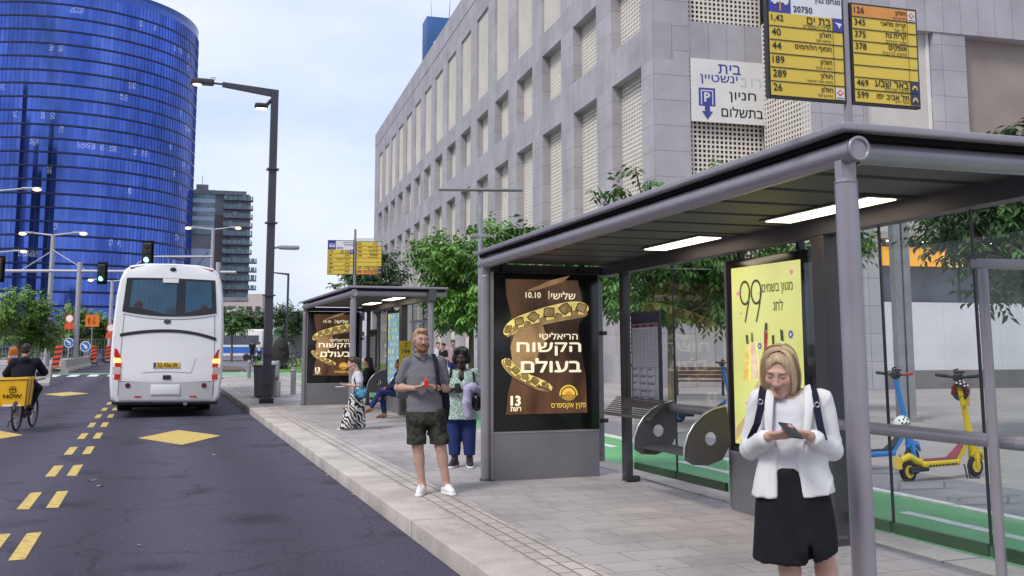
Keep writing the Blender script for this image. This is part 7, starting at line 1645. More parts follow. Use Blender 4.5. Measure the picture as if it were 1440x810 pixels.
eyes(H, mn, (.08, .12, .16))
S = SDF(); e, c = H.ell, H.cap
e(S, (0, .024, .048), (.081, .097, .078), .01); e(S, (0, -.045, .100), (.058, .050, .026), .02); e(S, (0, -.112, -.005), (.068, .052, .078), .012, 's'); e(S, (0, -.02, -.09), (.12, .16, .075), .02, 's'); S.fold = lambda X, Y, Z: .004 * np.sin(80 * X + 40 * Z) * np.sin(70 * Y + 30 * Z)
sdf_obj('hair', [(S, .007, 0)], hairm('hair_sandy', (.25, .15, .07), (.46, .31, .16)), mn)
S = SDF(); e, c = H.ell, H.cap
for s_ in (-1, 1): c(S, (s_ * .066, -.012, .0), (s_ * .060, -.028, -.06), .012, .018, .01); c(S, (s_ * .060, -.028, -.06), (s_ * .030, -.070, -.098), .019, .024, .015); c(S, (s_ * .030, -.075, -.092), (0, -.088, -.102), .022, .025, .015); c(S, (s_ * .026, -.088, -.056), (0, -.102, -.043), .006, .008, .008); c(S, (s_ * .027, -.086, -.054), (s_ * .026, -.082, -.09), .008, .014, .01)
sdf_obj('beard', [(S, .0055, 0)], hairm('beard_ginger', (.12, .045, .018), (.25, .11, .05)), mn)
q = MB()
for s_ in (-1, 1): q.tube([H.p(s_ * .033 + .024 * math.cos(a), -.108, .006 + .019 * math.sin(a)) for a in np.linspace(0, 6.28, 17)[:-1]], .0018, 6, closed=True); q.tube([H.p(s_ * .057, -.107, .010), H.p(s_ * .078, -.06, .012), H.p(s_ * .080, .01, .012)], .0018, 6)
q.tube([H.p(-.010, -.110, .010), H.p(0, -.114, .014), H.p(.010, -.110, .010)], .0018, 6); q.build('glasses', mat('glasses_rim', (.25, .22, .2), .3, .6, .1), mn)
polo = cloth('polo_grey', (.165, .162, .182), vary=.08, bump=.45, bscale=12); shortm = cloth('shorts_camo', (.018, .020, .016), scale=11, col2=(.055, .056, .045), thr=(.42, .58))
S = SDF(); S.loft([(.855, -.012, .01, .198, .142), (.95, -.015, .01, .188, .136), (1.10, -.022, .01, .182, .134), (1.25, -.028, .015, .192, .130), (1.37, -.030, .02, .170, .098), (1.425, -.035, .02, .12, .082), (1.475, -.04, .022, .072, .066)], .02, e=2.4); S.cap((-.19, .005, 1.392), (.138, .03, 1.400), .050, .050, .03)
for a, b_ in (('sl', 'el'), ('sr', 'er')): A, B = np.array(J[a]), np.array(J[b_]); S.cap(A + V3(0, 0, -.006), A + (B - A) * .70, .062, .060, .02); S.cap(A + (B - A) * .66, A + (B - A) * .72, .0625, .062, .006)
S.ell(H.p(0, -.075, -.165), (.030, .05, .045), .012, 's'); S.fold = folds(.0075, ((1, 0, -.7), .12, 0), ((-.4, 0, 1), .09, 1.2), ((0, .3, 1), .16, 2)); S.cut((0, 0, .868), (0, 0, -1))
sh = sdf_obj('polo_shirt', [(S, .010, 0)], polo, mn)
q = MB(); q.tube([H.p(.0, -.085, -.19), H.p(-.055, -.05, -.165), H.p(-.075, .02, -.14), H.p(-.05, .075, -.125), H.p(.05, .075, -.125), H.p(.075, .02, -.14), H.p(.055, -.05, -.165), H.p(.0, -.085, -.19)], [.007, .011, .012, .012, .012, .012, .011, .007], 8); q.build('collar', polo, sh)
S = SDF(); S.loft([(.74, -.005, .01, .185, .135), (.80, -.005, .01, .192, .138), (.92, -.005, .01, .188, .132)], .02, e=2.3)
for s_, x0, x1 in (('l', -.105, -.098), ('r', .095, .150)): S.cap((x0, .01, .84), (x1, -.005, .545), .112, .098, .03); S.cap((x1, -.005, .575), (x1, -.005, .54), .106, .106, .008)
S.fold = folds(.007, ((1, .2, .8), .13, 0), ((-1, .2, .9), .11, 1)); S.cut((0, 0, .528), (0, 0, -1)); S.cut((0, 0, .91), (0, 0, 1))
sdf_obj('shorts', [(S, .010, 0)], shortm, mn)
for a, b_ in (('al', 'tl'), ('ar', 'tr')): shoe(mn, J[a], J[b_], M['white'], M['white'])
q = MB(); W_ = Vector(J['wr']).lerp(Vector(J['er']), .10); d_ = (Vector(J['er']) - Vector(J['wr'])).normalized(); q.cone(W_ - d_ * .012, W_ + d_ * .012, .034, n=18); q.build('watch', M['blackp'], mn)
rd = place_like(mn, 'red_packet', 'small red folded packet held in front by the bearded man', 'packet'); q = MB(); q.box((.0, -.285, 1.185), (.042, .016, .07), bev=.004, rz=.3); q.add([(-.02, -.29, 1.21), (.012, -.30, 1.215), (-.012, -.28, 1.255)], [(0, 1, 2)]); q.build('packet', mat('packet_red', (.62, .015, .015), .4, 0, .1), rd)
bg_ = place_like(mn, 'backpack', 'black backpack hanging behind the bearded man with one strap over his shoulder', 'backpack')
q = MB(); pts = [(.06, .12, 1.47), (.075, .04, 1.49), (.09, -.06, 1.44), (.115, -.115, 1.32), (.13, -.12, 1.18), (.16, -.06, 1.06), (.20, .06, .98)]; ribs = []
for p in pts: ribs += [(p[0] - .022, p[1] - .005, p[2]), (p[0] + .022, p[1] - .005, p[2]), (p[0] + .022, p[1] + .006, p[2]), (p[0] - .022, p[1] + .006, p[2])]
q.add(ribs, [(4 * i + k, 4 * i + 4 + k, 4 * i + 4 + (k + 1) % 4, 4 * i + (k + 1) % 4) for i in range(len(pts) - 1) for k in range(4)]); q.build('strap', M['navy_web'], bg_)
S = SDF(); S.ell((.13, .24, .92), (.135, .09, .30), .02); S.cap((.02, .2, .62), (.10, .16, .60), .018, None, .02); sdf_obj('pack', [(S, .016, 0)], M['navy_web'], bg_)

# --- the woman with the dotted blouse
aw = who('woman in mint dotted blouse and blue cropped jeans beside the snake panel', 648, 13.16)
H = Head((.012, -.02, 1.415), R(-8), R(8), 0, 1.0)
J = dict(nb=(.012, .02, 1.275), sl=(-.165, .02, 1.225), sr=(.185, .02, 1.225), el=(-.225, .05, .97), er=(.245, .05, .97), wl=(-.115, -.19, 1.005), wr=(.09, -.20, .985), hl=(-.08, .02, .72), hr=(.10, .02, .72), kl=(-.075, 0, .42), kr=(.11, .02, .42), al=(-.07, .02, .09), ar=(.125, .03, .09), tl=(-.12, -.10, .035), tr=(.135, -.12, .035))
sdf_obj('body', [(body_sdf(J, 1.1), .013, 0), (head_sdf(H, J['nb'], 1.05), .006, 0), (hand_sdf(J['wl'], (.8, -.5, .2), (.2, .4, .8), -1, .6, .9), .006, 0), (hand_sdf(J['wr'], (-.85, -.45, .1), (-.2, .4, .8), 1, .6, .9), .006, 0)], M['skin_dark'], aw, paint_face(H, (1.2, .8, .85), (.5, .5, .5), (1.1, 1, 1)))
eyes(H, aw, (.03, .015, .01))
S = SDF(); e = H.ell; e(S, (0, .03, .05), (.105, .108, .10), .01)
for s_ in (-1, 1): e(S, (s_ * .085, .01, -.01), (.045, .06, .075), .02); e(S, (s_ * .06, -.05, .10), (.045, .045, .04), .02)
e(S, (0, -.115, -.02), (.066, .060, .100), .015, 's'); S.fold = lambda X, Y, Z: .006 * np.sin(150 * X) * np.sin(150 * Y + 1) * np.sin(150 * Z)
sdf_obj('hair', [(S, .0075, 0)], hairm('hair_black', (.006, .005, .005), (.025, .02, .018)), aw)
def dotted(name, base, dot, sc, thr):
    m = cloth(name, base, vary=.05); t = m.node_tree; L = t.links.new; b = t.nodes['Principled BSDF']; co = t.nodes['Texture Coordinate']; v = N(t, 'ShaderNodeTexVoronoi', Scale=sc); L(co.outputs['Object'], v.inputs['Vector'])
    g = N(t, 'ShaderNodeMath', operation='LESS_THAN'); g.inputs[1].default_value = thr; L(v.outputs['Distance'], g.inputs[0]); x = N(t, 'ShaderNodeMix', data_type='RGBA'); x.inputs[6].default_value = (*base, 1); x.inputs[7].default_value = (*dot, 1); L(g.outputs[0], x.inputs[0]); L(x.outputs[2], b.inputs['Base Color']); return m
S = SDF(); S.loft([(.60, .01, .02, .235, .18), (.75, .01, .02, .215, .17), (.92, .01, .02, .195, .155), (1.08, .01, .01, .195, .150), (1.18, .01, .02, .175, .115), (1.25, .01, .02, .09, .07)], .03, e=2.3); S.cap((-.15, .02, 1.208), (.17, .02, 1.208), .054, .054, .03)
for a, b_ in (('sl', 'el'), ('sr', 'er')): A, B = np.array(J[a]), np.array(J[b_]); S.cap(A, A + (B - A) * .95, .064, .078, .03)
S.ell((.012, -.15, 1.24), (.062, .11, .13), .02, 's'); S.fold = folds(.008, ((1, 0, .1), .11, 0), ((.8, 0, .6), .14, 2)); S.cut((0, 0, .62), (0, 0, -1))
sdf_obj('blouse', [(S, .011, 0)], dotted('blouse_dots', (.24, .36, .31), (.66, .70, .66), 52, .40), aw)
S = SDF(); S.loft([(.98, .012, -.0, .13, .125), (1.10, .012, -.005, .12, .118), (1.17, .012, .0, .08, .10)], .02); sdf_obj('top', [(S, .012, 0)], cloth('top_black', (.015, .012, .014)), aw)
S = SDF(); S.loft([(.62, .01, .02, .185, .15), (.80, .01, .02, .18, .14)], .03)
for x0, x1 in ((-.085, -.072), (.105, .122)): S.cap((x0, .02, .70), (x1, .015, .17), .110, .075, .03)
S.fold = folds(.006, ((1, .2, 1), .1, 0)); S.cut((0, 0, .155), (0, 0, -1)); sdf_obj('jeans', [(S, .011, 0)], M['denim'], aw)
for a, b_ in (('al', 'tl'), ('ar', 'tr')): shoe(aw, J[a], J[b_], M['blackp'], M['white'])
hb = place_like(aw, 'handbag', 'black handbag hanging at the side of the woman in the mint blouse', 'handbag'); S = SDF(); S.ell((.215, -.19, .84), (.075, .05, .11), .02); sdf_obj('bag', [(S, .010, 0)], M['black'], hb); q = MB(); q.tube([(.19, -.19, .93), (.17, -.12, 1.15), (.165, .02, 1.285), (.18, .10, 1.2)], .014, 6); q.tube([(-.13, .1, 1.2), (-.125, .0, 1.29), (-.13, -.09, 1.2), (-.19, -.02, 1.05)], .014, 6); q.build('strap', M['navy_web'], hb)
sc_ = place_like(aw, 'scarf', 'lavender cloth draped over the arm of the woman in the mint blouse', 'scarf'); S = SDF(); S.chain([(.07, -.23, 1.02), (.16, -.19, 1.03), (.23, -.10, 1.00)], [.05, .06, .05], .03); S.chain([(.09, -.255, 1.0), (.08, -.265, .85), (.10, -.255, .68)], [.05, .055, .045], .03); S.fold = folds(.012, ((1, .4, .15), .06, 0), ((.6, 0, 1), .09, 1)); sdf_obj('cloth', [(S, .009, 0)], cloth('lavender', (.30, .26, .46), scale=18, col2=(.50, .47, .62)), sc_)
ph2 = place_like(aw, 'phone', 'dark phone in the hand of the woman in the mint blouse', 'phone'); q = MB(); q.box((-.04, -.285, 1.03), (.07, .012, .13), bev=.004, M=Mx((0, 0, 0))); q.build('case', M['blackp'], ph2)

# --- the girl walking left with the patterned trousers
gl = who('girl in white tee and black white patterned wide trousers walking left', 500, 18.87)
H = Head((-.045, -.0, 1.222), R(-82), R(16), 0, 1.0)
J = dict(nb=(.02, 0, 1.09), sl=(.055, -.135, 1.03), sr=(.055, .135, 1.03), el=(.085, -.19, .81), er=(.07, .17, .81), wl=(-.15, -.13, .835), wr=(-.15, .08, .82), hl=(.04, -.08, .66), hr=(.04, .08, .66), kl=(-.05, -.08, .37), kr=(.08, .08, .36), al=(-.14, -.08, .08), ar=(.12, .08, .08), tl=(-.26, -.08, .03), tr=(.01, .08, .03), calf=V3(.01, 0, 0))
sdf_obj('body', [(body_sdf(J, .9), .013, 0), (head_sdf(H, J['nb'], 1.0), .0065, 0), (hand_sdf(J['wl'], (-.95, .2, .05), (0, .3, .9), 1, .6, .85), .007, 0), (hand_sdf(J['wr'], (-.95, -.2, .05), (0, -.3, .9), -1, .6, .85), .007, 0)], M['skin_light'], gl, paint_face(H))
eyes(H, gl, (.08, .05, .03))
S = SDF(); e = H.ell; e(S, (0, .030, .050), (.088, .098, .088), .01); e(S, (0, .125, .035), (.045, .05, .05), .02); e(S, (0, -.12, -.01), (.09, .062, .09), .015, 's'); e(S, (0, -.02, -.10), (.12, .14, .07), .02, 's'); sdf_obj('hair', [(S, .008, 0)], hairm('hair_brown', (.03, .018, .012), (.08, .05, .03)), gl)
q = MB(); q.ball(H.p(-.083, .015, -.012), .014, 10); q.build('earphone', M['white'], gl)
S = SDF(); S.loft([(.66, .05, 0, .105, .15), (.80, .045, 0, .105, .15), (.95, .045, 0, .11, .155), (1.03, .05, 0, .085, .13), (1.085, .04, 0, .05, .06)], .02); 
for a, b_ in (('sl', 'el'), ('sr', 'er')): A, B = np.array(J[a]), np.array(J[b_]); S.cap(A, A + (B - A) * .62, .062, .062, .03)
S.fold = folds(.005, ((.3, 1, 1), .1, 0)); sdf_obj('tee', [(S, .011, 0)], white_t, gl)
def zebra():
    m = cloth('zebra_print', (.6, .58, .54)); t = m.node_tree; L = t.links.new; b = t.nodes['Principled BSDF']; co = t.nodes['Texture Coordinate']; w_ = N(t, 'ShaderNodeTexWave', Scale=4.6, Distortion=10.0, Detail=2.0); w_.inputs['Detail Scale'].default_value = 1.4; mp_ = N(t, 'ShaderNodeMapping'); mp_.inputs['Rotation'].default_value = (.4, .6, .3); L(co.outputs['Object'], mp_.inputs[0]); L(mp_.outputs[0], w_.inputs['Vector'])
    r = N(t, 'ShaderNodeValToRGB'); r.color_ramp.elements[0].position = .48; r.color_ramp.elements[1].position = .54; r.color_ramp.elements[0].color = (.012, .011, .012, 1); r.color_ramp.elements[1].color = (.62, .60, .56, 1); L(w_.outputs['Color'], r.inputs[0]); L(r.outputs[0], b.inputs['Base Color']); return m
S = SDF(); S.loft([(.58, .04, 0, .12, .16), (.69, .045, 0, .105, .145)], .03)
S.chain([(.04, -.08, .62), (-.045, -.085, .36), (-.14, -.085, .06)], [.115, .115, .125], .04); S.chain([(.05, .08, .62), (.085, .08, .36), (.10, .08, .06)], [.115, .11, .115], .04); S.fold = folds(.012, ((1, .5, .35), .09, 0), ((1, -.4, .2), .13, 1)); S.cut((0, 0, .03), (0, 0, -1)); S.cut((0, 0, .68), (0, 0, 1))
sdf_obj('trousers', [(S, .011, 0)], zebra(), gl)
for a, b_ in (('al', 'tl'), ('ar', 'tr')): shoe(gl, J[a], J[b_], M['galv'], M['white'], h=.05)
sb = place_like(gl, 'shoulder_bag', 'shiny turquoise and navy bag at the hip of the girl', 'bag'); S = SDF(); S.ell((.10, -.235, .70), (.125, .06, .125), .02); S.ell((.10, -.235, .64), (.12, .065, .08), .02); sdf_obj('bag', [(S, .011, 0)], mat('bag_teal', (.01, .02, .06), .25, 0, 0, 9, col2=(.10, .36, .52), thr=(.46, .6)), sb); q = MB(); q.tube([(.03, -.22, .78), (-.01, -.17, .92), (.02, -.13, 1.06), (.06, -.06, 1.10), (.12, .06, 1.0), (.17, -.12, .8), (.17, -.21, .76)], .012, 6); q.build('strap', M['navy_web'], sb)
pp = place_like(gl, 'paper', 'white folded paper in the hand of the girl', 'paper'); q = MB(); q.box((-.275, -.11, .80), (.16, .10, .008), M=None, rz=.2); q.build('sheet', M['white'], pp)

# --- people seated in the farther shelter
def seated(root, H, J, top, hairmat, hair_long, legm, skinm, shoem, jacket=True):
    sdf_obj('body', [(body_sdf(J, 1.0), .016, 0), (head_sdf(H, J['nb']), .008, 0), (hand_sdf(J['wl'], (-.9, -.2, -.2), (0, 0, -1), 1, .5, .9), .008, 0), (hand_sdf(J['wr'], (-.9, .2, -.2), (0, 0, -1), -1, .5, .9), .008, 0)], skinm, root, paint_face(H))
    S = SDF(); e = H.ell; e(S, (0, .028, .048), (.09, .10, .09), .01); e(S, (0, -.12, -.02), (.07, .062, .10), .015, 's')
    if hair_long: H.cap(S, (0, .06, .02), (0, .07, -.28), .085, .06, .03); H.cap(S, (.075, .02, .0), (.085, .0, -.24), .035, .03, .02); H.cap(S, (-.075, .02, .0), (-.085, .0, -.24), .035, .03, .02)
    sdf_obj('hair', [(S, .010, 0)], hairmat, root)
    g = {k: np.array(v, float) for k, v in J.items()}; mid = (g['sl'] + g['sr']) / 2; hip = (g['hl'] + g['hr']) / 2
    S = SDF(); S.chain([hip + V3(0, 0, .02), (hip + mid) / 2, mid - V3(0, 0, .06)], [.16, .155, .15], .05); S.cap(g['sl'], g['sr'], .07, .07, .04)
    for s_ in 'lr': S.chain([g['s' + s_], g['e' + s_], g['w' + s_] * .85 + g['e' + s_] * .15], [.068, .058, .045], .03)
    S.fold = folds(.008, ((.5, .5, 1), .1, 0)); sdf_obj('jacket', [(S, .014, 0)], top, root)
    S = SDF()
    for s_ in 'lr': S.chain([g['h' + s_], g['k' + s_], g['a' + s_] * .9 + g['k' + s_] * .1], [.10, .072, .055], .03)
    S.fold = folds(.005, ((.5, .5, 1), .1, 0)); sdf_obj('trousers', [(S, .013, 0)], legm, root)
    for a, b_ in (('al', 'tl'), ('ar', 'tr')):
        a2, b2 = g[a], g[b_]; q = MB(); d_ = b2 - a2; q.tube([a2 - d_ * .35 + V3(0, 0, -.055), a2 + d_ * .3 + V3(0, 0, -.055), b2 + d_ * .3 + V3(0, 0, -.03)], [.022, .030, .026], 8); q.build('sandal', shoem, root)
p = at_y(513, 540, 24.4); sa = thing('person', 'long haired woman in black seated on the farther shelter bench', 'person', (4.98, 24.45, 0), R(-12))
J = dict(nb=(-.03, 0, 1.0), sl=(-.02, -.17, .93), sr=(-.02, .17, .93), el=(-.10, -.22, .70), er=(-.10, .22, .70), wl=(-.32, -.12, .66), wr=(-.32, .12, .66), hl=(.0, -.09, .56), hr=(.0, .09, .56), kl=(-.43, -.10, .55), kr=(-.43, .10, .55), al=(-.42, -.10, .09), ar=(-.46, .12, .09), tl=(-.56, -.11, .04), tr=(-.60, .13, .04), calf=V3(.02, 0, 0))
seated(sa, Head((-.06, 0, 1.14), R(-70), R(14)), J, cloth('coat_black', (.012, .011, .013)), hairm('hair_black2', (.008, .006, .006), (.03, .022, .02)), True, cloth('trousers_black', (.012, .012, .015)), M['skin_light'], M['blackp'])
sbp = thing('person', 'seated person in dark jacket and jeans with crossed legs behind the bearded man', 'person', (5.02, 21.2, 0), R(-14))
J = dict(nb=(-.03, 0, 1.0), sl=(-.02, -.18, .94), sr=(-.02, .18, .94), el=(-.10, -.23, .70), er=(-.10, .23, .70), wl=(-.33, -.10, .66), wr=(-.33, .10, .66), hl=(.0, -.09, .56), hr=(.0, .09, .56), kl=(-.42, -.08, .60), kr=(-.43, .10, .56), al=(-.66, .02, .23), ar=(-.36, .12, .09), tl=(-.80, .03, .17), tr=(-.50, .13, .04), calf=V3(.02, 0, 0))
seated(sbp, Head((-.05, 0, 1.15), R(-75), R(10)), J, cloth('jacket_navy', (.018, .022, .045)), hairm('hair_dark', (.02, .014, .01), (.05, .035, .025)), False, M['denim'], M['skin_tan'], mat('sandal_brown', (.12, .05, .03), .7, 0, .1))

# --- the delivery rider, his bicycle and the yellow box
cyc = who('delivery rider in dark jacket and black trousers pedalling away on the left', 25, 20.2); cyc.location.z = -.15
bk = bicycle((cyc.location.x + .06, cyc.location.y, -.15), R(-10), 'delivery bicycle ridden away at the left carrying a yellow box', None, M['blackp'])
q = MB(); q.tube([(-.09, -.02, .36), (-.10, -.1, .72), (-.10, .3, .72)], .010, 6); q.tube([(.09, -.02, .36), (.10, -.1, .72), (.10, .3, .72)], .010, 6); q.b((-.14, -.22, .72), (.14, .3, .735)); q.build('rack', M['blackp'], bk)
q = MB(); q.tube([(-.10, .40, .28), (-.26, .36, .16), (-.27, .36, .05)], .012, 6); q.build('stand', M['blackp'], bk)
q = MB(); q.tube([(.03, -.335 * math.cos(a), .335 + .335 * math.sin(a)) for a in np.linspace(.3, 2.4, 9)], .028, 6); q.build('mudguard', M['blackp'], bk)
# frame: x right, y away
J = dict(nb=(.15, .28, 1.47), sl=(-.03, .26, 1.38), sr=(.37, .30, 1.38), el=(-.17, .42, 1.14), er=(.52, .46, 1.16), wl=(-.10, .76, 1.10), wr=(.42, .80, 1.12), hl=(.02, .22, .98), hr=(.22, .24, .98), kl=(-.04, .62, .80), kr=(.42, .60, .82), al=(.0, .42, .42), ar=(.26, .44, .36), tl=(.0, .56, .36), tr=(.30, .58, .32), calf=V3(0, -.01, 0))
H = Head((.17, .33, 1.615), R(160), R(10), 0, 1.02)
sdf_obj('body', [(body_sdf(J, 1.05), .015, 0), (head_sdf(H, J['nb'], 1.05), .008, 0), (hand_sdf(J['wl'], (.1, .95, -.2), (0, -.2, -1), 1, .8, 1), .008, 0), (hand_sdf(J['wr'], (-.1, .95, -.2), (0, -.2, -1), -1, .8, 1), .008, 0)], M['skin_tan'], cyc, paint_face(H))
S = SDF(); H.ell(S, (0, .026, .050), (.086, .098, .085), .01); H.ell(S, (0, .06, -.02), (.075, .05, .06), .03); H.ell(S, (0, -.12, -.02), (.085, .07, .11), .015, 's'); S.fold = lambda X, Y, Z: .005 * np.sin(110 * X) * np.sin(110 * Y) * np.sin(110 * Z); sdf_obj('hair', [(S, .009, 0)], hairm('hair_black3', (.01, .008, .008), (.03, .024, .02)), cyc)
g = {k: np.array(v) for k, v in J.items()}; S = SDF()
S.loft([(.93, .12, .22, .215, .15), (1.05, .125, .24, .215, .155), (1.2, .14, .26, .225, .15), (1.34, .16, .28, .21, .125), (1.44, .16, .29, .11, .08)], .03, e=2.3); S.cap(g['sl'] - V3(0, 0, .02), g['sr'] - V3(0, 0, .02), .078, .078, .05); S.ell((.155, .20, 1.42), (.10, .07, .07), .04)
for s_ in 'lr': S.chain([g['s' + s_], g['e' + s_], g['w' + s_] * .9 + g['e' + s_] * .1], [.088, .078, .055], .03)
S.fold = folds(.011, ((1, 0, .8), .13, 0), ((-1, .3, 1), .17, 1), ((.1, 0, 1), .10, 2)); sdf_obj('jacket', [(S, .012, 0)], cloth('jacket_ink', (.010, .011, .022), vary=.25), cyc)
S = SDF(); S.cap(g['hl'], g['hr'], .14, .14, .05)
for s_ in 'lr': S.chain([g['h' + s_], g['k' + s_], g['a' + s_]], [.13, .085, .06], .04)
S.fold = folds(.006, ((.5, .5, 1), .1, 0)); sdf_obj('trousers', [(S, .013, 0)], cloth('trousers_ink', (.010, .010, .013)), cyc)
for a, b_ in (('al', 'tl'), ('ar', 'tr')):
    S = SDF(); A, B = g[a], g[b_]; S.cap(A + (A - B) * .3 + V3(0, 0, -.03), B + V3(0, 0, -.01), .045, .04, .02); o = sdf_obj('shoe', [(S, .011, 0)], mat('shoe_maroon', (.10, .02, .035), .6, 0, .2), cyc)
q = MB(); A, B = Vector(J['er']), Vector(J['wr']); q.cone(A.lerp(B, .10), A.lerp(B, .17), .083, .082, 16); q.build('arm_band', mat('band_tan', (.45, .36, .25), .6, 0, .1), cyc)
dbx = thing('delivery_box', 'yellow insulated delivery box reading NOW on the bicycle rack', 'delivery box', (cyc.location.x + .03, cyc.location.y + .02, .60), R(-6))
S_ = mat('box_yellow', (.72, .40, .01), .5, 0, .06, 6, bump=.2, bscale=14)
q = MB(); q.add([(-.245, -.24, -.24), (.215, -.24, -.24), (.225, .24, -.24), (-.235, .24, -.24), (-.30, -.25, .27), (.25, -.25, .29), (.27, .26, .30), (-.27, .26, .28)], [(3, 2, 1, 0), (4, 5, 6, 7), (0, 1, 5, 4), (1, 2, 6, 5), (2, 3, 7, 6), (3, 0, 4, 7)]); q.build('box', S_, dbx)
q = MB(); q.add([(-.31, -.262, .265), (.26, -.262, .285), (.28, .27, .295), (-.28, .27, .275), (-.30, -.255, .31), (.25, -.255, .33), (.27, .262, .335), (-.275, .262, .315)], [(3, 2, 1, 0), (4, 5, 6, 7), (0, 1, 5, 4), (1, 2, 6, 5), (2, 3, 7, 6), (3, 0, 4, 7)]); q.build('lid', S_, dbx)
q = MB(); 
for a, b_ in (((-.248, -.246, -.24), (-.302, -.256, .27)), ((.218, -.246, -.24), (.252, -.256, .29)), ((-.302, -.258, .272), (.252, -.258, .292)), ((.23, .24, -.24), (.275, .262, .30))): q.cone(a, b_, .008, n=6)
q.cone((.222, .02, -.24), (.262, .02, .29), .007, n=6); q.build('piping', M['blackp'], dbx)
q = MB(); f2 = frame((-.02, -.258, -.05), (1, 0, 0), (0, -.02, 1)); put_text(q, 'NOW', f2, 0, -.03, .075, 0, 'c', .035, wfix=.33)
cx, cy = .0, .13; q.tube([f2 @ Vector((cx + x, cy + y, .004)) for x, y in ((-.06, .03), (-.05, -.05), (.05, -.05), (.06, .03))], .007, 6); q.tube([f2 @ Vector((cx - .025 + .028 * math.cos(a), cy + .035 + .035 * math.sin(a), .004)) for a in np.linspace(0, 6.28, 13)[:-1]], .006, 6, closed=True); q.tube([f2 @ Vector((cx + .025 + .028 * math.cos(a), cy + .035 + .035 * math.sin(a), .004)) for a in np.linspace(0, 6.28, 13)[:-1]], .006, 6, closed=True); q.build('lettering', M['gap'], dbx)
q = MB(); q.box((-.02, -.245, -.225), (.34, .012, .03)); q.build('strip', M['white'], dbx)

# --- small figures farther off
def walker(px, D, label, top, legs, hairmat, skinm, h=1.7, psi=0, arm=0.0, stride=.12, rz_=None, z0=0.0, sit=False):
    r_ = who(label, px, D); r_.location.z = z0; k = h / 1.72; c_, s_ = math.cos(psi), math.sin(psi)
    def P(x, y, z): return (k * (x * c_ - y * s_), k * (x * s_ + y * c_), k * z)
    H = Head(P(0, -.01, 1.60), psi, R(8), 0, k)
    J = dict(nb=P(0, .02, 1.46), sl=P(-.19, .01, 1.39), sr=P(.19, .01, 1.39), el=P(-.24, .03, 1.12), er=P(.24, .03, 1.12), wl=P(-.16 + .0 * arm, -.10 - .14 * arm, .92 + .25 * arm), wr=P(.16, -.10 - .14 * arm, .92 + .25 * arm), hl=P(-.09, 0, .90), hr=P(.09, 0, .90), kl=P(-.10, -stride * .6, .49), kr=P(.10, stride * .4, .48), al=P(-.10, -stride, .09), ar=P(.10, stride, .10), tl=P(-.12, -stride - .14, .04), tr=P(.12, stride - .13, .04))
    if sit:
        for s2, x in (('l', -.1), ('r', .1)): J['h' + s2] = P(x, 0, .62); J['k' + s2] = P(x * 1.6, -.40, .60); J['a' + s2] = P(x * 1.6, -.42, .10); J['t' + s2] = P(x * 1.8, -.56, .05)
        for a in ('nb', 'sl', 'sr', 'el', 'er', 'wl', 'wr'): x_, y_, z_ = J[a]; J[a] = (x_, y_, z_ - .30)
        H = Head(P(0, -.01, 1.30), psi, R(8), 0, k)
    sdf_obj('body', [(body_sdf(J, 1.0), .022, 0), (head_sdf(H, J['nb']), .013, 0), (hand_sdf(J['wl'], P(.3, -.6, -.6), P(.9, 0, -.3), -1, .5), .010, 0), (hand_sdf(J['wr'], P(-.3, -.6, -.6), P(-.9, 0, -.3), 1, .5), .010, 0)], skinm, r_, paint_face(H))
    S = SDF(); H.ell(S, (0, .026, .050), (.088, .10, .088), .01); H.ell(S, (0, -.12, -.02), (.08, .065, .11), .015, 's'); sdf_obj('hair', [(S, .013, 0)], hairmat, r_)
    g = {q_: np.array(v) for q_, v in J.items()}; mid = (g['sl'] + g['sr']) / 2; hip = (g['hl'] + g['hr']) / 2
    S = SDF(); S.cap(hip + (mid - hip) * .06 - (g['sr'] - g['sl']) * .12, mid - (g['sr'] - g['sl']) * .15 - V3(0, 0, .1), .13, .12, .04); S.cap(hip + (mid - hip) * .06 + (g['sr'] - g['sl']) * .12, mid + (g['sr'] - g['sl']) * .15 - V3(0, 0, .1), .13, .12, .04); S.cap(g['sl'], g['sr'], .062, .062, .04)
    for q_ in 'lr': S.cap(g['s' + q_], g['s' + q_] * .45 + g['e' + q_] * .55, .068, .066, .03)
    S.fold = folds(.007, ((1, 0, .8), .14, 0)); sdf_obj('shirt', [(S, .018, 0)], top, r_)
    S = SDF(); S.cap(g['hl'], g['hr'], .115, .115, .04)
    for q_ in 'lr': S.chain([g['h' + q_], g['k' + q_], g['a' + q_]], [.11, .08, .062], .03)
    sdf_obj('trousers', [(S, .018, 0)], legs, r_)
    for q_ in 'lr':
        S = SDF(); S.cap(g['a' + q_] - V3(0, 0, .05), g['t' + q_], .045, .04, .02); sdf_obj('shoe', [(S, .015, 0)], M['blackp'], r_)
    return r_
dk, br = hairm('hair_far_dark', (.015, .012, .01), (.04, .03, .025)), hairm('hair_far_brown', (.06, .04, .025), (.12, .08, .05))
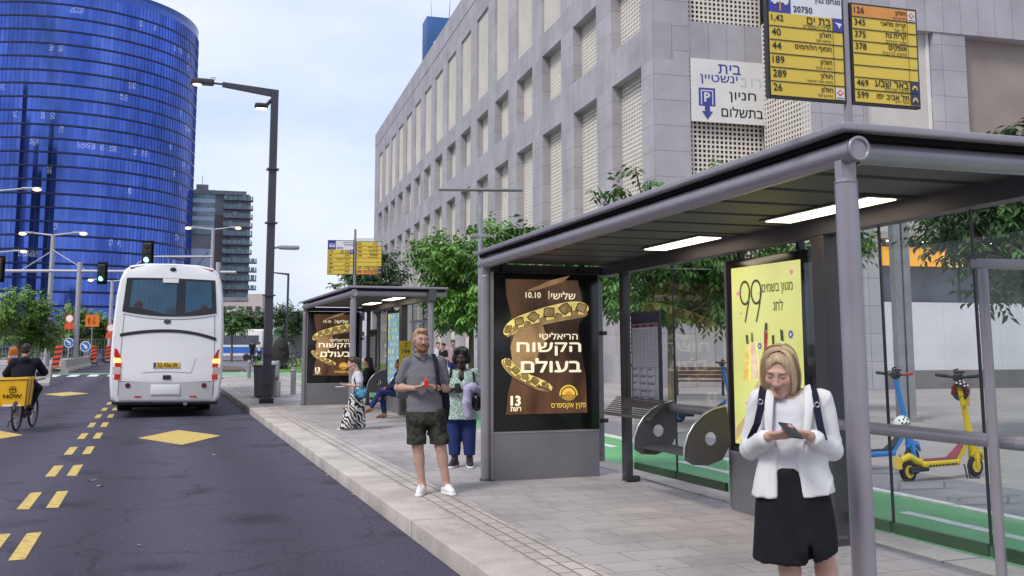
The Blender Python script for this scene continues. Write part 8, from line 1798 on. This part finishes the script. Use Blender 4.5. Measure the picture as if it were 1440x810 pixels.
walker(637, 38, 'man in pink shirt standing beyond the woman in the mint blouse', cloth('shirt_pink', (.42, .27, .32)), M['denim'], dk, M['skin_tan'], 1.74, R(10), .2)
walker(623, 36, 'dark haired woman in black beside the man in pink', cloth('top_black2', (.012, .012, .014)), cloth('trs_black2', (.014, .014, .018)), dk, M['skin_light'], 1.62, R(-60), 1.0)
walker(616, 40, 'person in white shirt behind the bearded man shoulder', cloth('shirt_white2', (.6, .6, .62)), cloth('trs_grey', (.15, .15, .17)), br, M['skin_light'], 1.66, R(20), .3)
walker(378, 30.5, 'person in pale blue shirt sitting behind the lamp post and bin', cloth('shirt_paleblue', (.46, .52, .60)), cloth('trs_stone', (.2, .2, .2)), dk, M['skin_light'], 1.62, R(165), .2, sit=True)
st = at_d(378, 483, 30.6); stl = thing('stone_cube', 'low stone block under the person in pale blue shirt', 'stone block', (st.x, st.y, 0), R(-19)); q = MB(); q.box((0, 0, .235), (.7, .5, .47), bev=.03); q.build('block', M['concrete'], stl)
fp = at_d(355, 483, 78); fb = bicycle((fp.x, fp.y - .5, .0), R(-20), 'bicycle of the far cyclist on the path beyond the bollards', None, M['blackp'])
fc = walker(355, 78, 'far cyclist in black riding away on the path beyond the bollards', cloth('top_black3', (.014, .014, .016)), cloth('trs_black3', (.02, .02, .024)), dk, M['skin_tan'], 1.7, R(178), 1.0, .15, z0=.14)
walker(365, 92, 'distant walker in white beyond the far cyclist', cloth('shirt_white3', (.6, .6, .6)), cloth('trs_blue3', (.05, .06, .12)), dk, M['skin_tan'], 1.7, R(170), .1, z0=.05)
# café table with an orange chair behind the walkers' shoulder
p = at_d(627, 483, 33); ch = thing('cafe_chair', 'orange plastic chair on the plaza behind the bearded man', 'chair', (p.x, p.y, 0), R(30))
q = MB(); q.box((0, 0, .45), (.44, .44, .03), bev=.01); q.build('seat', M['rw_orange'], ch); q = MB(); q.box((0, .21, .70), (.42, .03, .32), bev=.01); q.build('backrest', M['rw_orange'], ch)
for x in (-.19, .19):
    for y in (-.19, .19): q = MB(); q.cone((x, y, 0), (x, y, .45), .015, n=8); q.build('leg', M['galv'], ch)
